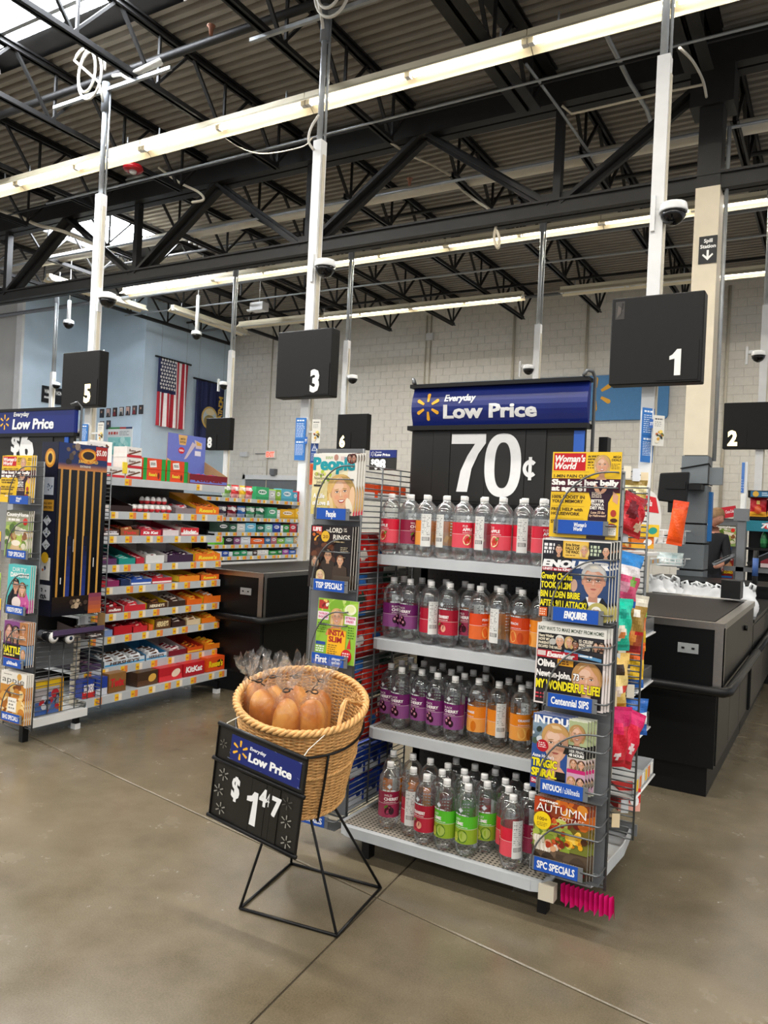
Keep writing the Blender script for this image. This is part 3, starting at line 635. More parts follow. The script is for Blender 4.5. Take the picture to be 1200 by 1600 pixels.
pole_cards('middle', (469, 686), (494, 674), .1, .1); pole_cards('left', (130, 690), (157, 676), .2, .1); pole_cards('right', (1012, 680), (1029, 673), .95, .75)
P = Print(.0005); P.box(-.042, .042, 0, .004, -.11, .11, '#23427f'); P.rect(-.042, -.11, .042, .11, '#24488c'); P.poly([(-.03, .01), (.03, .01), (0, .085)], '#e8edf4'); P.poly([(-.021, .015), (.021, .015), (0, .072)], '#24488c'); P.rect(-.003, .03, .003, .055, '#e8edf4'); P.rect(-.003, .021, .003, .026, '#e8edf4'); P.bars(-.03, -.09, .03, -.01, 5, '#b7c5dd', .4)
a = at_y(491, 706, LY-.05); tag(P.build('warning_sign', M_PRINT, None, a, .1), 'blue warning sign with white triangle on the middle pole', 'sign')
P = Print(.0005); P.box(-.025, .025, 0, .004, -.105, .105, '#c2461c'); P.rect(-.025, -.105, .025, .105, '#d0501f'); P.bars(-.016, -.09, .016, .09, 12, '#7d2a10', .5)
a = at_y(487, 741, LY-.06); tag(P.build('notice_sign', M_PRINT, None, a), 'narrow orange notice on the middle pole below the blue triangle sign', 'sign')
for px, py, w in ((478, 688, 'middle'), (1018, 662, 'right')):
    P = Print(.0005); P.box(-.016, .016, 0, .004, -.035, .035, '#2a5ea8'); P.rect(-.016, -.035, .016, .035, '#2f66b5'); P.text('77', 0, -.012, .024, '#eef3fa', .05, align='c', w=.024)
    tag(P.build('flag_sign', M_PRINT, None, at_y(px, py, LY-.08)), 'tiny blue flag sign marked 77 on the %s pole' % w, 'sign')
# price signs: blue header, black board with white digits
M_HEAD = mat('blue_sign_film', '#162670', .28, nscale=6, namt=.08)
M_BOARD = mat('price_board', '#1d1b17', .5, nscale=5, namt=.12)
M_CARD = mat('price_card', '#191815', .38, nscale=4, namt=.1)
def low_price(P, u0, v0, w, h, spark=True):
    """spark, 'Everyday', 'Low Price' inside a header w x h"""
    if spark: P.spark(u0+w*.105, v0+h*.5, h*.36, '#f2b32c')
    P.text('Everyday', u0+w*.205, v0+h*.63, h*.17, '#eef0f2', .035, .12, w=w*.185)
    P.text('Low Price', u0+w*.2, v0+h*.2, h*.33, '#f1f2f2', .045, .04, w=w*.535)
def seven(P, u, v, w, h, col):
    P.poly([(u, v+h), (u+w, v+h), (u+w, v+h*.84), (u+w*.8, v+h*.66), (u+w*.62, v+h*.4), (u+w*.52, v), (u+w*.2, v), (u+w*.3, v+h*.36), (u+w*.48, v+h*.62), (u+w*.69, v+h*.83), (u, v+h*.83)], col)
def zero(P, u, v, w, h, col, hole):
    n = 40; pts = []; 
    def se(a, ru, rv, e): c, s = math.cos(a), math.sin(a); return (u+w/2+ru*math.copysign(abs(c)**e, c), v+h/2+rv*math.copysign(abs(s)**e, s))
    P.poly([se(6.2832*i/n, w/2, h/2, .82) for i in range(n)], col); P.poly([se(6.2832*i/n, w*.22, h*.36, .82) for i in range(n)], hole)
SY = 3.43
o = thing('price_sign', 'large blue and black price sign reading Low Price 70 cents above the bottled water', 'price sign', (0, SY, 0))
tl, tr, bl, br = at_y(650, 606, SY), at_y(922, 599, SY), at_y(645, 668, SY), at_y(919, 661, SY); bb = at_y(640, 777, SY)
x0, x1 = tl.x-.005, tr.x; zt, zm, zb = (tl.z+tr.z)/2, (bl.z+br.z)/2, bb.z-.02
mb = MB(); n = 9; vs = []
for i in range(n): t = i/(n-1); vs.append((-.028*math.sin(math.pi*t), zm+(zt-zm)*t))
mb.prism([(.02, zt), (.02, zm)]+vs[::1], 'x', x0, x1); mb.build('header_panel', M_HEAD, o)
zmid = (zt+zm)/2; hh = zt-zm
P = Print(.0004, fn=lambda u, v, d: (u, -.0285*max(0, math.sin(math.pi*min(1, max(0, (v-zm)/hh))))-.002-d, v)); low_price(P, x0, zm, x1-x0, hh); P.build('lettering', M_PRINT, o)
mb = MB(); mb.box(x0-.01, x1+.005, -.035, .03, zt, zt+.018); mb.box(x0-.012, x1+.008, -.04, .03, zm-.022, zm); mb.box(x0, x1, -.03, .03, zb-.02, zb); mb.build('frame_rail', M_BLACKP, o)
mb = MB(); mb.box(x0+.0, x1-.01, 0, .02, zb, zm-.02); mb.build('price_board', M_BOARD, o)
def ux(cx): return at_y(600+cx/3.333, 580+480/3.333, SY).x      # card edges along the board
edges = [ux(c) for c in (155, 255, 345, 528, 735, 842)]
for k in range(5):
    mb = MB(); mb.box(edges[k]+.001, edges[k+1]-.001, -.006-.002*(k % 2), 0, zb+.01-(.012 if k == 3 else 0), zm-.026); mb.build('digit_card', M_CARD, o)
P = Print(.0004, y0=-.0095); dh = (zm-zb)*.80
seven(P, ux(352), zb+.055, ux(530)-ux(352), dh*.93, '#e9eaea'); P.build('digit', M_PRINT, o); P = Print(.0004, y0=-.0095)
zero(P, ux(528), zb+.035, ux(718)-ux(528), dh*1.0, '#eceded', '#191815'); P.build('digit', M_PRINT, o); P = Print(.0004, y0=-.0095)
cu_, cv_, cw = (ux(720)+ux(812))/2, zb+.17, (ux(812)-ux(720))*.42
P.shape([(cu_+cw*f*math.cos(.75+i*(4.78/18)), cv_+cw*1.15*f*math.sin(.75+i*(4.78/18))) for i in range(19) for f in (1, .52)], [(2*i, 2*i+1, 2*i+3, 2*i+2) for i in range(18)], '#e9eaea')
P.rect(cu_-.008, cv_-cw*1.5, cu_+.008, cv_+cw*1.5, '#e9eaea'); P.build('digit', M_PRINT, o)
mb = MB(); mb.box(ux(985), ux(1040), -.008, 0, zb+.02, zm-.03, '#2b62c4'); mb.build('blue_edge_card', M_SEMI, o)
for s, x in ((-1, x0-.012), (1, x1+.014)):
    mb = MB(); mb.tube([(x, .03, 1.2), (x, .03, zt+.02), (x-s*.005, .0, zt+.045), (x-s*.02, -.035, zt+.045), (x-s*.03, -.05, zt+.02)], .008, 8); mb.build('hook_rod', M_WIRE, o)
# same sign over the left rack, showing six dollars
SY5 = 3.5
o = thing('price_sign', 'blue and black Low Price sign with a dollar six at the left edge', 'price sign', (0, SY5, 0))
tr, br = at_y(119, 640, SY5), at_y(114, 676, SY5); x1 = tr.x; x0 = x1-.93; zt = tr.z; zm = br.z; hh = zt-zm
mb = MB(); mb.box(x0, x1, -.012, .02, zm, zt); mb.build('header_panel', M_HEAD, o)
P = Print(.0004, y0=-.013)
pe = lambda px, py: at_y(px, py, SY5)
c = pe(10, 660); P.spark(c.x, c.z, hh*.36, '#f2b32c'); a, b = pe(24, 652), pe(48, 652); P.text('Everyday', a.x, a.z+.004, .03, '#eef0f2', .035, .12, w=b.x-a.x); a, b = pe(22, 670), pe(86, 668); P.text('Low Price', a.x, a.z-.004, .07, '#f1f2f2', .045, .1, w=b.x-a.x); P.build('lettering', M_PRINT, o)
mb = MB(); mb.box(x0, x1+.01, -.02, .03, zt, zt+.02); mb.box(x0, x1+.01, -.02, .03, zm-.025, zm); mb.build('frame_rail', M_BLACKP, o)
mb = MB(); mb.box(x0, x1-.01, 0, .02, zm-.36, zm-.02); mb.build('price_board', M_BOARD, o)
mb = MB(); a, b = pe(18, 700), pe(83, 700); mb.box(a.x, b.x, -.006, 0, zm-.36, zm-.03); mb.build('digit_card', M_CARD, o)
P = Print(.0004, y0=-.007); a, b = pe(19, 706), pe(31, 706); P.text('$', a.x, a.z, .12, '#eceded', .05, w=b.x-a.x); a, b = pe(32, 722), pe(52, 722); P.text('6', a.x, a.z, .26, '#eceded', .05, w=b.x-a.x); P.build('lettering', M_PRINT, o)
mb = MB(); a, b = pe(102, 690), pe(108, 690); mb.box(a.x, b.x, -.008, 0, zm-.25, zm-.03, '#2b62c4'); mb.build('blue_edge_card', M_SEMI, o)
mb = MB(); mb.tube([(x1+.02, .03, 1.2), (x1+.02, .03, zt+.02), (x1+.01, 0, zt+.05), (x1-.02, -.03, zt+.03)], .008, 8); mb.build('hook_rod', M_WIRE, o)
# small far sign: $98
y = 8.8; a, b = at_y(578, 703, y), at_y(618, 735, y)
o = thing('price_sign', 'small far Low Price sign reading ninety eight dollars between bottles and magazines', 'price sign', (a.x, y, b.z)); w = b.x-a.x; h = a.z-b.z
mb = MB(); mb.box(0, w, 0, .02, 0, h*.62); mb.build('price_board', M_BOARD, o); mb = MB(); mb.box(0, w, -.004, .02, h*.62, h); mb.build('header_panel', M_HEAD, o)
P = Print(.0006, y0=-.006); P.spark(w*.13, h*.8, h*.13, '#e9e3cf'); P.text('Everyday', w*.24, h*.86, h*.06, '#eeeeee', .03, w=w*.22); P.text('Low Price', w*.23, h*.7, h*.12, '#f4f4f4', .05, w=w*.55); P.text('$', w*.08, h*.3, h*.24, '#f1f1f1', .05); P.text('98', w*.2, h*.05, h*.48, '#f1f1f1', .06, w=w*.42); P.build('lettering', M_PRINT, o)
mb = MB(); mb.tube([(w*.5, .02, -b.z), (w*.5, .02, .1)], .012, 6); mb.build('stem', M_WIRE, o)
# ================================================================== MAIN END-OF-LANE SHELF UNIT
SC.cycles.transparent_max_bounces = 32; SC.cycles.max_bounces = 8
def pegboard(name, base, hole, pitch=.0254, r=.14):
    m = bpy.data.materials.new(name); m.use_nodes = True; nt = m.node_tree; N = nt.nodes; K = nt.links; b = N['Principled BSDF']; b.inputs['Roughness'].default_value = .5
    tc = N.new('ShaderNodeTexCoord'); sc = N.new('ShaderNodeVectorMath'); sc.operation = 'SCALE'; sc.inputs['Scale'].default_value = 1/pitch; K.new(tc.outputs['Object'], sc.inputs[0])
    fr = N.new('ShaderNodeVectorMath'); fr.operation = 'FRACTION'; K.new(sc.outputs[0], fr.inputs[0])
    ds = N.new('ShaderNodeVectorMath'); ds.operation = 'SUBTRACT'; ds.inputs[1].default_value = (.5, .5, .5); K.new(fr.outputs[0], ds.inputs[0])
    ml = N.new('ShaderNodeVectorMath'); ml.operation = 'MULTIPLY'; ml.inputs[1].default_value = (1, 1, 0) if 'deck' in name else (1, 0, 1); K.new(ds.outputs[0], ml.inputs[0])
    ln = N.new('ShaderNodeVectorMath'); ln.operation = 'LENGTH'; K.new(ml.outputs[0], ln.inputs[0])
    lt = N.new('ShaderNodeMath'); lt.operation = 'LESS_THAN'; lt.inputs[1].default_value = r; K.new(ln.outputs['Value'], lt.inputs[0])
    mx = N.new('ShaderNodeMix'); mx.data_type = 'RGBA'; mx.inputs[6].default_value = (*lin(base), 1); mx.inputs[7].default_value = (*lin(hole), 1); K.new(lt.outputs[0], mx.inputs[0]); K.new(mx.outputs[2], b.inputs['Base Color'])
    return m
M_PEG = pegboard('dark_pegboard', '#2b2927', '#050505'); M_PDECK = pegboard('perforated_shelf_deck', '#a49d90', '#17150f', .02, .27)
EX0, EX1 = -1.86, -.935; UY = 3.10; BY = 3.58
ZS = [.135, .511, .922, 1.312]
unit = thing('shelf_unit', 'silver grey shelf unit of bottled sparkling water in the centre', 'shelf', (0, 0, 0))
def shelf_part(parent, x0, x1, y0, y1, z, lip, deck, name='shelf', round_=.04):
    mb = MB()
    pl = [(x0, y1), (x0, y0+round_), (x0+round_*.35, y0+round_*.3), (x0+round_, y0), (x1-round_, y0), (x1-round_*.35, y0+round_*.3), (x1, y0+round_), (x1, y1)]
    mb.prism(pl, 'z', z-.012, z)
    for (a, b) in zip(pl[1:6], pl[2:7]):
        a = Vector((*a, 0)); b = Vector((*b, 0)); d = b-a; n = Vector((d.y, -d.x, 0)).normalized()*.004; a += n*.3; b += n*.3; zt = z+.0008
        mb.add([(*a.xy, z-lip), (*b.xy, z-lip), (*b.xy, zt), (*a.xy, zt)]+[(*(a-n).xy, z-lip), (*(b-n).xy, z-lip), (*(b-n).xy, zt), (*(a-n).xy, zt)], [(0, 1, 2, 3), (7, 6, 5, 4), (0, 4, 5, 1), (3, 2, 6, 7)])
    s = mb.build(name, M_SHELF, parent)
    mb = MB(); mb.box(x0+.02, x1-.02, y0+.03, y1, z, z+.0012); mb.build('shelf_deck', deck, s)
    return s
shelf_part(unit, EX0-.0, EX1+.03, 2.88, BY, ZS[0], .042, M_PDECK, 'base_shelf', .06)
for k in (1, 2, 3): shelf_part(unit, EX0, EX1, UY, BY, ZS[k], .044, M_SHELF if k > 1 else M_PDECK)
mb = MB(); mb.box(EX0, EX1, BY, BY+.03, .1, 1.62); mb.build('back_panel', M_PEG, unit)
for x in (EX0+.02, EX1-.02):
    mb = MB(); mb.box(x-.02, x+.02, BY+.0, BY+.06, 0, 1.9); mb.build('upright', M_BLACKP, unit)
for x in (-1.728, -.932):
    mb = MB(); mb.box(x-.018, x+.018, 2.925, 2.975, 0, .1); mb.build('leg', M_BLACKP, unit)
    mb = MB(); mb.box(x-.018, x+.018, 3.5, 3.55, 0, .1); mb.build('leg', M_BLACKP, unit)
mb = MB(); mb.box(EX1+.0, EX1+.06, 2.885, 2.93, .07, .13); mb.build('corner_block', M_CREAM, unit)
# wire grids: left side panel, and the divider on the right side
def grid(parent, name, p0, u, lu, z0, z1, nh, nv, r=.0026, m=None):
    mb = MB(); p0 = Vector(p0); u = Vector(u).normalized()
    for i in range(nh): z = z0+(z1-z0)*i/(nh-1); mb.tube([(*(p0).xy, z), (*(p0+u*lu).xy, z)], r, 4)
    for j in range(nv): q = p0+u*lu*j/(nv-1); mb.tube([(*q.xy, z0), (*q.xy, z1)], r*1.5, 5)
    return mb.build(name, m or M_WIRE, parent)
grid(unit, 'side_grid', (EX0-.012, 2.99, 0), (0, 1, 0), .52, .14, 1.715, 62, 4, .003)
grid(unit, 'divider_grid', (-.83, 3.45, 0), (1, 0, 0), .115, .16, 1.665, 64, 2, .0032)
# right hand side: base tray, side panel, clear trays behind the divider
mb = MB(); mb.box(EX1+.0, EX1+.02, 2.95, 3.98, .1, 1.6); mb.build('side_panel', M_GREY, unit)
mb = MB(); pl = [(EX1, 3.02), (-.775, 3.02), (-.755, 3.1), (-.74, 3.40), (-.76, 3.62), (EX1, 3.62)]; mb.prism(pl, 'z', .105, .117)
for a, b in zip(pl[1:4], pl[2:5]): mb.bar((*a, .13), (*b, .13), .006, .05)
mb.build('side_tray', M_SHELF, unit)
mb = MB(); mb.box(-.9, -.73, 3.6, 3.612, .12, .17); mb.build('tray_end', M_GREY, unit)
for k, (px, py) in enumerate(((1022, 974), (1018, 1050), (1014, 1122), (1021, 1196))):
    yy = 3.92; p = at_y(px, py, yy); x1 = p.x; zt = p.z+.02
    mb = MB(); mb.box(EX1, x1, 3.5, yy, zt-.06, zt-.052); mb.build('tray_floor', M_WHITE, unit)
    mb = MB(); mb.box(x1-.004, x1, 3.5, yy, zt-.056, zt+.012); mb.box(EX1, x1, yy-.004, yy, zt-.056, zt+.012); mb.build('tray_rim', M_TRAY if k < 3 else M_SHELF, unit)
    mb = MB(); mb.tube([(x1+.006, 3.5, zt-.062), (x1+.006, yy, zt-.062)], .005, 5); mb.build('tray_wire', M_WHITE, unit)
    if k == 3:
        for j in range(6): mb = MB(); mb.box(x1, x1+.002, 3.56+j*.06, 3.59+j*.06, zt-.045, zt+.004, ('#f0c22f', '#e87b2a', '#f2efe6')[j % 3]); mb.build('price_tag', M_PRINT, unit)
# ---- bottles
def bottle_shell():
    mb = MB()
    prof = [(.012, .008), (.026, .0), (.036, .006), (.044, .022), (.0468, .04), (.0462, .052), (.0455, .058), (.0455, .17), (.0465, .19), (.0458, .206), (.0425, .224), (.034, .240), (.0215, .252), (.0145, .258), (.0135, .272)]
    def fn(t, z): return 1-(.16*max(0, math.cos(5*t))**2*max(0, 1-z/.055) if z < .055 else 0)+(.012*math.cos(12*t) if .06 < z < .18 and False else 0)
    mb.lathe(prof, 30, fn=fn, close=False)
    return mb.mesh('bottle_body', M_PET)
BSHELL = bottle_shell()
mb = MB(); mb.lathe([(.0148, .262), (.0152, .266), (.0152, .28), (.0142, .283)], 18, fn=lambda t, z: 1+.018*math.cos(18*t)); mb.lathe([(.0162, .2555), (.0162, .2585)], 14); BCAP = mb.mesh('bottle_cap', M_CAP)
mb = MB()
q = random.Random(4)
FLAV = {'black cherry': ('#6d1f63', '#8b4a85', 'BLACK', 'CHERRY'), 'fuji apple': ('#cf2138', '#df4e5c', 'FUJI', 'APPLE'), 'strawberry': ('#a3132c', '#b8243a', '', 'STRAWBERRY'), 'wild cherry': ('#8e1c3c', '#9d3452', 'WILD', 'CHERRY'),
        'orange': ('#e8861f', '#eda04a', 'ORANGE', ''), 'peach': ('#d9481c', '#e0682f', 'PEACH', ''), 'lime': ('#55b82b', '#8fae2c', 'KEY', 'LIME')}
def bottle_label(fl):
    c0, c1, t1, t2 = FLAV[fl]; R = .0462
    P = Print(.00005, fn=lambda u, v, d: ((R+d)*math.sin(u/R), -(R+d)*math.cos(u/R), v)); z0, zm, z1 = .056, .116, .166
    P.rect(-.088, z0, .088, zm, c1, 20); P.rect(-.088, zm, .088, z1, c0, 20); P.rect(-.088, zm-.0012, .088, zm, '#e8d3d3', 20)
    P.rect(.088, z0-.006, .134, .196, '#dfe0dd', 8); P.bars(.092, .1, .13, .19, 12, '#5a5c5c', .45, .4); P.rect(.094, .076, .128, .092, '#3a3a3a', 5)
    for i in range(6): P.rect(.096+i*.005, .077, .0985+i*.005, .091, '#e8e8e5')
    P.bars(-.125, .1, -.095, .19, 7, '#c9cccb', .35, .5)
    if t1: P.text(t1, -.022, .146 if t2 else .136, .0095, '#f3e9ea', .0 if t2 else .05)
    if t2: P.text(t2, -.022, .129, .0125, '#f7f0f0', .045, w=.058 if len(t2) > 6 else None)
    P.bars(-.022, .1195, .04, .124, 1, '#eadcdc', .5)
    S0 = len(P.v)
    if fl == 'black cherry':
        for x, z, r in ((-.004, .098, .013), (.014, .092, .012), (.006, .108, .010)): P.ell(x, z, r, r, '#2a0d1c', 14); P.ell(x-.003, z+.003, r*.45, r*.4, '#c9899a', 10)
    elif fl == 'fuji apple': P.ell(.0, .099, .02, .018, '#e9d8a8', 16, .4); P.ell(.006, .094, .017, .014, '#c23a22', 14, .5); P.ell(.016, .108, .009, .005, '#6d7a2c', 10, .6)
    elif fl in ('strawberry', 'wild cherry'): P.ell(-.002, .097, .018, .013, '#7c1220' if fl[0] == 's' else '#4d1020', 14, .7); P.ell(.012, .094, .012, .012, '#e2a58a' if fl[0] == 's' else '#2d0a14', 12, .5); P.ell(-.012, .108, .01, .004, '#5c7a2a', 10, .5)
    elif fl == 'lime': P.ell(.01, .095, .022, .02, '#3f6a1c', 16); P.ell(.013, .095, .017, .015, '#a9bf56', 14); P.ell(-.02, .09, .012, .014, '#c9cf52', 12)
    else: P.ell(-.004, .095, .018, .019, mix(c1, '#ffd070', .5), 16); P.ell(.03, .092, .013, .018, mix(c0, '#b04a10', .4), 14)
    P.v[S0:] = [(x, y, (z-.096)*1.3+.087) for x, y, z in P.v[S0:]]
    # silver lozenge and pale print on the clear shoulder
    P.poly([(0, .201), (.012, .189), (0, .177), (-.012, .189)], '#aab2b8'); P.poly([(0, .198), (.009, .189), (0, .180), (-.009, .189)], '#d9dfe3'); P.bars(-.03, .166, .03, .175, 1, '#dfe3e4', .55)
    return P.mesh('bottle_label', M_GLOSS)
BLAB = {f: bottle_label(f) for f in FLAV}
def bottle(fl, label, loc, rz):
    o = thing('water_bottle', label, 'bottle', loc, rz)
    o['group'] = 'bottles of sparkling water on the shelf unit'
    obj('bottle_body', BSHELL, o); obj('bottle_cap', BCAP, o); obj('bottle_label', BLAB[fl], o)
    return o
def relax(pts, ymin, ymax, x0=EX0+.05, x1=EX1-.05, dmin=.0945):
    for it in range(80):
        for i in range(len(pts)):
            for j in range(i):
                d = pts[i]-pts[j]; l = d.length
                if l < dmin: d = (d/l if l > 1e-5 else Vector((1, 0)))*(dmin-l)/2; pts[i] += d; pts[j] -= d
        for p in pts: p.x = min(x1, max(x0, p.x)); p.y = min(ymax, max(ymin, p.y))
    return pts
NAMES = ['bottom shelf', 'second shelf up', 'third shelf up', 'top shelf']
def place(k, items, ymin):
    pts = relax([Vector(p).xy.to_2d() if False else Vector((p[0], p[1])) for p, f, r in items], ymin, BY-.05)
    rows = sorted(range(len(items)), key=lambda i: (round((pts[i].y-ymin)/.09), pts[i].x)); cnt = {}
    for i in rows:
        r = min(4, int(round((pts[i].y-ymin)/.09))); cnt[r] = cnt.get(r, 0)+1; f = items[i][1]; n = cnt[r]
        lab = '%s water bottle, %s from the left in %s row, %s' % (f, ORD[min(19, n-1)], ['front', 'second', 'third', 'fourth', 'fifth'][r], NAMES[k])
        bottle(f, lab, (pts[i].x, pts[i].y, ZS[k]+.0015), items[i][2])
bc, fa, sb, wc, og, pc, lm = 'black cherry', 'fuji apple', 'strawberry', 'wild cherry', 'orange', 'peach', 'lime'
def at_cap(ox, oy, sc, x, y, z): p = at_z(ox+x/sc, oy+y/sc, z+.283); return (p.x, p.y)
F0 = -.35                                              # turned to the photographer
s2 = [((236,168),bc,.9),((290,165),bc,2),((345,180),bc,F0),((400,175),wc,1),((420,197),sb,-1.6),((455,192),bc,2),((512,185),wc,3),((530,212),sb,F0),((573,203),wc,2.2),((628,195),og,1),((703,215),wc,F0),((757,210),og,2),((815,232),pc,1.2),((830,243),og,-2.6),((858,225),og,2),((900,215),pc,3),((962,240),pc,F0),((995,235),og,1),((1040,262),og,-1.5),((1085,255),og,2)]
place(2, [(at_cap(560, 860, 4, *p, ZS[2]), f, r) for p, f, r in s2], 3.16)
s3 = [((165,705),bc,F0),((260,725),bc,F0+.15),((380,742),bc,F0),((493,765),bc,F0),((615,785),bc,F0+.2),((757,800),og,F0-.3),((890,818),og,-1.7),((1025,843),og,.6),((235,685),bc,1),((345,705),bc,2),((457,725),bc,0),((571,742),bc,1),((658,765),bc,2),((783,778),og,0),((710,750),og,2),((620,725),bc,1),((940,802),og,2),((1068,822),og,1),((290,670),bc,1),((400,690),bc,2),((510,705),bc,1),((800,725),pc,2),((1000,785),pc,1)]
place(1, [(at_cap(560, 860, 4, *p, ZS[1]), f, r) for p, f, r in s3], 3.15)
s4 = [((265,265),wc,.5),((405,303),sb,-2.1),((486,343),sb,F0),((597,372),lm,F0+.1),((704,405),lm,F0+.15),((830,382),lm,.2),((707,353),lm,2),((571,310),sb,2),((693,308),lm,1),((812,335),fa,2),((929,365),fa,1),((951,413),fa,.9),((970,465),fa,-1.5),((1073,445),wc,.8),((1056,395),wc,2),((985,335),fa,1),((868,305),lm,2),((757,282),sb,1),((608,275),sb,2),((500,245),og,1),((398,218),og,2),((290,200),og,1),((885,275),wc,0),((645,245),wc,1)]
place(0, [(at_cap(540, 1120, 3.75, *p, ZS[0]), f, r) for p, f, r in s4], 2.94)
top = []; rr = random.Random(3)
ff = [(fa, F0), (wc, 1.0), (og, -1.9), (og, -2.7), (fa, .9), (fa, -2.5), (fa, F0), (fa, -2.2), (fa, .9), (fa, F0-.1)]
for i in range(10): top.append(((-1.813+i*.0945, 3.155+.012*(i % 2)), *ff[i]))
for i in range(9): top.append(((-1.765+i*.0945, 3.25+.01*(i % 2)), [wc, wc, fa, fa, wc, fa, fa, wc, fa][i], rr.random()*6))
for i in range(9): top.append(((-1.81+i*.095, 3.345), [wc, fa, wc, fa, fa, wc, fa, fa, fa][i], rr.random()*6))
place(3, top, 3.155)
# ---- crisp and sweet bags on the right hand side
def bag_mesh(w, h, d, bands, blobs=(), seed=1, name='bag', tilt=0):
    """pillow bag with crimped ends; bands = [(v, colour)...] bottom to top, blobs = [(u, v, r, colour)]"""
    mb = MB(); q = random.Random(seed); nu, nv = 10, 16; ph = q.random()*6
    def colr(u, v):
        c = bands[-1][1]
        for t, k in bands:
            if v <= t: c = k; break
        for bu, bv, br, bc_ in blobs:
            if ((u-bu)*w)**2+((v-bv)*h)**2 < (br*w)**2: c = bc_
        return c
    for s in (-1, 1):
        P = []
        for j in range(nv+1):
            v = j/nv; bulge = (math.sin(math.pi*min(1, max(0, (v-.06)/.88))))**.55 if .06 < v < .94 else 0
            for i in range(nu+1):
                u = i/nu; x = (u-.5)*w*(1-.06*bulge); y = s*(d/2*bulge*(math.sin(math.pi*u))**.6+.0012)+.006*math.sin(u*9+v*14+ph)*bulge
                z = v*h
                P.append((x, y, z))
        for j in range(nv):
            for i in range(nu):
                a = j*(nu+1)+i; f = (a, a+1, a+nu+2, a+nu+1)
                mb.add([P[k] for k in (f if s < 0 else f[::-1])], [(0, 1, 2, 3)], colr((i+.5)/nu, (j+.5)/nv), 0, True)
    # weld-free faces still shade smoothly because neighbours share the same curve
    return mb.mesh(name, M_WRAP)
def hang(px, py, y, w, h, d, rz, bands, blobs, label, seed=1, lean=0, group=None):
    p = at_y(px, py, y); o = obj('snack_bag', bag_mesh(w, h, d, bands, blobs, seed), None, (p.x, p.y, p.z-h), rz); o.rotation_euler.y = lean
    return tag(o, label, 'snack bag', group)
hang(985, 771, 3.15, .14, .165, .05, 1.15, [(.2, '#b81c26'), (.75, '#c8202c'), (1, '#a31a24')], [(.3, .6, .25, '#6b0f1c'), (.7, .25, .16, '#e8c9a8')], 'red sweets bag hanging highest beside the yellow magazine', 1, .25)
hang(990, 750, 3.56, .12, .13, .03, .3, [(.55, '#b79a4a'), (.8, '#efe3b0'), (1, '#8d7430')], [(.4, .55, .18, '#2b2419')], 'gold snack bag with black number at top of the divider', 2)
hang(974, 862, 3.12, .15, .21, .05, 1.0, [(.12, '#1f5fb0'), (.55, '#e0527e'), (.75, '#f0e9ec'), (1, '#2f86cf')], [(.35, .35, .14, '#f0a8c0'), (.65, .45, .12, '#7fb04a')], 'pink and white gummy bag with blue ends beside the tabloids', 3, .18)
hang(967, 935, 3.05, .13, .2, .05, 1.0, [(.1, '#12a08a'), (1, '#17c4a4')], [(.45, .35, .22, '#f3e7d2'), (.5, .3, .12, '#e58a4a'), (.5, .7, .16, '#0f9c88')], 'bright teal snack bag below the pink gummy bag', 4, .05)
hang(984, 928, 3.32, .12, .24, .05, .7, [(.12, '#8e1a1e'), (.3, '#a54c2a'), (.4, '#c9272b'), (.8, '#a8863e'), (1, '#d9d2c0')], [(.5, .25, .2, '#d98a3a'), (.55, .68, .14, '#efe7da')], 'gold trail mix pouch with red stripe behind the teal bag', 5, .12)
hang(993, 932, 3.58, .11, .24, .05, .5, [(.35, '#e3b52c'), (.6, '#d9783a'), (1, '#86c440')], [(.5, .3, .2, '#f2d24a')], 'lime green and yellow snack pouch behind the divider wires', 6)
hang(985, 1003, 3.56, .13, .2, .05, .4, [(.2, '#2a66b8'), (.6, '#f0c22c'), (1, '#ee6a1f')], [(.35, .4, .2, '#2b2a2c'), (.35, .4, .14, '#f2d8a0')], 'orange and yellow crisp bag behind the divider wires', 7)
hang(962, 1020, 3.06, .12, .22, .05, .9, [(.12, '#c98f2c'), (.3, '#e9c56a'), (.42, '#d23a2c'), (.62, '#f2d88c'), (1, '#e8c06a')], [(.5, .72, .2, '#3a2a1c'), (.5, .36, .2, '#f5e6d8')], 'golden pretzel bag with red ribbon below the teal bag', 8, .03)
hang(986, 1090, 3.55, .15, .16, .05, .4, [(.3, '#2a5fb2'), (.62, '#e9edf2'), (1, '#2b6ac0')], [(.3, .45, .18, '#1b3f8a'), (.62, .3, .16, '#e79a45'), (.7, .5, .1, '#d83a4a')], 'blue and white snack bag behind the divider near the middle', 9)
hang(960, 1104, 3.04, .13, .23, .05, .95, [(.12, '#a81020'), (.7, '#d11c34'), (1, '#c0145a')], [(.55, .2, .12, '#f0e0e2'), (.4, .65, .2, '#e0245c')], 'crimson sweets bag hanging left of its twin', 10, .1)
hang(972, 1108, 3.12, .14, .22, .05, 1.1, [(.12, '#b01222'), (.75, '#e02040'), (1, '#d81a66')], [(.6, .35, .16, '#f2d9dc')], 'crimson and pink sweets bag swinging out to the right', 11, .38)
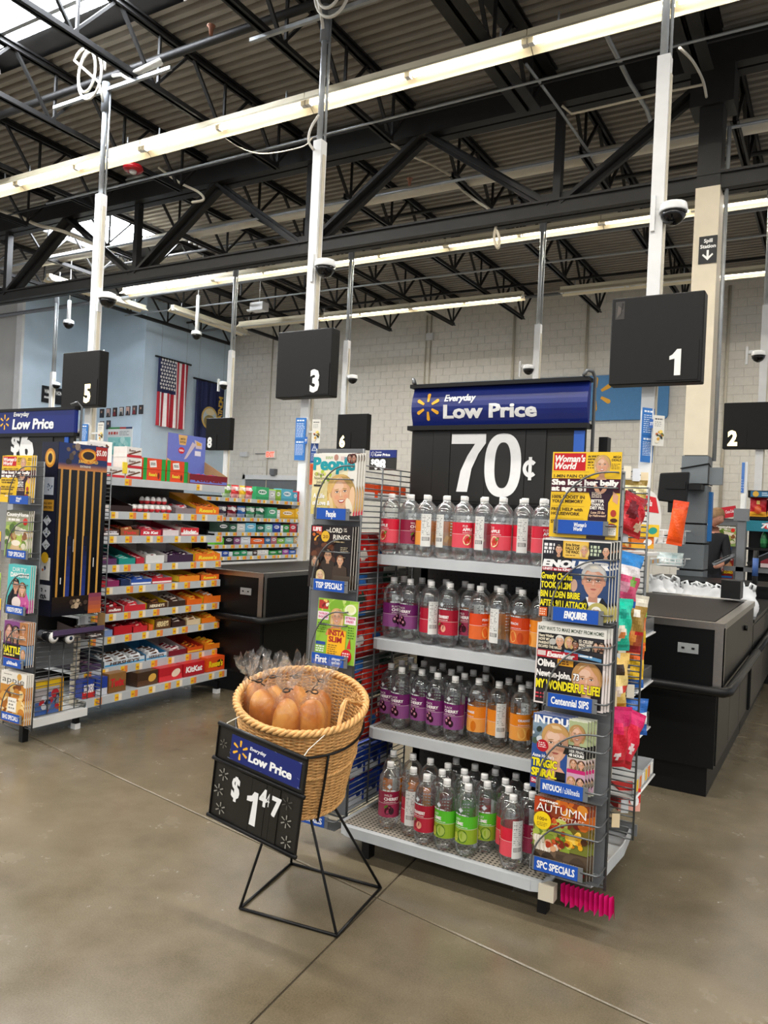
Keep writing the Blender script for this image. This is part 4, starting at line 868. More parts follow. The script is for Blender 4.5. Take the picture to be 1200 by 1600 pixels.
def carton(name, label, cat, loc, size, rz, cols, text=None, tcol='#ffffff', group=None, tsz=.4, extra=None):
    """printed carton: body box with bevelled edges and a printed front"""
    w, d, h = size; o = thing(name, label, cat, loc, rz, group)
    mb = MB(); mb.box(-w/2, w/2, -d/2, d/2, 0, h, cols[0]); mb.box(-w/2-.0006, w/2+.0006, -d/2-.0006, d/2+.0006, h*.46, h*.465, mix(cols[0], '#000000', .35)); c = mb.build('carton_body', M_PRINT, o)
    P = Print(.00008, y0=-d/2-.0008)
    if len(cols) > 1: P.rect(-w/2, 0, w/2, h*.38, cols[1])
    if len(cols) > 2: P.ell(w*.22, h*.5, w*.2, h*.28, cols[2], 14, .3)
    if extra: extra(P, w, h)
    if text: P.text(text, 0, h*(.5-tsz*.45), h*tsz, tcol, .05, .1, align='c', w=w*.78)
    if len(P.f): P.build('front_print', M_PRINT, o)
    return o
p = at_y(949, 1262, 3.3); carton('snack_carton', 'red candy carton lying on the lowest white tray', 'carton', (p.x, 3.62, at_y(950, 1255, 3.62).z), (.1, .1, .1), .6, ['#d8322c', '#f2b0a0', '#ffffff'])
carton('snack_carton', 'blue and yellow candy carton standing on the base side tray', 'carton', (-.85, 3.2, .118), (.07, .09, .2), .7, ['#e8c53a', '#2c6cc0', '#d23a52'])
carton('snack_carton', 'second blue and yellow candy carton behind the first on the base tray', 'carton', (-.86, 3.33, .118), (.07, .09, .2), .7, ['#e8c53a', '#c43a6c', '#2c6cc0'])
for k, (px, py, c) in enumerate(((972, 848, ['#f0b42a', '#ee7a22', '#f7e3a0']), (1000, 846, ['#ee7c22', '#f3b52c', '#ffffff']), (1008, 828, ['#f0c52c', '#f0c52c', '#2a9c8a']))):
    p = at_y(px, py, 3.66); carton('snack_carton', ['flat yellow gum carton behind the divider at upper left', 'orange gum carton behind the divider at upper right', 'yellow carton with teal spot above the orange gum carton'][k], 'carton', (p.x, p.y, p.z-.03), (.1, .08, .055), .5, c)
mb = MB(); mb.box(EX1+.02, -.75, 3.5, 3.92, -.012, 0); mb.build('tray_floor', M_WHITE, unit).location.z = at_y(990, 862, 3.66).z-.004
# hooks with price flags
for k, (px, py, y) in enumerate(((980, 738, 3.5), (994, 742, 3.55), (1007, 748, 3.6), (987, 825, 3.2), (975, 836, 3.15), (965, 945, 3.1), (972, 1012, 3.3), (962, 1032, 3.06), (957, 1092, 3.0), (985, 1080, 3.4), (970, 1104, 3.2), (962, 1185, 3.2), (950, 1200, 3.1), (976, 1260, 3.5), (962, 1282, 3.3))):
    p = at_y(px, py, y); o = thing('peg_hook', 'white price flag on a wire peg hook, %s of the flags down the right side' % ORD[k], 'hook', (p.x, p.y, p.z), .5, 'price flags on the right side of the shelf unit')
    mb = MB(); mb.box(-.016, .016, -.002, .002, -.028, .028, ('#e9e2cf', '#dfe3ea', '#ecd9b4')[k % 3]); mb.build('price_flag', M_PRINT, o)
    mb = MB(); mb.tube([(0, .004, .02), (-.03, .06, .012), (-.08, .13, .01)], .0022, 5); mb.build('hook_wire', M_WIRE, o)
# left side of the unit, seen through the grid: red bags, and blue boxes at the bottom
lc = [('#c81f1c', '#8f1210'), ('#d8341c', '#7d0f10'), ('#b31a1f', '#e3dcd2'), ('#c2241c', '#2b62a8'), ('#cf2a20', '#57595c'), ('#b8161c', '#1d3a2c')]
ln = ['scarlet', 'orange red', 'red and white', 'red and blue', 'red and grey', 'deep red and green']
for k in range(18):
    cidx = k % 6; r = k//6; w_ = .15; p = (EX0-.06, 3.07+.15*(k % 3), 1.28-.2*(k//3))
    o = obj('snack_bag', bag_mesh(w_, .19, .05, [(.15, lc[cidx][1]), (.75, lc[cidx][0]), (1, lc[cidx][1])], [(.5, .45, .2, lc[(cidx+2) % 6][1])], k+20), None, (p[0], p[1], p[2]-.06), math.pi/2)
    tag(o, '%s snack bag behind left wire grid, %s row down, %s from front' % (ln[cidx], ORD[k//3], ORD[k % 3]), 'snack bag', 'bags hung outside the left wire grid')
for k in range(3):
    carton('snack_carton', 'orange topped carton seen through the top of the left grid, %s from the front' % ORD[k], 'carton', (EX0-.06, 3.06+.15*k, 1.575), (.12, .07, .06), math.pi/2, ['#e2531f', '#eceae6'], group='orange cartons behind the left grid')
for k in range(6):
    carton('snack_carton', 'dark blue carton low behind the left grid, %s from the front in the %s layer' % (ORD[k % 3], ['lower', 'upper'][k//3]), 'carton', (EX0-.075, 3.08+.14*(k % 3), .15+.13*(k//3)), (.12, .09, .12), math.pi/2, ['#1f3f9c', '#d9dde4', '#16307c'], group='blue cartons low behind the left grid')
mb = MB(); mb.box(EX0-.16, EX0-.02, 3.0, 3.5, 0, .006); mb.build('side_ledge', M_SHELF, unit).location.z = .143
mb = MB(); mb.box(EX0-.16, EX0-.02, 3.0, 3.5, 0, .006); mb.build('side_ledge', M_SHELF, unit).location.z = 1.568
# pink paper frill below the magazine rack
mb = MB(); n = 22; vs = []
for i in range(n+1):
    t = i/n; x = -.86+.2*t; y = 2.93+(.012 if i % 2 else -.012); vs += [(x, y, .135), (x+.004, y-.004, .135-.06-.025*math.sin(i*2.1)**2)]
mb.add(vs, [(2*i, 2*i+1, 2*i+3, 2*i+2) for i in range(n)], '#d81b78'); mb.add([(a, b+.004, c) for a, b, c in vs], [(2*i, 2*i+2, 2*i+3, 2*i+1) for i in range(n)], '#b8145f')
tag(mb.build('tissue_frill', M_SEMI), 'crumpled hot pink frill poking out under the right magazine rack', 'paper')
# ================================================================== MAGAZINES AND THEIR RACKS
class Cv:
    """draws on a cover in 0..1 of its width and height"""
    def __init__(s, P, w, h): s.P, s.w, s.h = P, w, h
    def r(s, u0, v0, u1, v1, c): s.P.rect(u0*s.w, v0*s.h, u1*s.w, v1*s.h, c)
    def g(s, u0, v0, u1, v1, c0, c1, n=8): s.P.grad(u0*s.w, v0*s.h, u1*s.w, v1*s.h, c0, c1, n)
    def t(s, tx, u, v, hh, c, w=None, bold=.045, shear=0, al='l', back=None): s.P.text(tx, u*s.w, v*s.h, hh*s.h, c, bold, shear, 1, al, w*s.w if w else None, back)
    def e(s, u, v, ru, rv, c, n=18, rot=0): s.P.ell(u*s.w, v*s.h, ru*s.w, rv*s.w, c, n, rot)
    def p(s, pts, c): s.P.poly([(a*s.w, b*s.h) for a, b in pts], c)
    def b(s, u0, v0, u1, v1, n, c, f=.5): s.P.bars(u0*s.w, v0*s.h, u1*s.w, v1*s.h, n, c, f)
    def face(s, u, v, hh, **k): s.P.portrait(u*s.w, v*s.h, hh*s.h, **k)
    def blob(s, u, v, r, cols, n=12, seed=1, sx=1, sy=1): s.P.blob(u*s.w, v*s.h, r*s.w, cols, n, seed, sx, sy)
def c_womans(c):
    c.r(0, 0, 1, 1, '#f0c424'); c.r(.02, .78, .49, .985, '#c4161f'); c.t("Woman's", .04, .885, .075, '#f6f1ec', .44, .04, .25); c.t('World', .04, .8, .075, '#f6f1ec', .32, .04, .25)
    c.b(.52, .8, .66, .96, 5, '#6a5718', .4); c.t('ALWAYS', .52, .94, .022, '#4a3b10', .16); c.t('GOTTA', .52, .905, .022, '#4a3b10', .13); c.t('GO?', .52, .87, .022, '#4a3b10', .08); c.t('MEGA', .88, .93, .025, '#4a3b10', .11, al='l'); c.t('DEALS', .86, .895, .025, '#4a3b10', .13); c.b(.86, .8, .98, .87, 4, '#6a5718', .4)
    c.r(.0, .765, .55, .768, '#8a6a12'); c.t('1-MIN PAIN CURE', .03, .7, .035, '#3a2c0c', .54, .03)
    c.r(0, .53, 1, .69, '#4b0e22')
    c.p([(.55, 0), (.56, .25), (.6, .42), (.55, .55), (.62, .68), (.72, .7), (.82, .68), (.92, .55), (.84, .42), (.84, .2), (.82, 0)], '#2c1126'); c.e(.72, .62, .1, .13, '#d9a283', 18); c.p([(.62, .68), (.72, .54), (.84, .68)], '#2c1126'); c.p([(.9, .55), (.98, .5), (.97, .4), (.9, .44)], '#d9a283')
    c.face(.73, .845, .105, hair='#c8a468', style='bob', body=False)
    c.t('She lost her belly', .01, .615, .062, '#f7f3ee', .96, .06); c.t('at age 61', .01, .545, .058, '#f7f3ee', .5, .06)
    for k, (t, v, wd) in enumerate((('100% BOOST IN', .455, .48), ('YOUR MEMORY', .405, .46), ('FREE HELP with', .31, .46), ('HOUSEWORK', .26, .42), ('SWEET SLEEP', .165, .42))): c.t(t, .02, v, .036, '#4a3510', wd, .03)
    c.r(.02, .5, .5, .502, '#8a6a12'); c.r(.02, .365, .5, .367, '#8a6a12'); c.r(.02, .22, .5, .222, '#8a6a12')
    c.b(.6, .47, .78, .54, 4, '#e8d6c4', .45); c.t('BETTER', .6, .42, .032, '#f4eee6', .18); c.t('THAN A', .6, .38, .032, '#f4eee6', .18); c.t('DIET PILL', .59, .34, .032, '#f4eee6', .2); c.t('Lose 53 lbs', .6, .29, .028, '#f0c9a8', .2, .02, .2); c.t('by Halloween!', .58, .255, .026, '#f0c9a8', .24, .02, .2)
    c.e(.92, .3, .04, .05, '#b23a2c'); c.e(.93, .22, .05, .03, '#4a2416'); c.e(.9, .16, .06, .03, '#8e1c28'); c.r(.86, .05, .97, .14, '#e9e6dd'); c.b(.87, .06, .96, .13, 5, '#8a8a86')
    c.t('that suddenly', .18, .125, .03, '#f4efe6', .5, .03, .3)
def c_enquirer(c):
    c.r(0, 0, 1, 1, '#efece6'); c.r(.01, .0, .99, .985, '#17161c'); c.r(.01, .8, .3, .975, '#232129'); c.r(.31, .77, .68, .985, '#e9b73c'); c.r(.33, .785, .66, .97, '#f0c75a'); c.r(.69, .8, .99, .975, '#20262a')
    c.b(.03, .81, .2, .95, 3, '#f0eef0', .75)
    c.t('Bride Britney', .35, .92, .035, '#3a2408', .2, .04); c.t('FALLS OFF', .35, .875, .036, '#3a2408', .22, .05); c.t('THE WAGON!', .35, .83, .036, '#3a2408', .24, .05); c.b(.35, .795, .55, .815, 1, '#6a4a14')
    c.b(.71, .81, .87, .95, 3, '#c9d6b8', .75)
    c.face(.25, .87, .06, hair='#3a2a20', style='short', top='#222'); c.face(.62, .875, .065, hair='#e6c46a', body=False); c.face(.93, .87, .06, hair='#8a8076', style='bald', top='#333'); 
    c.g(.45, .02, .99, .76, '#1f3560', '#34507e'); c.r(.44, .35, .62, .6, '#2f4470'); c.e(.5, .43, .05, .09, '#c9a28c')
    c.t('ENQUIRER', .03, .65, .085, '#f4f4f4', .95, .075, .15); c.r(.02, .595, .46, .64, '#a8122a'); c.t('UNFIT to be KING', .03, .603, .03, '#f7e9ec', .42, .05)
    c.p([(.55, .0), (.58, .2), (.7, .3), (.92, .3), (.99, .22), (.99, .0)], '#16181f'); c.p([(.68, .3), (.78, .05), (.9, .3)], '#e9ecef')
    c.face(.78, .49, .2, skin='#d39a80', hair='#c8c6c2', style='short', body=False, smile=False, glasses=True)
    for k, (t, wd) in enumerate((('Greedy Charles', .46), ('TOOK $1.2M', .44), ('BIN LADEN BRIBE', .58), ('AFTER 9/11 ATTACK!', .68))): c.t(t, .015, .49-.115*k, .078, '#f2e21c', wd, .04, 0, 'l', '#120f10')
    c.e(.86, .1, .16, .16, '#b8ad62'); c.face(.84, .1, .08, skin='#b98a62', hair='#efece4', style='short', body=False, smile=False, beard='#2a2018'); c.r(.01, .01, .13, .12, '#d8642a'); c.b(.02, .02, .12, .11, 3, '#f2d8c0')
def c_examiner(c):
    c.r(0, 0, 1, 1, '#e9dedb'); c.r(.02, .02, .97, .98, '#2a2529'); c.r(0, .88, 1, 1, '#e4e3dc'); c.t('EASY WAYS TO MAKE MONEY FROM HOME!', .02, .915, .045, '#3a4a38', .94, .03)
    c.r(.02, .68, .4, .87, '#1c1a1c'); c.r(.42, .68, .97, .87, '#2b2a30'); 
    for k, t in enumerate(('Henry Winkler', 'HOW MY', 'PARENTS', 'ESCAPED THE NAZIS!')): c.t(t, .03, .83-.045*k, .032, '#e7dcc4', (.22, .16, .18, .34)[k], .04)
    c.face(.34, .79, .07, hair='#d9d6d0', style='short', body=False); c.e(.24, .78, .05, .045, '#b9b6b0')
    c.face(.48, .8, .06, hair='#c9a868', body=False); c.face(.57, .77, .055, skin='#8a5a42', hair='#1c1614', style='short', body=False); c.t('15 CELEBS', .62, .81, .035, '#e9dfcf', .2, .05); c.t('WHO WERE', .62, .765, .035, '#e9dfcf', .2, .05); c.t('BULLIED', .62, .72, .035, '#e9dfcf', .16, .05); c.face(.86, .78, .05, hair='#2a1c18', body=False); c.face(.94, .78, .055, hair='#3a2a22', style='short', beard='#4a342a', body=False)
    c.p([(.42, .7), (.95, .64), (.95, .6), (.42, .66)], '#5b93bf'); c.b(.5, .63, .9, .67, 1, '#e9f1f6')
    c.r(.02, .58, .62, .67, '#b3182a'); c.r(.03, .6, .15, .66, '#d9c7c2'); c.t('Examiner', .17, .595, .06, '#f6efec', .4, .06, .2); c.b(.24, .66, .42, .675, 1, '#f2e8e4')
    c.face(.76, .36, .2, hair='#b98a52', style='bob', top='#3a2a30', body=False)
    c.r(.33, .5, .56, .58, '#d99a26'); c.b(.35, .51, .54, .57, 2, '#6a3c10', .6)
    c.t('Olivia', .04, .47, .085, '#f4f1ee', .26, .05, 0, 'l', '#1c181a'); c.t('Newton-John, 73', .03, .345, .08, '#f4f1ee', .62, .04, 0, 'l', '#1c181a'); c.t('MY WONDERFUL LIFE!', .03, .2, .105, '#efe021', .92, .045, 0, 'l', '#141012')
    for u in (.03, .26, .5): c.b(u, .06, u+.18, .15, 2, '#c63a48', .45)
    c.e(.78, .08, .12, .1, '#d8d3cc'); c.e(.78, .08, .1, .08, '#6a6a68')
def c_intouch(c):
    c.r(0, 0, 1, 1, '#2b4f93'); c.g(0, .6, .66, .9, '#3a4a52', '#8aa3b8'); c.blob(.18, .72, .2, ['#4a5a4a', '#8a948e', '#2c3a36', '#c9d2d8'], 14, 5)
    c.r(.66, 0, 1, 1, '#d9dcc4'); c.t('INTOUCH', .03, .88, .1, '#f4f5f7', .9, .05); c.face(.44, .62, .25, skin='#dcab8d', hair='#c79a5e', style='short', top='#1c1b1e', smile=False, body=False)
    c.p([(.3, .02), (.28, .25), (.4, .33), (.55, .33), (.64, .26), (.64, .02)], '#d9a385'); c.p([(.44, .02), (.46, .27), (.64, .27), (.64, .02)], '#141316')
    c.e(.2, .58, .11, .11, '#b5182a'); c.b(.12, .55, .28, .63, 3, '#f2dada', .5); c.t("Anne Heche's", .02, .42, .045, '#f7f5f4', .4, .03); c.t('TRAGIC', .02, .3, .1, '#f2e224', .46, .06, 0, 'l', '#15120f'); c.t('SPIRAL', .02, .17, .1, '#f2e224', .46, .06, 0, 'l', '#15120f')
    c.r(.01, .06, .66, .14, '#a8183a'); c.t('Drugs & Heartbreak Ignited', .03, .078, .045, '#f4e3e8', .6, .05)
    c.r(.67, .5, 1, .98, '#aeb98c'); c.face(.82, .8, .12, hair='#b98f5a', style='bob', top='#1e1c1c'); c.r(.67, .5, 1, .66, '#171719')
    for k, t in enumerate(('INSIDE', 'HER FINAL', '48 HOURS')): c.t(t, .69, .61-.048*k, .036, '#f2f1ec', .27, .05)
    c.r(.67, .36, 1, .49, '#cdb7b4'); c.face(.78, .42, .055, hair='#8a5a3a', body=False); c.face(.92, .42, .055, hair='#5a4032', body=False); c.r(.67, .3, 1, .35, '#c2246e'); c.r(.67, .03, 1, .3, '#c9a0b8')
    c.face(.76, .19, .06, hair='#b98a52', body=False); c.face(.92, .19, .06, hair='#3a2620', body=False); c.b(.68, .04, .98, .12, 2, '#4a2050', .6)
def c_autumn(c):
    c.r(0, 0, 1, 1, '#4a3a2a'); c.g(0, .35, 1, 1, '#6f7a2c', '#7a2f1c'); c.blob(.5, .85, .5, ['#b8431c', '#7a1f14', '#c9641f', '#8c3a1a', '#d98a2c'], 40, 2, 1, .45); c.blob(.3, .5, .4, ['#8aa036', '#a9b84a', '#6a8228', '#c8cc62'], 30, 3, 1, .7); c.blob(.42, .62, .16, ['#b8401c', '#d2612a', '#9a2a16'], 14, 4)
    c.g(0, 0, 1, .34, '#2f261e', '#5a4a3a'); c.blob(.4, .17, .45, ['#5c4c3c', '#3a3026', '#6d5a48', '#4a3c30'], 40, 6, 1, .4); c.blob(.8, .5, .18, ['#e8a81c', '#f0bc34', '#c97f16', '#f4cc58'], 22, 7)
    c.e(.93, .53, .06, .06, '#4a2a14')
    for u, v, r in ((.2, .36, .15), (.38, .38, .1), (.68, .13, .17), (.12, .45, .1)):
        for k in range(-3, 4): c.e(u+k*r*.26, v, r*.3, r*.62, ('#efe7da', '#d9cdb8')[k % 2], 12)
        c.e(u, v+.055, r*.12, r*.2, '#8a7a4a', 8)
    c.blob(.45, .42, .2, ['#a83418', '#c4552a', '#d9a27a', '#7a2414'], 16, 8, 1, .5); c.blob(.85, .1, .14, ['#7a1f1c', '#5a6a2a', '#a8722c', '#394a1e'], 18, 9)
    c.t('cottage', .1, .945, .035, '#f7efe6', .34, .04); c.t('AUTUMN', .05, .82, .105, '#fbf6f0', .9, .0); c.t('COTTAGE', .46, .745, .05, '#f4e9d8', .46, .0)
    c.e(.17, .69, .16, .16, '#f3d21c', 22); c.t('100+', .08, .69, .045, '#8a6a10', .18, .04); c.b(.07, .61, .28, .67, 3, '#a8861c', .5)
def c_people(c):
    c.r(0, 0, 1, 1, '#e9e6de'); c.g(0, 0, .8, .8, '#d9c56a', '#efe9c8'); c.blob(.25, .66, .16, ['#b8cc4a', '#d9e06a', '#93b03a'], 12, 2); c.t('People', .01, .74, .2, '#1b9aa6', .93, .06, 0, 'l')
    c.b(.28, .91, .5, .96, 2, '#8aa83a', .5); c.e(.52, .94, .05, .06, '#b98a7a'); c.b(.63, .89, .75, .96, 3, '#c9788a', .4); c.e(.87, .93, .11, .11, '#5a1f1c'); c.face(.82, .93, .05, skin='#a8705a', hair='#2a1412', style='short', body=False); c.face(.92, .93, .055, skin='#a8705a', hair='#3a1a16', body=False)
    c.p([(.35, 0), (.4, .12), (.7, .18), (1, .14), (1, 0)], '#d23a52'); c.face(.68, .36, .28, skin='#e0ad86', hair='#d8b26a', style='long', top='#d43a54', tilt=.12, body=False); c.e(.93, .3, .06, .2, '#e9c39c'); c.e(.88, .12, .07, .2, '#f0e4cc', 14, .3)
    c.t('Olivia', .05, .64, .05, '#5a5348', .22, .0); c.t('Newton-', .05, .575, .05, '#5a5348', .26, .0); c.t('John', .1, .51, .05, '#5a5348', .16, .0); c.r(.05, .46, .22, .49, '#2c2a28')
    for k, (t, u, wd) in enumerate((('A Life', .05, .26), ('of Love &', .04, .4), ('Courage', .16, .42))): c.t(t, u, .27-.115*k, .075, '#fbfaf8', wd, .04, 0, 'l')
def c_life(c):
    c.r(0, 0, 1, 1, '#1c120e'); c.g(0, .5, .6, 1, '#3a1c10', '#140d0b'); c.blob(.15, .8, .16, ['#c9641c', '#e8a23a', '#7a2c12'], 10, 3); c.blob(.3, .55, .3, ['#4a2a1a', '#2a1810', '#6a3c22'], 16, 4)
    c.r(.03, .9, .27, .985, '#c4182a'); c.t('LIFE', .06, .912, .06, '#f6efec', .19, .06); c.t('THE', .37, .91, .03, '#efe6d8', .08, .02); c.t('LORD', .46, .9, .075, '#f4eee2', .3, .02); c.t('OF', .79, .95, .024, '#efe6d8', .07, .02); c.t('THE', .79, .915, .024, '#efe6d8', .08, .02); c.t('RINGS', .55, .79, .075, '#f4eee2', .4, .02)
    c.e(.36, .83, .1, .11, '#e9b92c', 20); c.t('20', .3, .8, .05, '#7a4a0c', .13, .02); c.b(.55, .735, .93, .77, 1, '#c9b48a', .5)
    # painted figures kept generic: four travellers in cloaks
    for u, v, s, hr, st, sk in ((.45, .52, .1, '#2a1a12', 'short', '#c99a78'), (.75, .45, .085, '#8a4a22', 'short', '#cfa280'), (.15, .43, .075, '#5a4a3c', 'long', '#bf9274'), (.3, .2, .085, '#e4cf9a', 'long', '#dcb493')):
        c.p([(u-.2, 0), (u-.16, v-.1), (u, v-.04), (u+.16, v-.1), (u+.2, 0)], mix('#1a1210', '#4a3a2c', u)); c.face(u, v, s, skin=sk, hair=hr, style=st, smile=False, body=False)
    c.g(.62, 0, 1, .22, '#2a211c', '#4c4034'); c.b(.75, .6, .95, .68, 3, '#b8a98c', .4); c.b(.7, .5, .9, .52, 1, '#b8a98c', .4)
def c_first(c):
    c.r(0, 0, 1, 1, '#8fbf3c'); c.blob(.5, .9, .45, ['#a9d04e', '#7db02c', '#c4dc7a'], 20, 2, 1, .3); c.r(.02, .83, .26, .97, '#b8342a'); c.blob(.14, .9, .12, ['#f0c46a', '#7a1c1c', '#f4ead8'], 8, 3); c.e(.82, .86, .14, .11, '#eef0cf'); c.e(.82, .87, .1, .07, '#dfe8a8')
    c.t('THYROID', .02, .735, .04, '#c22a6a', .26, .04); c.r(.01, .66, .29, .79, '#f3e3ec'); c.t('THYROID', .03, .735, .036, '#c22a6a', .24, .04); c.t('SHOCKER', .03, .685, .036, '#c22a6a', .24, .04)
    c.face(.5, .72, .13, hair='#d8b06a', style='long', top='#e07a5a'); c.r(.7, .63, .98, .76, '#f3e3ec'); c.t('STRESS', .72, .71, .036, '#c22a6a', .24, .04); c.t('FREE!', .74, .655, .036, '#c22a6a', .18, .04)
    c.r(.3, .0, .76, .52, '#f0b41c'); c.e(.53, .5, .2, .06, '#f0b41c'); c.t('INSTA', .32, .43, .085, '#a8201c', .4, .055); c.t('SLIM', .34, .325, .085, '#a8201c', .32, .055); c.b(.33, .06, .58, .29, 7, '#6a4a10', .4)
    c.e(.8, .13, .13, .14, '#c81e28', 22); c.b(.71, .07, .89, .19, 3, '#f7e6e6', .55); c.b(.03, .45, .27, .62, 5, '#4a7a1c', .45); c.r(.02, .26, .26, .31, '#2c4a9c'); c.b(.03, .14, .25, .25, 3, '#eef2f6', .5); c.b(.03, .02, .25, .12, 4, '#3a6a1c', .45); c.b(.8, .4, .97, .6, 5, '#3f7320', .4); c.p([(.8, .25), (.86, .42), (.9, .25)], '#c62a2a')
def c_country(c):
    c.r(0, 0, 1, 1, '#8fa860'); c.g(0, .75, 1, 1, '#b8b49a', '#4a4a3c'); c.t('CountryHome', .02, .88, .08, '#f6f4ee', .95, .05); c.b(.1, .77, .7, .84, 1, '#f6f2ea', .7); c.e(.85, .77, .1, .1, '#d8342a')
    c.blob(.5, .4, .48, ['#6d8a34', '#a9bf56', '#4f6c24', '#d9d2b8', '#8a5a34', '#efe6d4', '#c9a86a'], 46, 4, 1, .8); c.p([(.2, .1), (.35, .3), (.6, .3), (.75, .1)], '#d8b98a'); c.e(.5, .3, .2, .08, '#f0e6d2'); c.b(.6, .55, .95, .6, 1, '#f3ede0')
def c_dance(c):
    c.r(0, 0, 1, 1, '#58c4c4'); c.t('DIRTY', .2, .86, .085, '#f7f4f0', .6, .0); c.t('DANCING', .12, .74, .095, '#f7f4f0', .8, .05); c.p([(0, 0), (.05, .3), (.3, .55), (.55, .5), (.6, 0)], '#1c1a22'); c.p([(.4, 0), (.5, .4), (.8, .5), (1, .25), (1, 0)], '#c85a9c'); c.face(.38, .55, .14, skin='#d9a084', hair='#17120f', style='short', body=False, smile=False); c.face(.68, .5, .13, skin='#e3b294', hair='#8a5a34', style='long', body=False); c.e(.45, .2, .2, .16, '#e9d8d4'); c.blob(.8, .1, .16, ['#a82c8a', '#e07ab0', '#6a2a8a'], 8, 2)
def c_battle(c):
    c.r(0, 0, 1, 1, '#2a1c2c'); c.g(0, .4, .66, 1, '#4a2c5a', '#8a4a8a'); c.face(.22, .74, .17, skin='#d9a08a', hair='#5a2c3c', style='long', body=False); c.face(.5, .72, .17, skin='#cf9a80', hair='#2a1a1c', style='long', body=False); c.r(.66, .5, 1, 1, '#b87a4a'); c.b(.7, .6, .96, .7, 3, '#f4e6d2', .5); c.face(.82, .84, .1, hair='#8a5a34', style='short', body=False); c.r(0, .05, 1, .48, '#141114'); c.t('BATTLE', .04, .28, .15, '#f2e31e', .72, .06); c.b(.04, .2, .7, .26, 1, '#f0dc6a', .7); c.r(.02, .1, .72, .17, '#c21c5a'); c.r(.74, .05, 1, .48, '#6a8ab0'); c.face(.87, .3, .09, hair='#b98a52', body=False)
def c_apple(c):
    c.r(0, 0, 1, 1, '#c88a3a'); c.r(0, .74, 1, 1, '#e9e4da'); c.b(.1, .93, .5, .96, 1, '#8a8478', .5); c.t('apple', .06, .79, .12, '#4a4844', .86, .0); c.e(.72, .93, .09, .08, '#d8a24a'); c.blob(.5, .4, .55, ['#d9a04a', '#b8702a', '#e8bc6a', '#8f4f1c', '#f0d090', '#c9822f'], 60, 3, 1, .75)
    for k in range(9): c.e(.12+.1*k, .25+.2*math.sin(k*1.7), .1, .03, '#f2d8a2', 12, k*.7)
    c.r(.34, .22, .68, .5, '#f4efe4'); c.b(.38, .26, .64, .46, 3, '#8f8a80', .5)
def c_generic(c):
    c.r(0, 0, 1, 1, '#7a3a8c'); c.r(0, .7, 1, 1, '#f0c82c'); c.t('40', .5, .78, .12, '#4a1c6a', .4, .05); c.blob(.5, .35, .4, ['#d8642a', '#f0b85a', '#4a6ab8', '#c92a4a'], 20, 4); c.b(.1, .1, .9, .25, 3, '#f4ecd8', .5)
def c_tvmag(c):
    c.r(0, 0, 1, 1, '#8a2a24'); c.b(.05, .9, .95, .97, 1, '#f6f0ea', .8); c.t('TV', .08, .76, .12, '#f3f0ec', .3, .06); c.r(.02, .2, .42, .72, '#c9b8b0'); c.blob(.2, .45, .2, ['#c0392b', '#efe2d0', '#a8342a'], 12, 2); c.e(.72, .6, .2, .28, '#d99a4a'); c.face(.72, .72, .12, hair='#c9862c', body=False); c.t('OVER', .5, .38, .1, '#f0d22c', .44, .05); c.t('BOARD', .48, .26, .1, '#f0d22c', .5, .05); c.r(.05, .04, .95, .14, '#2f6fb5')
def magazine(name, label, p, w, h, cover, th=.006, lean=0, group=None, cat='magazine'):
    o = thing(name, label, cat, p, 0, group); o.rotation_euler.x = -lean
    mb = MB(); mb.box(0, w, -th/2, th/2, 0, h, '#dedad2'); mb.box(-.0004, .001, -th/2-.0003, th/2+.0003, 0, h, '#b9b4ac')
    for i in range(3): mb.box(w, w+.0003, -th/2+th*(.2+.3*i), -th/2+th*(.28+.3*i), 0, h, '#a29d94')
    mb.build('pages', M_PRINT, o)
    P = Print(.00003, y0=-th/2-.0004); cover(Cv(P, w, h)); P.v = [(min(max(x, 0), w), y, min(max(z, 0), h)) for x, y, z in P.v]; P.build('cover', M_GLOSS, o)
    return o
def rack(label, x0, x1, y, z0, z1, legs=()):
    o = thing('magazine_rack', label, 'magazine rack', (0, 0, 0))
    mb = MB(); mb.box(x0, x1, y, y+.006, z0, z1); mb.build('back_panel', M_GREY, o)
    mb = MB(); mb.tube([(x1, y+.003, z0-.02), (x1, y+.003, z1)], .006, 6); mb.build('side_rod', M_WIRE, o)
    mb = MB(); mb.tube([(x0, y+.003, z0-.02), (x0, y+.003, z1)], .006, 6); mb.build('side_rod', M_WIRE, o)
    mb = MB(); mb.tube([(x0, y+.003, z0-.01), (x1, y+.003, z0-.01)], .005, 6); mb.build('bottom_rod', M_WIRE, o)
    return o
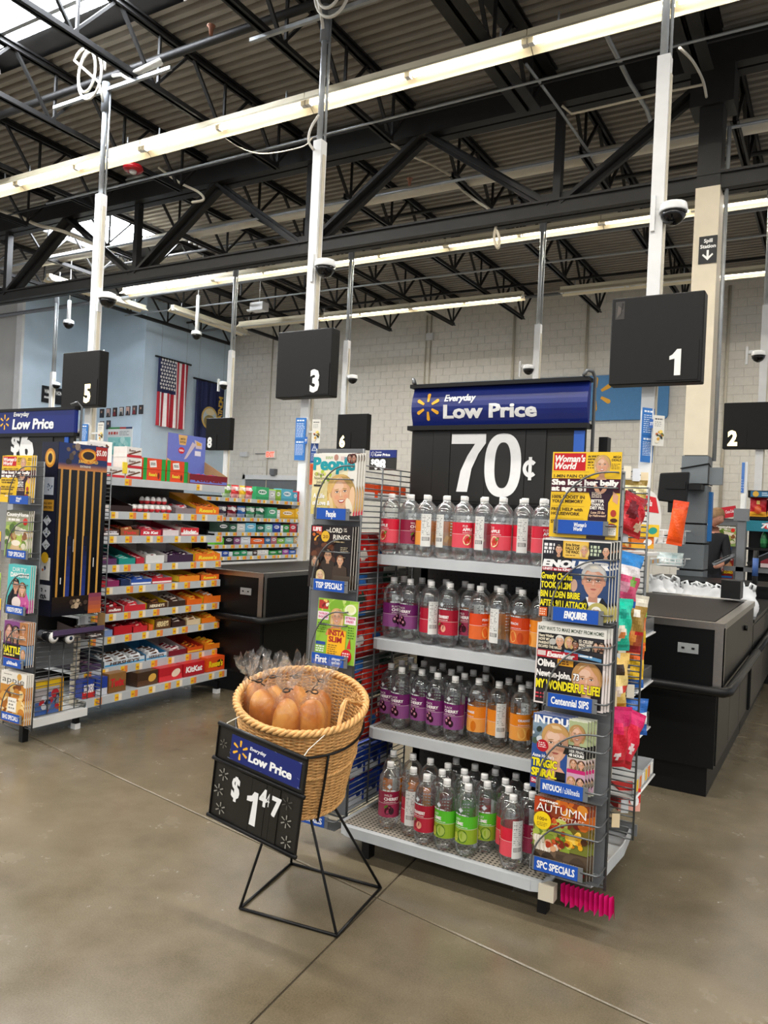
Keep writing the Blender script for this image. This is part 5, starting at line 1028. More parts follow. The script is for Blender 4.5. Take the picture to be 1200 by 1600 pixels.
def pocket(o, yb, yf, sx0, sx1, sz, sh, xr, zt, text, fancy=None, tsz=.5):
    """wire pocket: printed strip in front, an arched wire and two bars that turn back to the panel"""
    mb = MB(); gw = .018
    mb.box(sx0-gw, sx1+gw, yf, yf+.004, sz-sh/2, sz+sh/2)
    pk = mb.build('pocket', M_GREY, o)
    P = Print(.00006, y0=yf-.0012); P.box(sx0, sx1, yf-.001, yf, sz-sh/2+.001, sz+sh/2-.001, '#1c4fa8'); P.rect(sx0, sz-sh/2+.001, sx1, sz+sh/2-.001, '#1b52b2')
    cx = (sx0+sx1)/2; w = sx1-sx0
    if fancy: fancy(P, sx0, sx1, sz, sh)
    else: P.text(text, cx, sz-sh*tsz/2, sh*tsz, '#f3f5f8', .035, align='c', w=min(w*.86, None or w*.86))
    P.build('name_strip', M_GLOSS, pk)
    mb = MB(); r = .0036
    xl = sx0-gw*.6; pts = [(xl, yf, sz-sh*.3)]
    for i in range(13):
        t = i/12*math.pi/2; pts.append((xl+(xr-.03-xl)*(1-math.cos(t)), yf, sz+(zt-sz)*math.sin(t)))
    pts += [(xr-.008, yf, zt), (xr, yf+.012, zt), (xr, yb, zt+.004)]
    mb.tube(pts, r, 6)
    zm = sz+(zt-sz)*.72; k = math.sqrt(max(0, 1-.72**2)); xm = xl+(xr-.03-xl)*(1-k)
    mb.tube([(xm, yf, zm), (xr-.008, yf, zm), (xr, yf+.012, zm), (xr, yb, zm+.004)], r, 6)
    mb.tube([(sx1+gw*.5, yf, sz+sh*.2), (xr-.008, yf, sz+sh*.2), (xr, yf+.012, sz+sh*.2), (xr, yb, sz+sh*.2)], r, 6)
    mb.tube([(xl, yf, sz-sh*.45), (xl, yb, sz-sh*.45)], r, 5); mb.tube([(xl, yb, sz-sh*.5), (xr, yb, sz-sh*.5)], r, 5)
    mb.box(xl, xr, yf+.004, yb, sz-sh*.5-.002, sz-sh*.5)
    mb.build('wire_front', M_WIRE, pk)
def stock(items, yb, yf, xr, o, where):
    for it in items:
        (tx, ty), (bx, by), rx, (sx0, sx1, sy), zt_py, text, fancy, cover, nm, copies, lean = it
        ym = yf+.02; a = at_y(tx, ty, ym); b = at_y(bx, by, ym); c = at_y(rx, (ty+by)/2, ym); ox = (a.x+b.x)/2; w = c.x-ox; h = a.z-b.z
        s0 = at_y(sx0, sy, yf); s1 = at_y(sx1, sy, yf); sh = .052
        pocket(o, yb, yf, s0.x, s1.x, (s0.z+s1.z)/2, sh, xr, at_y(rx, zt_py, yf).z, text, fancy)
        zb = max(b.z, (s0.z+s1.z)/2-sh/2+.004)
        m = magazine('magazine', nm+', front copy, '+where, (ox, ym+.0, b.z), w, h, cover, lean=lean)
        for k in range(copies):
            lab = '%s copy behind the front %s in the %s' % (ORD[k], nm, where); lab = ' '.join(lab.split()[:16])
            dup(m, (ox+.0085*(k+1), ym+.0085*(k+1), b.z+.002*(k+1)), None, lab, 'spare copies in the magazine pockets')
def f_ww(P, a, b, z, h): P.text("Woman's", (a+b)/2, z+.002, h*.28, '#f3f5f8', .04, .25, align='c', w=(b-a)*.28); P.text('World', (a+b)/2-.008, z-.013, h*.26, '#f3f5f8', .04, .25, align='c', w=(b-a)*.2)
def f_enq(P, a, b, z, h): P.text('ENQUIRER', (a+b)/2, z-.012, h*.48, '#f3f5f8', .07, .2, align='c', w=(b-a)*.5)
def f_int(P, a, b, z, h): P.text('INTOUCH', a+(b-a)*.06, z-.011, h*.42, '#f3f5f8', .05, align='l', w=(b-a)*.44); P.text('/ a360media', a+(b-a)*.53, z-.011, h*.4, '#e8eef6', .015, align='l', w=(b-a)*.4)
def f_people(P, a, b, z, h): P.text('People', (a+b)/2, z-.013, h*.52, '#f3f5f8', .04, align='c', w=(b-a)*.34)
def f_first(P, a, b, z, h):
    P.text('First', a+(b-a)*.12, z-.014, h*.58, '#f3f5f8', .03, align='l', w=(b-a)*.36); P.rect(a+(b-a)*.56, z-.016, a+(b-a)*.565, z+.016, '#9fb6dc'); P.text('ultimate', a+(b-a)*.63, z+.003, h*.24, '#e6edf7', .02, w=(b-a)*.26); P.text('specials', a+(b-a)*.63, z-.013, h*.24, '#e6edf7', .02, w=(b-a)*.26)
f_a3 = lambda P, a, b, z, h: P.text('a360media', (a+b)/2, z-.011, h*.4, '#f3f5f8', .04, .2, align='c', w=(b-a)*.6)
# right rack of the main unit
yR = 2.93; fR = 2.83; xr = -.7
oR = rack('grey wire magazine rack on the right side of the bottle shelves', -.965, xr, yR, .17, 1.70)
stock([((864, 706), (858, 838), 969, (872, 942, 824), 738, '', f_ww, c_womans, 'yellow weekly with a woman in a dark dress', 0, .02),
       ((848, 841), (842, 962), 953, (864, 935, 962), 876, '', f_enq, c_enquirer, 'black tabloid with a grey haired man', 3, .02),
       ((841, 972), (833, 1096), 946, (856, 925, 1098), 1013, 'Centennial SIPS', None, c_examiner, 'tabloid with a red banner and blonde woman', 2, .02),
       ((833, 1113), (829, 1228), 917, (844, 911, 1234), 1147, '', f_int, c_intouch, 'blue celebrity weekly with a short haired woman', 3, .02),
       ((837, 1242), (829, 1357), 920, (834, 903, 1357), 1290, 'SPC SPECIALS', None, c_autumn, 'autumn decorating magazine with pumpkins', 2, .02)], yR, fR, xr, oR, 'right rack')
# left rack of the main unit
yL = 2.985; fL = 2.89; xl = -1.872
oL = rack('grey wire magazine rack on the left side of the bottle shelves', -2.13, xl, yL, .13, 1.79)
stock([((489, 709), (487, 803), 557, (495, 540, 803), 728, '', f_people, c_people, 'celebrity weekly with teal title and smiling blonde', 3, .02),
       ((484, 820), (484, 916), 549, (490, 538, 915), 844, 'TISP SPECIALS', None, c_life, 'dark film anniversary magazine with a red corner title', 2, .02),
       ((498, 934), (489, 1030), 556, (487, 537, 1031), 960, '', f_first, c_first, 'green slimming magazine with orange panel', 0, .06)], yL, fL, xl, oL, 'left rack')
pocket(oL, yL, fL, -2.11, -1.93, .45, .052, xl, .68, '', lambda *a: None); pocket(oL, yL, fL, -2.105, -1.925, .12, .052, xl, .36, 'SPECIALS')
# ================================================================== LEFT LANE: magazines, toy display, sweets, gum
y5 = 3.04; f5 = 2.95; xr5 = -4.19
o5 = rack('grey wire magazine rack at the left edge of the picture', -4.47, xr5, y5, .1, 1.72)
stock([((4, 712), (0, 784), 48, (15, 44, 781), 729, '', f_ww, c_womans, 'yellow weekly with a woman in a dark dress', 2, .02),
       ((9, 797), (8, 868), 44, (11, 40, 866), 816, 'TISP SPECIALS', None, c_country, 'country home magazine with a garden picture', 2, .02),
       ((13, 881), (10, 953), 47, (9, 36, 953), 900, 'MEREDITH SPECIALS', None, c_dance, 'turquoise dance film magazine with a couple', 2, .02),
       ((6, 968), (5, 1036), 43, (5, 33, 1036), 986, '', f_a3, c_battle, 'purple gossip weekly with a yellow headline', 3, .02),
       ((0, 1046), (0, 1124), 40, (2, 30, 1121), 1073, 'BHG SPECIALS', None, c_apple, 'apple baking magazine with pastry cover', 3, .02)], y5, f5, xr5, o5, 'left edge rack')
for k, (py0, py1, cv) in enumerate(((748, 770, c_generic), (830, 862, c_generic), (895, 918, c_first), (935, 975, c_generic), (985, 1010, c_battle))):
    a = at_y(-6, py0, 2.98); b = at_y(-6, py1, 2.98)
    magazine('magazine', 'sliver of a coloured magazine cut by the left picture edge, %s from top' % ORD[k], (a.x-.16, 3.0+.0*k, b.z-.08), .185, a.z-b.z+.08, cv)
u5 = thing('shelf_unit', 'long grey shelf unit of chocolate bars on the left', 'shelf', (0, 0, 0))
CX = -4.35; CB = -4.80; CY0, CY1 = 3.42, 4.83
def cshelf(z, x1, y0, y1, lip=.055, ntag=8, seed=1, x0=CB, par=u5, tl=.5):
    mb = MB(); mb.box(x0, x1-.0045, y0, y1, z+lip-.014, z+lip-.002); mb.box(x1-.004, x1+.004, y0, y1, z, z+lip); mb.box(x1-.012, x1-.0045, y0, y1, z, z+.004); s = mb.build('shelf', M_SHELF, par)
    q = random.Random(seed)
    for k in range(ntag):
        y = y0+(y1-y0)*(k+.3+.4*q.random())/ntag; w = .06 if lip > .045 else .05
        mb = MB(); mb.box(x1+.004, x1+.0055, y, y+w*.55, z+lip*.1, z+lip*.92, '#f2c21f'); mb.box(x1+.004, x1+.0055, y+w*.55, y+w, z+lip*.1, z+lip*.92, ('#e9874a', '#f0e4d2')[k % 2]); mb.box(x1+.0055, x1+.006, y+w*.1, y+w*.45, z+lip*.35, z+lip*.6, '#d8862a'); mb.build('price_tag', M_PRINT, s)
    return s
LZ = [.13, .285, .505, .664, .849, 1.003, 1.206, 1.375, 1.61]       # bottoms of the shelf lips, from the base up
for k, z in enumerate(LZ):
    cshelf(z, -4.235 if k == 0 else CX, 3.475 if k else 3.475, CY1 if k < 8 else CY1, .055, 9 if k < 8 else 2, k+3)
mb = MB(); mb.box(CB-.02, CB, CY0, CY1, .1, 1.72); mb.build('back_panel', M_PEG, u5)
mb = MB(); mb.box(CB, -4.5, CY1-.02, CY1-.004, .1, 1.3); mb.build('end_panel', M_BLACKP, u5)
for y in (3.412, 4.75):
    mb = MB(); mb.box(-4.29, -4.255, y, y+.03, 0, .1); lg = mb.build('leg', M_BLACKP, u5); mb = MB(); mb.box(-4.295, -4.25, y-.005, y+.035, 0, .035); mb.build('leg_cap', M_WHITE, lg)
mb = MB(); mb.box(-4.29, -4.255, 3.03, 3.07, 0, .1); mb.build('leg', M_BLACKP, u5)
mb = MB(); mb.box(CB, -4.225, 3.05, 3.475, .118, .13); mb.box(-4.235, -4.222, 3.05, 3.475, .085, .135); mb.build('base_tray', M_WHITE, u5)
grid(u5, 'divider_grid', (-4.455, 3.55, 0), (1, 0, 0), .265, .125, 1.688, 60, 2, .0032)
grid(u5, 'front_grid', (-4.262, 3.1, 0), (0, 1, 0), .40, .14, .60, 16, 5)
mb = MB()
for k in range(12): mb.tube([(-4.36, 3.47, .14+.042*k), (-4.36, 3.47, .14+.042*k+.03)], .028, 10)
mb.build('cream_ribbed_post', M_CREAM, u5)
# toy display tower: cardboard, printed
def disp():
    X = at_y(85, 850, 3.13).x; o = thing('toy_display', 'dark blue cardboard toy display tower with gold bars and a five dollar header', 'display', (0, 0, 0)); y0, y1 = 3.13, 3.5
    zt = at_x(100, 691, X).z; zh = at_x(100, 733, X).z; zb = at_x(100, 962, X).z; zl = at_x(100, 988, X).z
    mb = MB(); mb.box(X-.16, X, y0, y1, zb, zh, '#12141f'); mb.box(X-.16, X, y0, y1, zh, zt, '#1c2444'); mb.build('carton_body', M_PRINT, o)
    # front face looks along +X: u runs along Y
    P = Print(.00006, fn=lambda u, v, d: (X+.0008+d, u, v)); P.rect(y0, zh, y1, zt, '#1d2c5c'); P.grad(y0, zh, y1, zh+.04, '#c9803a', '#1d2c5c', 5); P.blob(y0+.1, (zh+zt)/2+.02, .06, ['#4a3f3a', '#6a5a50', '#2c2624', '#8a7868'], 14, 3, 1.2, 1); P.ell(y0+.22, (zh+zt)/2+.01, .075, .05, '#b8661c', 20); P.ell(y0+.22, (zh+zt)/2+.015, .06, .036, '#e0a02c', 18); P.ell(y0+.22, (zh+zt)/2+.015, .045, .026, '#2a1a12', 14)
    P.text('JURASSIC WORLD', y0+.22, zh+.05, .017, '#e9b84a', .04, align='c', w=.15); P.text('EXTREME', y0+.2, zh+.02, .012, '#d9d4c8', .03, align='c', w=.08); P.rect(y1-.095, zt-.09, y1-.005, zt-.005, '#a8281f'); P.text('$5.00', y1-.05, zt-.06, .034, '#f2e9e2', .03, align='c', w=.08)
    P.rect(y0, zb, y1, zh, '#0b0b0e')
    for k in range(6): P.rect(y0+.02+k*.06, zb+.1, y0+.035+k*.06, zh, ('#b8853a', '#c9984a')[k % 2])
    for k in (1, 3): P.grad(y0+.03+k*.06, zb+.12, y0+.06+k*.06, zb+.5, '#2a3a80', '#0e0e14', 6)
    P.grad(y0, zb, y1, zb+.12, '#12141c', '#2a2018', 6); P.blob(y0+.2, zb+.055, .06, ['#8a7a62', '#4a3c34', '#b8a288', '#2a2220'], 14, 4, 1.2, .8); P.grad(y1-.1, zb, y1, zb+.13, '#c96a2a', '#7a3a5a', 5)
    for k in range(14): P.rect(y0+.05+.02*k+.003*(k % 3), zb+.2+.05*(k % 5), y0+.056+.02*k, zb+.24+.06*(k % 5), '#e9e6e0' if k % 4 == 0 else '#1a1a20')
    P.build('front_print', M_GLOSS, o)
    Q = Print(.00006, y0=y0-.0008); a = X-.155; b = X-.002
    Q.rect(a, zb, b, zt, '#15172a'); Q.ell((a+b)/2, zt-.1, .05, .06, '#c9862c', 18); Q.ell((a+b)/2, zt-.1, .036, .045, '#e9b44a', 16); Q.ell((a+b)/2, zt-.1, .022, .03, '#2a1c14', 12)
    Q.rect(a+.03, zt-.33, b-.03, zt-.22, '#c9d0dc'); Q.blob((a+b)/2, zt-.275, .03, ['#4a5a7a', '#2a3450', '#7a8aa8'], 7, 2); Q.rect(a+.02, zt-.43, b-.02, zt-.36, '#c9932c'); Q.text('ALL NEW', (a+b)/2, zt-.39, .014, '#3a2408', .03, align='c', w=.08); Q.text('SPECIES', (a+b)/2, zt-.415, .014, '#3a2408', .03, align='c', w=.08)
    for k in range(3):
        c = zt-.49-.075*k; Q.poly([((a+b)/2-.04, c), ((a+b)/2, c+.034), ((a+b)/2+.04, c), ((a+b)/2, c-.034)], '#d9dde4'); Q.blob((a+b)/2, c, .022, ['#3a4668', '#6a7a5a', '#2a2c34'], 5, k)
    Q.rect(a+.025, zt-.86, b-.025, zt-.72, '#e2e0da'); Q.blob((a+b)/2, zt-.78, .03, ['#c9642c', '#3a4a8a', '#2a2a2a'], 6, 5); Q.rect(a+.015, zb+.1, b-.015, zt-.89, '#c9cbd0')
    for k in range(7): Q.blob((a+b)/2, zt-.92-.055*k if zt-.92-.055*k > zb+.12 else zb+.12, .022, ['#2a2c30', '#3c4046', '#55564f'], 5, 20+k, 1.3, .6)
    Q.ell((a+b)/2, (zb+zt)/2-.18, .035, .035, '#e3b21c', 16); Q.build('side_print', M_GLOSS, o)
    mb = MB(); vs = [(X, y0, zl), (X+.07, y0+.02, zl+.04), (X+.07, y1+.02, zl+.04), (X, y1, zl)]
    mb.bar((X+.03, y0, zl+.005), (X+.045, y1, zl+.01), .008, .03, '#4a3a5a'); mb.box(X-.02, X+.04, y1, y1+.01, zl-.01, zl+.1, '#8a6a3c'); mb.box(X-.16, X+.03, y0, y1, zl-.02, zl-.012, '#2a2030'); mb.build('front_lip', M_PRINT, o)
    for k, (px, py) in enumerate(((84, 996), (109, 997))):
        p = at_x(px, py, X+.015); t = thing('toy_tube', ['white and black toy tube end in the display tray, nearer one', 'white and black toy tube end in the display tray, farther one'][k], 'toy', (p.x, p.y, p.z), 0, 'toy tubes in the display tray')
        mb = MB(); mb.tube([(.0, 0, 0), (-.12, 0, 0)], .036, 14, '#16161a'); mb.build('tube_body', M_GLOSS, t); mb = MB(); mb.tube([(.012, 0, 0), (-.0, 0, 0)], [.022, .037], 14, '#e4e4e2'); mb.tube([(.0125, 0, 0), (.011, 0, 0)], .013, 10, '#2c3a50'); mb.build('tube_cap', M_GLOSS, t)
disp()
# the grey box and toy packs behind the lower grid
mb = MB(); mb.box(-4.5, -4.32, 3.12, 3.42, .42, .62, '#6f7478'); tag(mb.build('metal_box', M_SEMI), 'dull grey box behind the grid under the toy display', 'box')
carton('toy_pack', 'yellow topped toy car pack behind the grid under the toy display', 'toy', (-4.3, 3.22, .137), (.2, .05, .22), math.pi/2, ['#b8b2b4', '#4a6aa8'], extra=lambda P, w, h: (P.rect(-w/2, h*.78, w/2, h, '#edc31e'), P.blob(0, h*.36, w*.42, ['#3a62b0', '#c02a34', '#8a8f98', '#26304a', '#d9dce2'], 26, 3, 1, .7), P.rect(w*.36, 0, w/2, h, '#e3a51c')))
# ---------- sweets. every tray is a thing; the bars lying in it are things of their own
SH = [.13, .285, .505, .664, .849, 1.003, 1.206, 1.375, 1.61]
SN = ['base shelf', 'second shelf', 'third shelf', 'fourth shelf', 'fifth shelf', 'sixth shelf', 'seventh shelf', 'eighth shelf', 'top shelf']
BARCACHE = {}
def bar_mesh(cols):
    k = tuple(cols)
    if k not in BARCACHE:
        mb = MB(); n = 8; L_, w, h = .1, .036, .017; rows = []
        for i in range(n+1):
            t = i/n; x = -L_/2+L_*t; f = min(1, min(t, 1-t)/.1); ww = w*(.8+.2*f); hh = h*f
            rows.append([(x, -ww/2, .001), (x, -ww*.42, .001+hh*.7), (x, 0, .001+hh), (x, ww*.42, .001+hh*.7), (x, ww/2, .001)])
        for i in range(n):
            for j in range(4): mb.add([rows[i][j], rows[i+1][j], rows[i+1][j+1], rows[i][j+1]], [(0, 1, 2, 3)], cols[1] if 2 <= i <= 5 and j in (1, 2) else (cols[0] if not (3 <= i <= 4 and j == 0) else cols[-1]), 0, False)
        mb.add([r[0] for r in rows]+[r[4] for r in rows], [(0, 9, 17, 8)], cols[0])
        BARCACHE[k] = mb.mesh('candy_bar', M_WRAP)
    return BARCACHE[k]
EGG = None
FILE = ['left', 'middle', 'right', 'far right']
def tray(k, ya, yb, box, bars, word='', tcol='#ffffff', nm='', hh=.055, depth=.3, nb=6, full=True, upright=False, back=0, x1=None, egg=False):
    """open display carton: low printed front, rising sides; chocolate bars lie inside"""
    zf = SH[k]+.055; xf = (x1 if x1 else (-4.25 if k == 0 else CX))-.012; w = yb-ya; place = '%s, left to right' % SN[k]
    o = thing('display_carton', 'open %s carton on the %s of the chocolate unit' % (nm, SN[k]), 'carton', (xf, (ya+yb)/2, zf))
    c0 = box[0]; c1 = box[1] if len(box) > 1 else mix(c0, '#000000', .25); d = min(depth, xf-CB-.02)
    hb = min(hh*2.2, (SH[k+1]-SH[k]-.07) if k < 8 else .2)
    mb = MB(); t = .003
    mb.box(-t, 0, -w/2, w/2, 0, hh*.75, c0); 
    for s in (-1, 1):
        y = s*(w/2-t/2); mb.add([(0, y-t/2, 0), (-d, y-t/2, 0), (-d, y-t/2, hb), (0, y-t/2, hh*.75), (0, y+t/2, 0), (-d, y+t/2, 0), (-d, y+t/2, hb), (0, y+t/2, hh*.75)], [(0, 1, 2, 3), (7, 6, 5, 4), (3, 2, 6, 7), (0, 3, 7, 4)], c1)
    mb.box(-d, -d+t, -w/2, w/2, 0, hb+back, c1); mb.box(-d, 0, -w/2, w/2, 0, t, '#6b5240'); mb.build('carton_body', M_PRINT, o)
    P = Print(.00008, fn=lambda u, v, dd: (.0008+dd, u, v))
    P.rect(-w/2, 0, w/2, hh*.75, c0)
    if len(box) > 2: P.rect(-w/2+.004, hh*.08, w/2-.004, hh*.3, box[2])
    if word: P.text(word, 0, hh*.2, hh*.36, tcol, .05, .12, align='c', w=w*.72)
    P.build('front_print', M_PRINT, o)
    if back:
        Q = Print(.0001, fn=lambda u, v, dd: (-d+.004+dd, u, v)); Q.rect(-w/2, hh*.9, w/2, hb+back, box[-1]); back_art(Q, w, hh, hb+back, word); Q.build('back_card', M_PRINT, o)
    if not bars: return o
    me = bar_mesh(bars); q = random.Random(int(ya*1000)+k); ncol = max(1, int((w-.01)/.105)); g = 'bars in the %s carton on the %s' % (nm, SN[k])
    for c in range(ncol):
        for i in range(nb if full else max(2, nb//2)):
            yy = (ya+yb)/2-w/2+w*(c+.5)/ncol; xx = xf-.03-.038*(i % 5)-.02*(i//5); zz = zf+.006+.006*(i % 5)+.018*(i//5)+(hh*.28 if full else 0)
            b = obj('candy_bar', me, None, (xx, yy, zz)); b.rotation_euler = (q.uniform(-.15, .15), -.12+q.uniform(-.15, .1), math.pi/2+q.uniform(-.16, .16)); s = min(1, w/ncol/.106); b.scale = (s, 1.05, 1.2)
            tag(b, '%s bar from front%s in the %s carton, %s' % (ORD[i], ', %s file,' % FILE[c] if ncol > 1 else '', nm, SN[k]), 'candy bar', g)
    return o
def back_art(Q, w, z0, z1, word):
    Q.text('LIMITED', -.05, z1-.05, .016, '#3a2c1c', .03, align='c', w=.06) if word == 'KitKat' else None
    if word == 'KitKat':
        Q.poly([(-.1, z1-.005), (0, z1-.005), (-.015, z1-.085), (-.085, z1-.085)], '#d9b06a'); Q.text('LIMITED', -.05, z1-.045, .016, '#4a3414', .03, align='c', w=.06); Q.text('EDITION', -.05, z1-.07, .016, '#4a3414', .03, align='c', w=.06)
        Q.ell(-.06, z1-.13, .035, .026, '#c8202c'); Q.text('KitKat', -.06, z1-.137, .016, '#f7f0ee', .04, .2, align='c', w=.05)
        Q.poly([(-.03, z1-.2), (.0, z1-.19), (.1, z1-.07), (.06, z1-.05)], '#c9bcc4'); Q.poly([(.08, z1-.03), (.17, z1-.05), (.17, z1-.1), (.1, z1-.1)], '#c9bcc4'); Q.poly([(.1, z1-.04), (.16, z1-.055), (.16, z1-.075), (.11, z1-.075)], '#d8a84a'); Q.rect(.09, z1-.16, .16, z1-.12, '#e2e0ea')
YL = lambda px, py: at_x(px, py, CX).y
def sp(k, xa, xb):          # a stretch of shelf as it runs along the wall
    py = [1085, 1035, 990, 960, 925, 890, 845, 805, 750][k]
    return YL(xa, py), YL(xb, py)
def T(k, xa, xb, *a, **kw): ya, yb = sp(k, xa, xb); return tray(k, ya+.004, yb-.004, *a, **kw)
A8 = lambda x: 120+x/4.8
# base shelf: closed cartons
for xa, xb, c, tx, nm, hh in ((60, 160, ['#1f3c98', '#c42c2c'], 'SNICKERS', 'blue carton with red band, nearer of two', .12), (160, 250, ['#1f3c98', '#c9ccd4'], '', 'blue carton, farther of two', .12), (256, 388, ['#8a6234', '#7a5228'], 'Twix', 'tan open Twix carton', .13), (470, 625, ['#3f2a1c', '#5a3c26', '#d9a84a'], '', 'dark brown carton with gold picture', .1), (632, 806, ['#b81d28', '#d8323a', '#f0d8c0'], '', 'red carton with pale picture', .1), (812, 970, ['#c01a26', '#a81420'], 'KitKat', 'deep red KitKat carton', .1), (985, 1118, ['#e3531c', '#d84a14', '#3a1c10'], "Reese's", 'orange carton at far end', .11)):
    ya, yb = YL(A8(xa), 1085), YL(A8(xb), 1085); sc = 4.235/4.35; ya *= sc; yb *= sc
    cc = {'Twix': '#c8202c', 'Bar': '#e9d8b8', "Reese's": '#f6d21c'}.get(tx, '#f6f0ee')
    carton('chocolate_carton', '%s on the base shelf of the chocolate unit' % nm, 'carton', (-4.33, (ya+yb)/2, .186), (yb-ya-.006, .13, hh), math.pi/2, c, tx, cc, tsz=.42)
T(1, 164, 228, ['#c9d4dc', '#5a6a74', '#3a94c4'], ['#e6eaec', '#5a3420', '#cfd4d8'], "HERSHEY'S", '#4a3020', 'pale blue and white', nb=8); T(1, 229, 262, ['#cfdae2', '#3a86b8', '#3a94c4'], ['#e9ecee', '#55301c', '#c9d0d4'], "HERSHEY'S", '#4a3020', 'second pale blue and white', nb=8)
T(1, 264, 292, ['#7a1c2c', '#b8a8a8'], ['#d9c9c8', '#8a1f2c', '#f0e6e4'], '', '#fff', 'maroon and white', nb=6); T(1, 293, 318, ['#d8561c', '#b02a1c', '#f0c040'], ['#c9501c', '#7a2c14', '#e8a23a'], '', '#fff', 'red orange', nb=4); T(1, 319, 346, ['#e07a1c', '#c45a14'], ['#ee8a22', '#f4c436', '#d85a14'], '', '#fff', 'bright orange', nb=9)
T(1, 128, 160, ['#4a3a5a', '#2a2230'], ['#3a2c44', '#7a5a6a', '#4a3c54'], '', '#fff', 'dusky purple', nb=3)
T(2, 135, 164, ['#3c2a26'], ['#4a2c22', '#e6dcd2', '#3a2420'], 'm&m', '#f2ece6', 'chocolate brown', nb=8); T(2, 164, 178, ['#7a92c0'], ['#9ab0d4', '#e6ecf4', '#6a84b8'], '', '#fff', 'narrow pale blue', nb=3); T(2, 179, 208, ['#b81a26', '#8c1420'], ['#c8222e', '#8c1420', '#e8dcd2'], '', '#fff', 'crimson', nb=3, hh=.08); T(2, 209, 232, ['#c42832'], ['#d8323c', '#b01c28', '#f0b8a8'], '', '#fff', 'scarlet', nb=7); T(2, 233, 241, ['#e0662a'], ['#ee7a2a', '#c9501c', '#f0c060'], '', '#fff', 'slim orange', nb=3)
T(2, 242, 268, ['#5a3a1c', '#e0b41c'], ['#3c2416', '#e3bc2c', '#2c1a10'], "HERSHEY'S", '#f0dca8', 'brown and yellow', nb=6, hh=.1); T(2, 269, 291, ['#3a2420'], ['#40261c', '#d8ccc0', '#2c1a14'], '', '#fff', 'very dark brown', nb=6); T(2, 292, 314, ['#d9c4a0', '#c9a878'], ['#e6d2b0', '#7a4a2c', '#c9a070'], '', '#fff', 'cream', nb=6); T(2, 315, 345, ['#ee7a1c', '#f2c01c'], ['#ee8420', '#f4cc3a', '#d8641a'], '', '#fff', 'orange with yellow wings', nb=8)
T(3, 127, 160, ['#c9d2cc'], ['#dfe6e2', '#3f7a4a', '#2a2c2a'], 'm&m', '#2c2c2a', 'white and green', nb=9); T(3, 167, 194, ['#8a1c22'], ['#b8202c', '#5a1418', '#f0e6e2'], 'm&m', '#f2ece6', 'dark red', nb=8); T(3, 195, 229, ['#c82a36', '#e8d8d4'], ['#d83a44', '#f2e6e2', '#b01c2a'], '', '#fff', 'red and white', nb=8); T(3, 230, 263, ['#4a2e1c', '#e6bc1c'], ['#4a2a1a', '#8a5a34', '#2c1a10'], "HERSHEY'S", '#efe2c4', 'brown with yellow wings', nb=6); T(3, 264, 291, ['#3c2a22', '#cfc4b8'], ['#4a3024', '#d8ccc0', '#2a1c16'], '', '#fff', 'brown and white', nb=8); T(3, 292, 317, ['#e2661c', '#d85414'], ['#ee7a1e', '#f2b83a', '#c9501a'], '', '#fff', 'plain orange', nb=9); T(3, 318, 346, ['#e8701c', '#f2c41c'], ['#f0842a', '#efe6dc', '#d8641a'], '', '#fff', 'orange and white', nb=9, hh=.07)
T(4, 127, 146, ['#3a3c40'], ['#e6e6e4', '#2c2c2e', '#b8bcc0'], '', '#fff', 'black and white', nb=8); T(4, 147, 168, ['#b0222e'], ['#c8303c', '#e6d4d0', '#8a1c28'], '', '#fff', 'cherry red', nb=7); T(4, 168, 188, ['#8a2a5c'], ['#a83a6c', '#d8a8c0', '#6a1c44'], '', '#fff', 'magenta', nb=4); T(4, 189, 205, ['#1c2c54'], ['#2a3c6c', '#4a5c8c', '#16204a'], '', '#fff', 'navy', nb=2); T(4, 205, 238, ['#2a52a8', '#dfe4ea', '#eef0f4'], ['#2c58b8', '#e9ecf2', '#1c3c8a'], '', '#fff', 'royal blue and white', nb=6); T(4, 238, 270, ['#c42434', '#e6dad8', '#f2e6e4'], ['#cc2a3a', '#f0e4e2', '#a01c2c'], '', '#fff', 'red with white wings', nb=6); T(4, 280, 313, ['#ee8a22', '#f0c22c'], ['#d84a1c', '#f2b02c', '#b83a14'], '', '#fff', 'orange with yellow ends', nb=2); T(4, 314, 343, ['#e8661c', '#b8441c'], ['#ee7a2a', '#f2a83a', '#d85a1a'], "Reese's", '#f6dc3a', 'rust and orange', nb=3)
T(5, 130, 146, ['#4a86b0'], ['#5a9ac4', '#dfe8ee', '#2a5a84'], '', '#fff', 'sky blue', nb=7, hh=.07); T(5, 149, 184, ['#5c3460', '#4a2a4c'], ['#6a3c6c', '#c9a8a0', '#8a5a3c'], '', '#e6d6e0', 'plum', nb=3); T(5, 186, 213, ['#1f8f86'], ['#22a598', '#a8dcd4', '#16766c'], '', '#fff', 'teal', nb=3); T(5, 213, 227, ['#b82a3c'], ['#d8404e', '#e9d0cc', '#a01c30'], '', '#fff', 'slim red', nb=4); T(5, 228, 258, ['#dedfde', '#b8b2ac'], ['#eceae8', '#c8c4c0', '#8a2a30'], '', '#fff', 'all white', nb=6, hh=.075); T(5, 262, 303, ['#3a2440', '#d8d2d4'], ['#4a2a4c', '#2a1a2c', '#e6dcdc'], '', '#fff', 'black and violet', nb=7, hh=.075); T(5, 305, 345, ['#ee7a1a', '#f2c21c'], ['#f0801e', '#f4cc34', '#d8601a'], "Reese's", '#f6dc3a', 'large orange', nb=10, hh=.075)
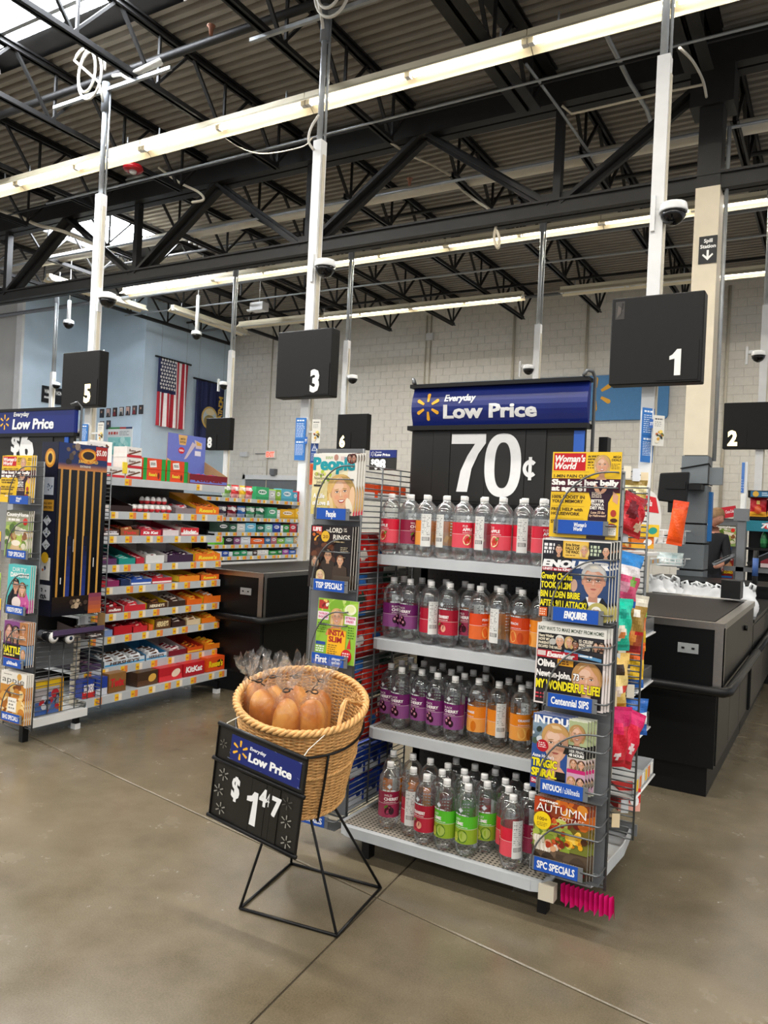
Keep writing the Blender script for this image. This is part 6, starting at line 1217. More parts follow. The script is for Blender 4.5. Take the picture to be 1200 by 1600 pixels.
T(6, 131, 160, ['#e0b02c'], ['#e8b83a', '#c42c34', '#efe4cc'], '', '#fff', 'mustard and red', nb=8); T(6, 162, 188, ['#4a2a22', '#3a201a', '#e6e0dc'], ['#5a3224', '#c8342c', '#e9e2dc'], 'SNICKERS', '#e6e2ea', 'brown with white letters', nb=5); T(6, 189, 219, ['#9a5a34', '#4a2a1c'], ['#b8703a', '#c8342c', '#e6c08a'], 'Twix', '#e0343a', 'caramel brown', nb=6); T(6, 220, 253, ['#c8283a', '#8a7a74'], ['#e04a5c', '#f0d8d4', '#b81c30'], 'Kit Kat', '#fff', 'rose red', nb=7); T(6, 255, 281, ['#e3d6d8', '#b8344c'], ['#d8486a', '#f2e4e6', '#b02a4a'], '', '#fff', 'white and pink', nb=2); T(6, 283, 312, ['#d42c34', '#d8c8c0', '#f0e4e0'], ['#d8404a', '#f2e2de', '#b82430'], 'kinder', '#fff', 'white and red', nb=5, hh=.08)
T(7, 132, 172, ['#d9d4d0'], ['#e9e6e4', '#c8303c', '#4a6a9a'], '', '#fff', 'white and red speckled', nb=7); T(7, 173, 209, ['#2c1a18', '#241412'], None, '', '#d8d2dc', 'near black'); T(7, 275, 308, ['#8a7c80'], ['#b8aab0', '#d8404c', '#e6e0e2'], '', '#fff', 'grey mauve', nb=7); T(7, 307, 344, ['#ea7418', '#e0a01c'], ['#ee7a1c', '#8a3c14', '#f2a83a'], "Reese's", '#f6dc3a', 'tall orange', nb=10, hh=.08)
# chocolate eggs in white and red foil
mb = MB(); mb.lathe([(.001, 0), (.014, .003), (.02, .014), (.0215, .024)], 12, col='#c22832'); mb.lathe([(.0216, .024), (.02, .036), (.014, .048), (.006, .055), (.001, .056)], 12, col='#ecebe8'); mb.box(-.001, .022, -.006, .006, .02, .028, '#f0a8a0'); EGG = mb.mesh('chocolate_egg', M_WRAP)
ya, yb = sp(7, 209, 272); ne = 0
for r in range(3):
    for c in range(7):
        y = ya+.03+(yb-ya-.05)*c/6; up = 1 if (c >= 3 and r > 0) else 0
        e = obj('chocolate_egg', EGG, None, (CX-.04-.052*r, y, SH[7]+.055+(.06*up))); e.rotation_euler.z = (c*7+r*3) % 5*.4
        tag(e, 'white and red foil chocolate egg, %s from left in %s rank, eighth shelf' % (ORD[c], ['front', 'middle', 'back'][r]), 'chocolate egg', 'foil chocolate eggs')
mb = MB(); mb.box(CX-.19, CX-.06, ya+(yb-ya)*.45, yb, SH[7]+.055, SH[7]+.112, '#d9d6d2'); tag(mb.build('egg_carton', M_PRINT), 'pale step carton lifting the back ranks of foil eggs', 'carton')
# top shelf
z8 = SH[8]+.055
kb = ['#eae6e2', '#c22834', '#5a3020']
def bueno(P, w, h): P.rect(-w/2, 0, w/2, h*.25, '#c42a34'); P.poly([(-.06, h*.3), (.05, h*.75), (.062, h*.65), (-.045, h*.2)], '#6a3c22'); P.text('Bueno', -.02, h*.55, h*.24, '#6a4a3c', .03, .2, align='c', w=.06)
for k, (xa, xb, lv) in enumerate(((136, 168, 0), (136, 168, 1), (136, 166, 2), (168, 198, 0), (199, 224, 0), (199, 224, 1), (199, 223, 2))):
    ya, yb = YL(xa, 750), YL(xb, 750)
    carton('chocolate_carton', 'white and red chocolate carton, %s of the %s pile on the top shelf' % (['lowest', 'middle', 'upper'][lv], 'left' if xa < 150 else ('middle' if xa < 190 else 'right')), 'carton', (CX-.09, (ya+yb)/2, z8+.076*lv), (yb-ya-.006, .14, .074), math.pi/2, kb[:1], extra=bueno)
ya, yb = YL(165, 750), YL(200, 750)
def bueno2(P, w, h): P.rect(-w/2, 0, w/2, h*.14, '#c42a34'); P.poly([(-.03, h*.15), (.045, h*.9), (.07, h*.8), (.0, h*.1)], '#5a3220'); P.poly([(.015, h*.55), (.04, h*.8), (.05, h*.75), (.025, h*.5)], '#e3c9a0'); P.text('kinder', -.07, h*.6, h*.12, '#c42a34', .04, w=.05); P.text('bueno', -.06, h*.4, h*.16, '#5a4a8a', .04, .2, w=.07)
carton('display_card', 'tall white chocolate display card with a brown bar picture on the top shelf', 'display', (CX-.19, (ya+yb)/2, z8+.085), (yb-ya, .02, .17), math.pi/2, ['#e9e6e2'], extra=bueno2)
for k, xa in enumerate((170, 195)):
    p = at_x(xa-8 if k == 0 else xa, 731, CX-.02); mb = MB(); mb.box(-.004, .004, -.02, .02, -.04, .04, '#f0d43a'); tag(mb.build('shelf_flag', M_PRINT, None, p), 'yellow price flag sticking out of the white chocolate cartons, %s from the left' % ORD[k], 'price tag')
for k, (xa, xb, lv) in enumerate(((226, 262, 0), (226, 262, 1), (263, 297, 0), (263, 297, 1))):
    ya, yb = YL(xa, 750), YL(xb, 750)
    def reese(P, w, h, lv=lv): P.rect(-w/2, 0, -w*.34, h, '#1f9a3c'); P.rect(w*.32, 0, w/2, h, '#1f9a3c'); (P.poly([(-w*.2, h*.15), (w*.1, h*.22), (w*.06, h*.85), (-w*.24, h*.75)], '#eeeae4'), P.bars(-w*.17, h*.36, w*.04, h*.62, 2, '#2a2a28', .7, .1)) if lv else (P.text("Reese's", -w*.06, h*.4, h*.3, '#f2d83a', .05, .1, align='c', w=w*.36), P.ell(w*.2, h*.45, w*.05, h*.3, '#7a2a14'))
    carton('chocolate_carton', 'orange and green carton, %s %s of four on the top shelf' % (['lower', 'upper'][lv], ['left', 'right'][k//2]), 'carton', (CX-.1, (ya+yb)/2, z8+.082*lv), (yb-ya-.008, .15, .08), math.pi/2, ['#e0481c'], extra=reese)
tray(8, YL(298, 755), YL(356, 765), ['#7c1420', '#a8865c', '#6a79c8'], ['#3a4a9c', '#c8344c', '#1c2450'], 'KitKat', '#7c1420', 'maroon blue backed', hh=.1, depth=.26, nb=8, back=.2)
# ---------- gum and mints above the counter of the middle lane
ug = thing('shelf_unit', 'grey gum and mint shelf unit over the black counter of the middle lane', 'shelf', (0, 0, 0)); GX = -4.75
GZ = [1.035, 1.142, 1.255, 1.39, 1.565]
for k, z in enumerate(GZ): cshelf(z-.02, GX, 5.12+.03*k if k < 4 else 5.0, 6.53, .036, 14, k+30, x0=GX-.22, par=ug)
mb = MB(); mb.box(GX-.24, GX-.22, 5.0, 6.56, .99, 1.6); mb.build('back_panel', M_BLACKP, ug)
mb = MB(); mb.box(GX-.06, GX, 6.53, 6.56, .985, 1.58); mb.build('end_post', M_WHITE, ug)
mb = MB(); mb.box(GX-.24, GX, 5.0, 6.5, .982, 1.0); mb.build('base_board', M_WHITE, ug)
GG = [([('#e0408c', .05), ('#e6e4ea', .05), ('#2a4fa8', .07), ('#dfe4ea', .04), ('#1f8a54', .08), ('#2f9a68', .07), ('#b8c4be', .06), ('#4a3a38', .05), ('#dcdad6', .13), ('#2f9448', .1), ('#1f7a3c', .06), ('#9a4aa0', .08), ('#2a62b8', .09), ('#c9a06a', .08)], .05),
      ([('#6ac42c', .08), ('#1c1c1e', .08), ('#0c0c0c', 0), ('#8a4a7a', .06), ('#d9dee4', .09), ('#e8641f', .13), ('#3a6a9a', .06), ('#b86a78', .06), ('#7ab03a', .08), ('#8cc4b8', .09), ('#c9a878', .1)], .07),
      ([('#1f3a2c', .12), ('#2a5a44', .08), ('#d6d8d4', .09), ('#6ab8d8', .12), ('#1c6a5c', .1), ('#8accc0', .09), ('#24409c', .1), ('#f0f0ee', .03), ('#2a8a3c', .08), ('#c02838', .09), ('#3a2a4a', .09)], .085),
      ([('#3a2a44', .08), ('#8a1f34', .09), ('#2a62a8', .08), ('#3a8a5c', .09), ('#2a7a54', .09), ('#4aa87c', .1), ('#e8e6e2', .03), ('#e8b01c', .16), ('#f0bc22', .1)], .105),
      ([('#6a9a3c', .09), ('#d83a3a', .09), ('#e8c02c', .07), ('#d8484c', .08), ('#38b070', .16), ('#c9ccc8', .08), ('#8ab83a', .07), ('#5ab4d0', .15), ('#4aa4c4', .06), ('#d02a3c', .1)], .12)]
GW = ['lowest', 'second', 'third', 'fourth', 'top']
for k, (row, hh) in enumerate(GG):
    y = 5.16+.03*k if k < 4 else 5.3; tot = sum(w for c, w in row); sc = (6.5-y)/(tot+.001)
    for j, (c, w) in enumerate(row):
        w *= sc
        if c != '#0c0c0c' and w > .01:
            z = GZ[k]+.016; nm = '%s gum pack row item, %s from the left on the %s gum shelf' % (['pale', 'bright', 'dark'][(j+k) % 3], ORD[j], GW[k])
            def gart(P, w_, h_, c=c, j=j): P.ell(0, h_*.6, w_*.34, h_*.2, mix(c, '#ffffff', .75), 12); P.rect(-w_/2, 0, w_/2, h_*.22, mix(c, '#000000', .3)); P.bars(-w_*.25, h_*.52, w_*.3, h_*.68, 1, mix(c, '#101040', .6), .8)
            nm = '%s gum pack, %s from the left on the %s gum shelf' % ({'#e': 'warm coloured', '#f': 'yellow', '#d': 'pale or red', '#1': 'dark', '#2': 'deep coloured', '#3': 'dark green or blue'}.get(c[:2], 'coloured'), ORD[j], GW[k])
            if k == 3 and j < 5 or (k == 4 and j in (0, 1, 2, 3)):
                o = obj('mint_bottle', bag_mesh(w*.9, hh*1.0, .06, [(.3, mix(c, '#ffffff', .3)), (.6, c), (.85, mix(c, '#ffffff', .5)), (1, c)], [(.5, .7, .2, '#f0f0ee')], j+k*9), None, (GX-.05, y+w/2, z), math.pi/2); tag(o, nm.replace('gum pack', 'mint pouch'), 'sweets', 'gum and mint packs')
            else: carton('gum_carton', nm, 'sweets', (GX-.06, y+w/2, z), (w*.94, .1, hh*(.8+.2*((j*7+k) % 3)/2)), math.pi/2, [c], group='gum and mint packs', extra=gart)
        y += w
# the far side of the same kind of unit on the right lane
ur = thing('shelf_unit', 'gum shelf unit with angled price rails beside the right counter', 'shelf', (0, 0, 0)); RX = -1.42
for k, (px, py) in enumerate(((1026, 846), (1030, 876), (1030, 905), (1032, 928))):
    p = at_x(px, py, RX); cshelf(p.z-.02, RX, 5.0, p.y, .04, 10, k+50, x0=RX-.2, par=ur)
    for j in range(4):
        q = random.Random(j+k*5); c = ['#7ab03a', '#e8e4dc', '#8a3a5a', '#e0b02c', '#2a7a9a', '#c9a878'][(j*2+k) % 6]
        carton('gum_carton', '%s small gum carton on the %s price rail shelf of the right lane' % (ORD[j], ORD[k]), 'sweets', (RX-.07, 5.5+.28*j, p.z+.02), (.15, .09, .07), math.pi/2, [c], group='gum cartons of the right lane')
mb = MB(); mb.box(RX-.22, RX-.2, 5.0, 6.8, .985, 1.5); mb.build('back_panel', M_GREY, ur)
# ================================================================== BASKET OF BREAD ON A WIRE STAND
AX = Vector((.584*.2756, -.81*.2756, .961)).normalized(); RC = Vector((-1.80, 2.5, .755)); E1 = Vector((.811, .585, 0)).normalized(); E2 = AX.cross(E1)
BH = .40
def bp(r, a, h): return RC+AX*(h)+r*(math.cos(a)*E1+math.sin(a)*E2)
def rad(h): t = min(1, max(0, -h/BH)); return .25-.062*t**1.15
bk = thing('wicker_basket', 'round honey wicker basket tilted on a black wire stand', 'basket', (0, 0, 0))
NS = 40; rows = []
mb = MB(); h = -.012; k = 0
while h > -BH:
    st = .0075 if abs(h+.205) > .02 else .006
    n = 120; vs = []
    pts = [bp(rad(h)+.0036*math.cos(NS/2*2*math.pi*i/n*1.0+(math.pi if k % 2 else 0)), 2*math.pi*i/n, h) for i in range(n)]
    mb.tube(pts, .0041, 4, closed=True); h -= st*1.0; k += 1
stuff(mb.build('weave', M_WICKER, bk))
mb = MB()
for i in range(NS):
    a = 2*math.pi*i/NS; mb.tube([bp(rad(hh), a, hh) for hh in (0, -.13, -.26, -BH)], .0042, 5)
stuff(mb.build('stakes', M_WICKER, bk))
def braid(nm, hc, rr, rt, tw, m=M_WICKER):
    mb = MB()
    for s in range(3):
        n = 160; pts = [bp(rr+rt*.75*math.cos(tw*2*math.pi*i/n+s*2.094), 2*math.pi*i/n, hc+rt*.75*math.sin(tw*2*math.pi*i/n+s*2.094)) for i in range(n)]
        mb.tube(pts, rt*.72, 5, closed=True)
    return mb.build(nm, m, bk)
braid('rim', .004, .252, .0115, 22); braid('waist_braid', -.205, rad(-.205)+.004, .006, 34); braid('base_rim', -BH, rad(-BH), .008, 24)
mb = MB(); n = 36; vs = [bp(rad(-BH), 2*math.pi*i/n, -BH+.004) for i in range(n)]; mb.add(vs, [tuple(range(n))]); vs2 = [bp(rad(-BH), 2*math.pi*i/n, -BH-.004) for i in range(n)]; mb.add(vs2, [tuple(reversed(range(n)))]); mb.build('base_disc', M_WICKER, bk)
mb = MB()
a0 = -.62; q = RC-bp(0, 0, 0)
for s, (aa, ab, up) in enumerate(((-.95, -.12, .06),)):
    for j in range(3):
        pts = []
        for i in range(15):
            t = i/14; a = aa+(ab-aa)*t; r = .245-.045*math.sin(math.pi*t)-.006*j; pts.append(bp(r, a, -.005+up*math.sin(math.pi*t)+.005*math.sin(t*16+j*2)))
        mb.tube(pts, .0045, 5)
hd = mb.build('handle', M_WICKER, bk)
mb = MB()
for i in range(7): q = bp(.215, -.28+.02*i, .035); mb.tube([q, q+Vector((.012*math.cos(i), .01*math.sin(i*2), .012+.006*(i % 3))), q+Vector((.035*math.cos(i*1.3), -.01, .02*math.sin(i)))], .0016, 4)
mb.build('raffia_knot', M_WICKER, hd)
# stand
st = thing('wire_stand', 'black wire basket stand with a square foot on the concrete floor', 'stand', (0, 0, 0))
base = [at_z(375, 1419, .006), at_z(526, 1462, .006), at_z(595, 1387, .006), at_z(455, 1349, .006)]
mb = MB(); mb.tube(base, .0055, 6, closed=True, smooth=False)
for a, b in zip(base, base[1:]+base[:1]): mb.tube([a, b], .0055, 6)
mb.build('foot_frame', M_BLACKP, st)
bot = RC-AX*BH
for i, f in enumerate(base):
    d = (f-bot); d.z = 0; d.normalize(); top = bot+d*.13-AX*.012; 
    mb = MB(); mb.tube([f, top+d*.012+Vector((0, 0, -.03)), top, top-d*.035+AX*.002], .0055, 6); mb.build('leg', M_BLACKP, st)
hr = -.095
mb = MB(); n = 60; mb.tube([bp(rad(hr)+.0125, 2*math.pi*i/n, hr) for i in range(n)], .005, 6, closed=True); mb.build('upper_ring', M_BLACKP, st)
mb = MB(); n = 40; mb.tube([bp(.13, 2*math.pi*i/n, -BH-.012) for i in range(n)], .005, 6, closed=True); mb.build('lower_ring', M_BLACKP, st)
for a in (-1.12, .45, 2.0, 3.6):
    mb = MB(); mb.tube([bp(rad(hr)+.0125, a, hr), bp(rad(-.25)+.013, a, -.25), bp(rad(-BH)+.013, a, -BH+.02), bp(rad(-BH)+.006, a, -BH-.02), bp(.13, a, -BH-.012)], .005, 6); mb.build('upright_rod', M_BLACKP, st)
# hanging price sign
R3 = Matrix(((.99, -.0008, .1408), (.0102, .9978, -.0661), (-.1404, .0669, .9878))); SCn = Vector((-1.738, 2.17, .516)); w, h = .397, .354
sg = thing('hanging_price_sign', 'black clip sign with blue Low Price header hung on the bread basket', 'price sign', (0, 0, 0)); sg.matrix_world = Matrix.Translation(SCn) @ R3.to_4x4()
mb = MB(); mb.box(-w/2+.004, w/2-.004, 0, .006, -h/2, h/2); mb.build('backing_board', M_BOARD, sg)
zt, zm = h/2, h/2-.138
mb = MB()
for z, ww in ((zt, w), (zm+.004, w+.018), (-h/2, w+.012)): mb.tube([(-ww/2, -.004, z), (ww/2, -.004, z)], .008, 8)
mb.box(-w/2, -w/2+.004, -.006, .006, -h/2, h/2); mb.box(w/2-.004, w/2, -.006, .006, -h/2, h/2); mb.build('clip_rail', M_BLACKP, sg)
mb = MB(); mb.box(-w/2+.065, w/2-.02, -.002, 0, zm+.022, zt-.022); hp = mb.build('header_card', M_HEAD, sg)
P = Print(.00008, y0=-.0022); u0, u1 = -w/2+.067, w/2-.022; v0, v1 = zm+.024, zt-.024
P.spark(u0+.042, (v0+v1)/2, .037, '#f2b62e'); P.text('Everyday', u0+.085, v0+.062, .0125, '#eef0f4', .035, .1, w=.072); P.text('Low Price', u0+.083, v0+.02, .031, '#f4f5f6', .05, .04, w=.19)
q = random.Random(5)
for i in range(26):
    x = q.choice([u0, u1, None]); x = q.uniform(u0, u1) if x is None else x; y = q.choice([v0, v1, q.uniform(v0, v1)]); x = min(max(x, u0), u1); a = q.random()*3.1
    P.poly([(x, y), (x+.012*math.cos(a), y+.006*math.sin(a)), (x+.012*math.cos(a)+.0007, y+.006*math.sin(a)+.0007), (x+.0007, y+.0007)], '#8e9ac0')
P.build('lettering', M_PRINT, hp)
mb = MB(); ed = [-.075, -.018, .048, .072, .108]
for i in range(4): mb.box(ed[i]+.0008, ed[i+1]-.0008, -.0035-.0006*(i % 2), 0, -h/2+.008, zm-.008)
mb.v and mb.build('digit_cards', M_CARD, sg)
ez = lambda f: -h/2+(zm+h/2)*f
def one_print(name, draw):
    P = Print(.00008, y0=-.0046); draw(P); P.build(name, M_PRINT, sg)
one_print('digit', lambda P: P.text('$', -.105, ez(.5), .075, '#eceded', .05, w=.034))
def one(P, cx, z0, hh, col): w_ = hh*.2; P.poly([(cx-w_*.5, z0), (cx+w_*.6, z0), (cx+w_*.6, z0+hh), (cx-w_*.1, z0+hh)], col); P.poly([(cx-w_*.1, z0+hh), (cx-w_*.5, z0+hh*.86), (cx-w_*1.3, z0+hh*.8), (cx-w_*1.3, z0+hh*.66), (cx-w_*.5, z0+hh*.68), (cx+w_*.1, z0+hh*.75)], col)
one_print('digit', lambda P: one(P, .0, ez(.17), .125, '#eeefef')); one_print('digit', lambda P: P.text('4', .022, ez(.58), .06, '#eceded', .05, w=.03)); one_print('digit', lambda P: P.text('4', .05, ez(.6), .05, '#dfe0e0', .0, w=.016)); one_print('digit', lambda P: P.text('7', .078, ez(.5), .068, '#eceded', .055, w=.036))
for (u, v) in ((-.15, .8), (-.165, .5), (-.148, .2), (.14, .8), (.145, .5), (.155, .17)): one_print('spark', lambda P: P.spark(u, ez(v), .024, '#8f8d86' if (u, v) != (.14, .8) else '#4a4844', .3, .22))
one_print('spark', lambda P: P.spark(-w/2+.032, (v0+v1)/2+.0, .018, '#6a6862', .3, .22))
mb = MB()
for x, cc in ((-w/2+.025, bp(.256, -2.62, 0)), (w/2-.02, bp(.258, -1.2, 0))):
    lp = (R3.transposed() @ (cc-SCn)); mb.tube([(x, 0, zt), (x+(lp.x-x)*.4, (lp.y)*.3-.004, zt+(lp.z-zt)*.4), tuple(lp), (lp.x, lp.y+.02, lp.z-.002)], .0018, 5)
mb.build('hanging_string', M_CABLE, sg)
# bread in knotted clear bags
M_BREAD = None
def bread_mat():
    m = bpy.data.materials.new('bread_crust'); m.use_nodes = True; nt = m.node_tree; N = nt.nodes; K = nt.links; b = N['Principled BSDF']; b.inputs['Roughness'].default_value = .5
    tc = N.new('ShaderNodeTexCoord'); n1 = N.new('ShaderNodeTexNoise'); n1.inputs['Scale'].default_value = 9; n1.inputs['Detail'].default_value = 6; K.new(tc.outputs['Object'], n1.inputs['Vector'])
    r = N.new('ShaderNodeValToRGB'); r.color_ramp.elements[0].position = .35; r.color_ramp.elements[1].position = .66; r.color_ramp.elements[0].color = (*lin('#9c5614'), 1); r.color_ramp.elements[1].color = (*lin('#dba050'), 1)
    e = r.color_ramp.elements.new(.5); e.color = (*lin('#bf7424'), 1)
    K.new(n1.outputs[0], r.inputs[0]); K.new(r.outputs[0], b.inputs['Base Color']); n2 = N.new('ShaderNodeTexNoise'); n2.inputs['Scale'].default_value = 60; K.new(tc.outputs['Object'], n2.inputs['Vector'])
    bp_ = N.new('ShaderNodeBump'); bp_.inputs['Strength'].default_value = .25; bp_.inputs['Distance'].default_value = .006; K.new(n2.outputs[0], bp_.inputs['Height']); K.new(bp_.outputs[0], b.inputs['Normal'])
    return m
M_BREAD = bread_mat()
def loaf_parts(seed, L_=.30, r=.062):
    q = random.Random(seed); ph = q.random()*6
    mb = MB(); prof = []
    n = 22
    for i in range(n+1):
        t = i/n; rr = r*max(.02, (1-abs(2*t-1)**2.6))**.5; prof.append((rr, -L_*(1-t)))
    mb.lathe(prof, 22, fn=lambda t, z: 1+.07*math.cos(3*t+ph+9*z)+.05*math.sin(26*z+ph)+.03*math.sin(5*t+40*z)); body = mb.mesh('loaf', M_BREAD)
    mb = MB(); nr = 36; rows = []
    for i in range(30):
        t = i/29
        if t < .62: z = -L_*.98+(L_*1.02)*t/.62; base = r*1.05*max(.05, (1-abs(2*(t/.62)-1)**3.6))**.5; amp = .004
        elif t < .72: f = (t-.62)/.1; z = .005+.035*f; base = r*.55*(1-f)+.011*f; amp = .006*(1-f)+.003
        else: f = (t-.72)/.28; z = .04+.075*f; base = .011+.036*f**.7; amp = .004+.012*f
        row = []
        for j in range(nr):
            a = 2*math.pi*j/nr; rr = base+amp*(math.sin(7*a+ph+3*t)+.6*math.sin(11*a+2*ph+9*t)+.5*q.uniform(-1, 1)*(1 if t > .62 else .15)); zz = z+(.012*math.sin(5*a+ph)+.01*math.sin(9*a))*max(0, (t-.8)/.2)*1.6
            row.append((rr*math.cos(a)+.02*max(0, t-.72)*math.cos(ph)*2, rr*math.sin(a)+.02*max(0, t-.72)*math.sin(ph)*2, zz))
        rows.append(row)
    vs = [p for rw in rows for p in rw]; mb.add(vs, [(i*nr+j, i*nr+(j+1) % nr, (i+1)*nr+(j+1) % nr, (i+1)*nr+j) for i in range(29) for j in range(nr)], None, 0, True); film = mb.mesh('plastic_bag', M_FILM)
    mb = MB(); mb.tube([(.013*math.cos(2*math.pi*i/12), .013*math.sin(2*math.pi*i/12), .04+.001*math.sin(i)) for i in range(12)], .003, 5, closed=True); mb.tube([(.012, -.006, .04), (.024, -.012, .036), (.034, -.008, .03)], .0022, 4); mb.tube([(.01, -.01, .042), (.0, -.022, .05), (-.012, -.03, .056)], .0022, 4); tie = mb.mesh('twist_tie', M_BLACKP)
    return body, film, tie
lp = [loaf_parts(s, .31) for s in (1, 2, 3)]
def on_rim(px, py, hgt):                              # a point at a height above the rim plane, where the sight line meets it
    d = ray(px, py); n = AX; t = (RC+AX*hgt-Vector((0, 0, H))).dot(n)/d.dot(n); return Vector((0, 0, H))+d*t
LO = [((407, 1078), .055, 'front left', .0, -.1), ((448, 1093), .05, 'front middle', .02, .0), ((490, 1095), .05, 'front right', .05, .1), ((392, 1068), .03, 'back left edge', -.06, -.1), ((428, 1072), .03, 'back, second from left', 0, 0), ((462, 1072), .025, 'back, third from left', .03, 0), ((500, 1078), .02, 'back right', .1, .05)]
for i, ((px, py), hg, wh, ta, tb) in enumerate(LO):
    p = on_rim(px, py, hg-.02); o = thing('bread_loaf', 'golden bread loaf in a knotted clear bag, %s in the wicker basket' % wh, 'bread', p, i*1.3, 'bagged bread loaves in the basket')
    body, film, tie = lp[i % 3]; obj('loaf', body, o); obj('plastic_bag', film, o); obj('twist_tie', tie, o)
    ax = (p-(RC-AX*BH+ (p-RC-AX*(p-RC).dot(AX))*.55)).normalized(); o.rotation_mode = 'QUATERNION'; o.rotation_quaternion = Vector((0, 0, 1)).rotation_difference(ax) @ Matrix.Rotation(i*1.9, 3, 'Z').to_quaternion()
# ================================================================== BEYOND THE TILLS
# blue board with the yellow spark on the back wall
a = at_y(700, 598, WY); b = at_y(1044, 655, WY); zt = 5.17; zb = 4.06
o = thing('wall_board', 'large sky blue board with a yellow spark high on the back wall', 'sign', (0, WY-.01, 0))
mb = MB(); x0, x1 = a.x, b.x; r = .12
pts = [(x0+r-r*math.cos(t), zt-r+r*math.sin(t)) for t in (0, .4, .8, 1.2, 1.57)]+[(x1-r+r*math.sin(t), zt-r+r*math.cos(t)) for t in (0, .4, .8, 1.2, 1.57)]+[(x1-r+r*math.cos(t), zb+r-r*math.sin(t)) for t in (0, .4, .8, 1.2, 1.57)]+[(x0+r-r*math.sin(t), zb+r-r*math.cos(t)) for t in (0, .4, .8, 1.2, 1.57)]
mb.prism(pts, 'y', -.08, 0, '#4a87bd'); mb.build('board', M_SEMI, o)
c = at_y(928, 620, WY); P = Print(.004, y0=-.085); P.spark(at_y(932, 617, WY).x, at_y(932, 617, WY).z, .43, '#f0b02a', .38, .26); P.build('spark', M_SEMI, o)
# exit sign, emergency light, hood lamp
a = at_y(425, 710, WY); o = thing('exit_sign', 'red and white lit EXIT sign on the back wall', 'exit sign', (a.x, WY-.01, a.z))
mb = MB(); mb.box(-.19, .19, -.08, 0, -.12, .12, '#e9e4da'); mb.build('housing', M_SEMI, o)
m = mat('lit_exit_letters', '#ff5a48', .5, emit=1.1); mb = MB(); vs, fs, wd = glyphs('EXIT', .05); mb.add([((x-wd/2)*.15, -.084, y*.2-.075) for x, y in vs], fs); mb.build('lettering', m, o)
a = at_y(384, 710, WY); mb = MB(); mb.box(-.15, .15, -.1, 0, -.07, .07); tag(mb.build('emergency_light', M_WHITE, None, (a.x, WY-.01, a.z)), 'small white emergency light box left of the exit sign', 'light')
mb = MB(); p = at_y(400, 709, WY); q = at_y(415, 709, WY); mb.tube([(p.x, WY-.03, p.z), (q.x, WY-.03, q.z)], .012, 5); tag(mb.build('conduit', M_GREY), 'short conduit joining the emergency light and the exit sign', 'pipe')
a = at_y(430, 738, WY); mb = MB(); mb.box(-.09, .09, -.16, 0, -.08, .1); mb.lathe([(.06, -.12), (.09, -.08)], 10, (0, -.1, 0)); tag(mb.build('door_alarm', M_GREY, None, (a.x, WY-.01, a.z)), 'grey alarm box over the door below the exit sign', 'alarm')
# flags on the flag wall
def flag(px0, py0, px1, py1, pyb, kind):
    a = at_x(px0, py0, WX+.12); b = at_x(px1, py1, WX+.12); c = at_x(px0, pyb, WX+.12); L_ = b.y-a.y; h = (a.z+b.z)/2-c.z-.05
    o = thing('flag', {'us': 'American flag hung upright from a black rod on the blue wall', 'navy': 'navy state flag with a round gold seal beside the American flag'}[kind], 'flag', (WX+.12, a.y, (a.z+b.z)/2))
    mb = MB(); mb.tube([(0, -.12, .02), (0, L_+.1, .02)], .03, 8); mb.build('rod', M_BLACKP, o)
    mb = MB(); nu, nv = 26, 24; P = lambda i, j: (.05*math.sin(i*.9)*(.4+j/nv)+.02*math.sin(i*2.3), L_*i/nu, -h*j/nv)
    for i in range(nu):
        for j in range(nv):
            if kind == 'us': cc = ('#b01c2e', '#efe8e6')[(i*13//nu) % 2] if True else 0; cc = '#1c2450' if (i < nu*.54 and j < nv*.46) else cc
            else: cc = '#16204c'
            mb.add([P(i, j), P(i+1, j), P(i+1, j+1), P(i, j+1)], [(0, 1, 2, 3)], cc, 0, True)
    if kind == 'us':
        for i in range(6):
            for j in range(9):
                y = L_*.54*(i+.5+(.0 if j % 2 else .35))/6.4; z = -h*.46*(j+.5)/9
                vs = []
                for k in range(10): t = math.pi/2+k*math.pi/5; q = .055 if k % 2 == 0 else .024; vs.append((.085, y+q*math.cos(t), z+q*math.sin(t)))
                mb.add(vs, [tuple(range(10))], '#f2f0ee')
    else:
        P2 = Print(.004, fn=lambda u, v, d: (.1+d, u, v)); P2.ell(L_*.42, -h*.55, .36, .36, '#c9a85a', 26); P2.ell(L_*.42, -h*.55, .3, .3, '#b8c4c9', 24); P2.ell(L_*.42, -h*.6, .26, .2, '#8a7a4a', 18); P2.ell(L_*.42, -h*.46, .2, .1, '#d8c9a0', 16)
        for k, ch in enumerate('MONTANA'[::-1]): 
            vs, fs, wd = glyphs(ch, .04); y0 = L_*.82; P2.shape([(y0+(-vy)*.26, -h*.12-(6-k)*.14-h*.12+(vx-wd/2)*.26) for vx, vy in vs], fs, '#c9a23a')
        P2.build('seal', M_SEMI, o)
    mb.build('cloth', M_MATTE, o)
    mb = MB(); mb.tube([(0, .1, 0), (0, .1, 7.0-o.location.z)], .004, 4); mb.tube([(0, L_-.1, 0), (0, L_-.1, 7.0-o.location.z)], .004, 4); mb.build('cord', M_GREY, o)
flag(248, 558, 295, 571, 668, 'us'); flag(307, 592, 352, 604, 700, 'navy')
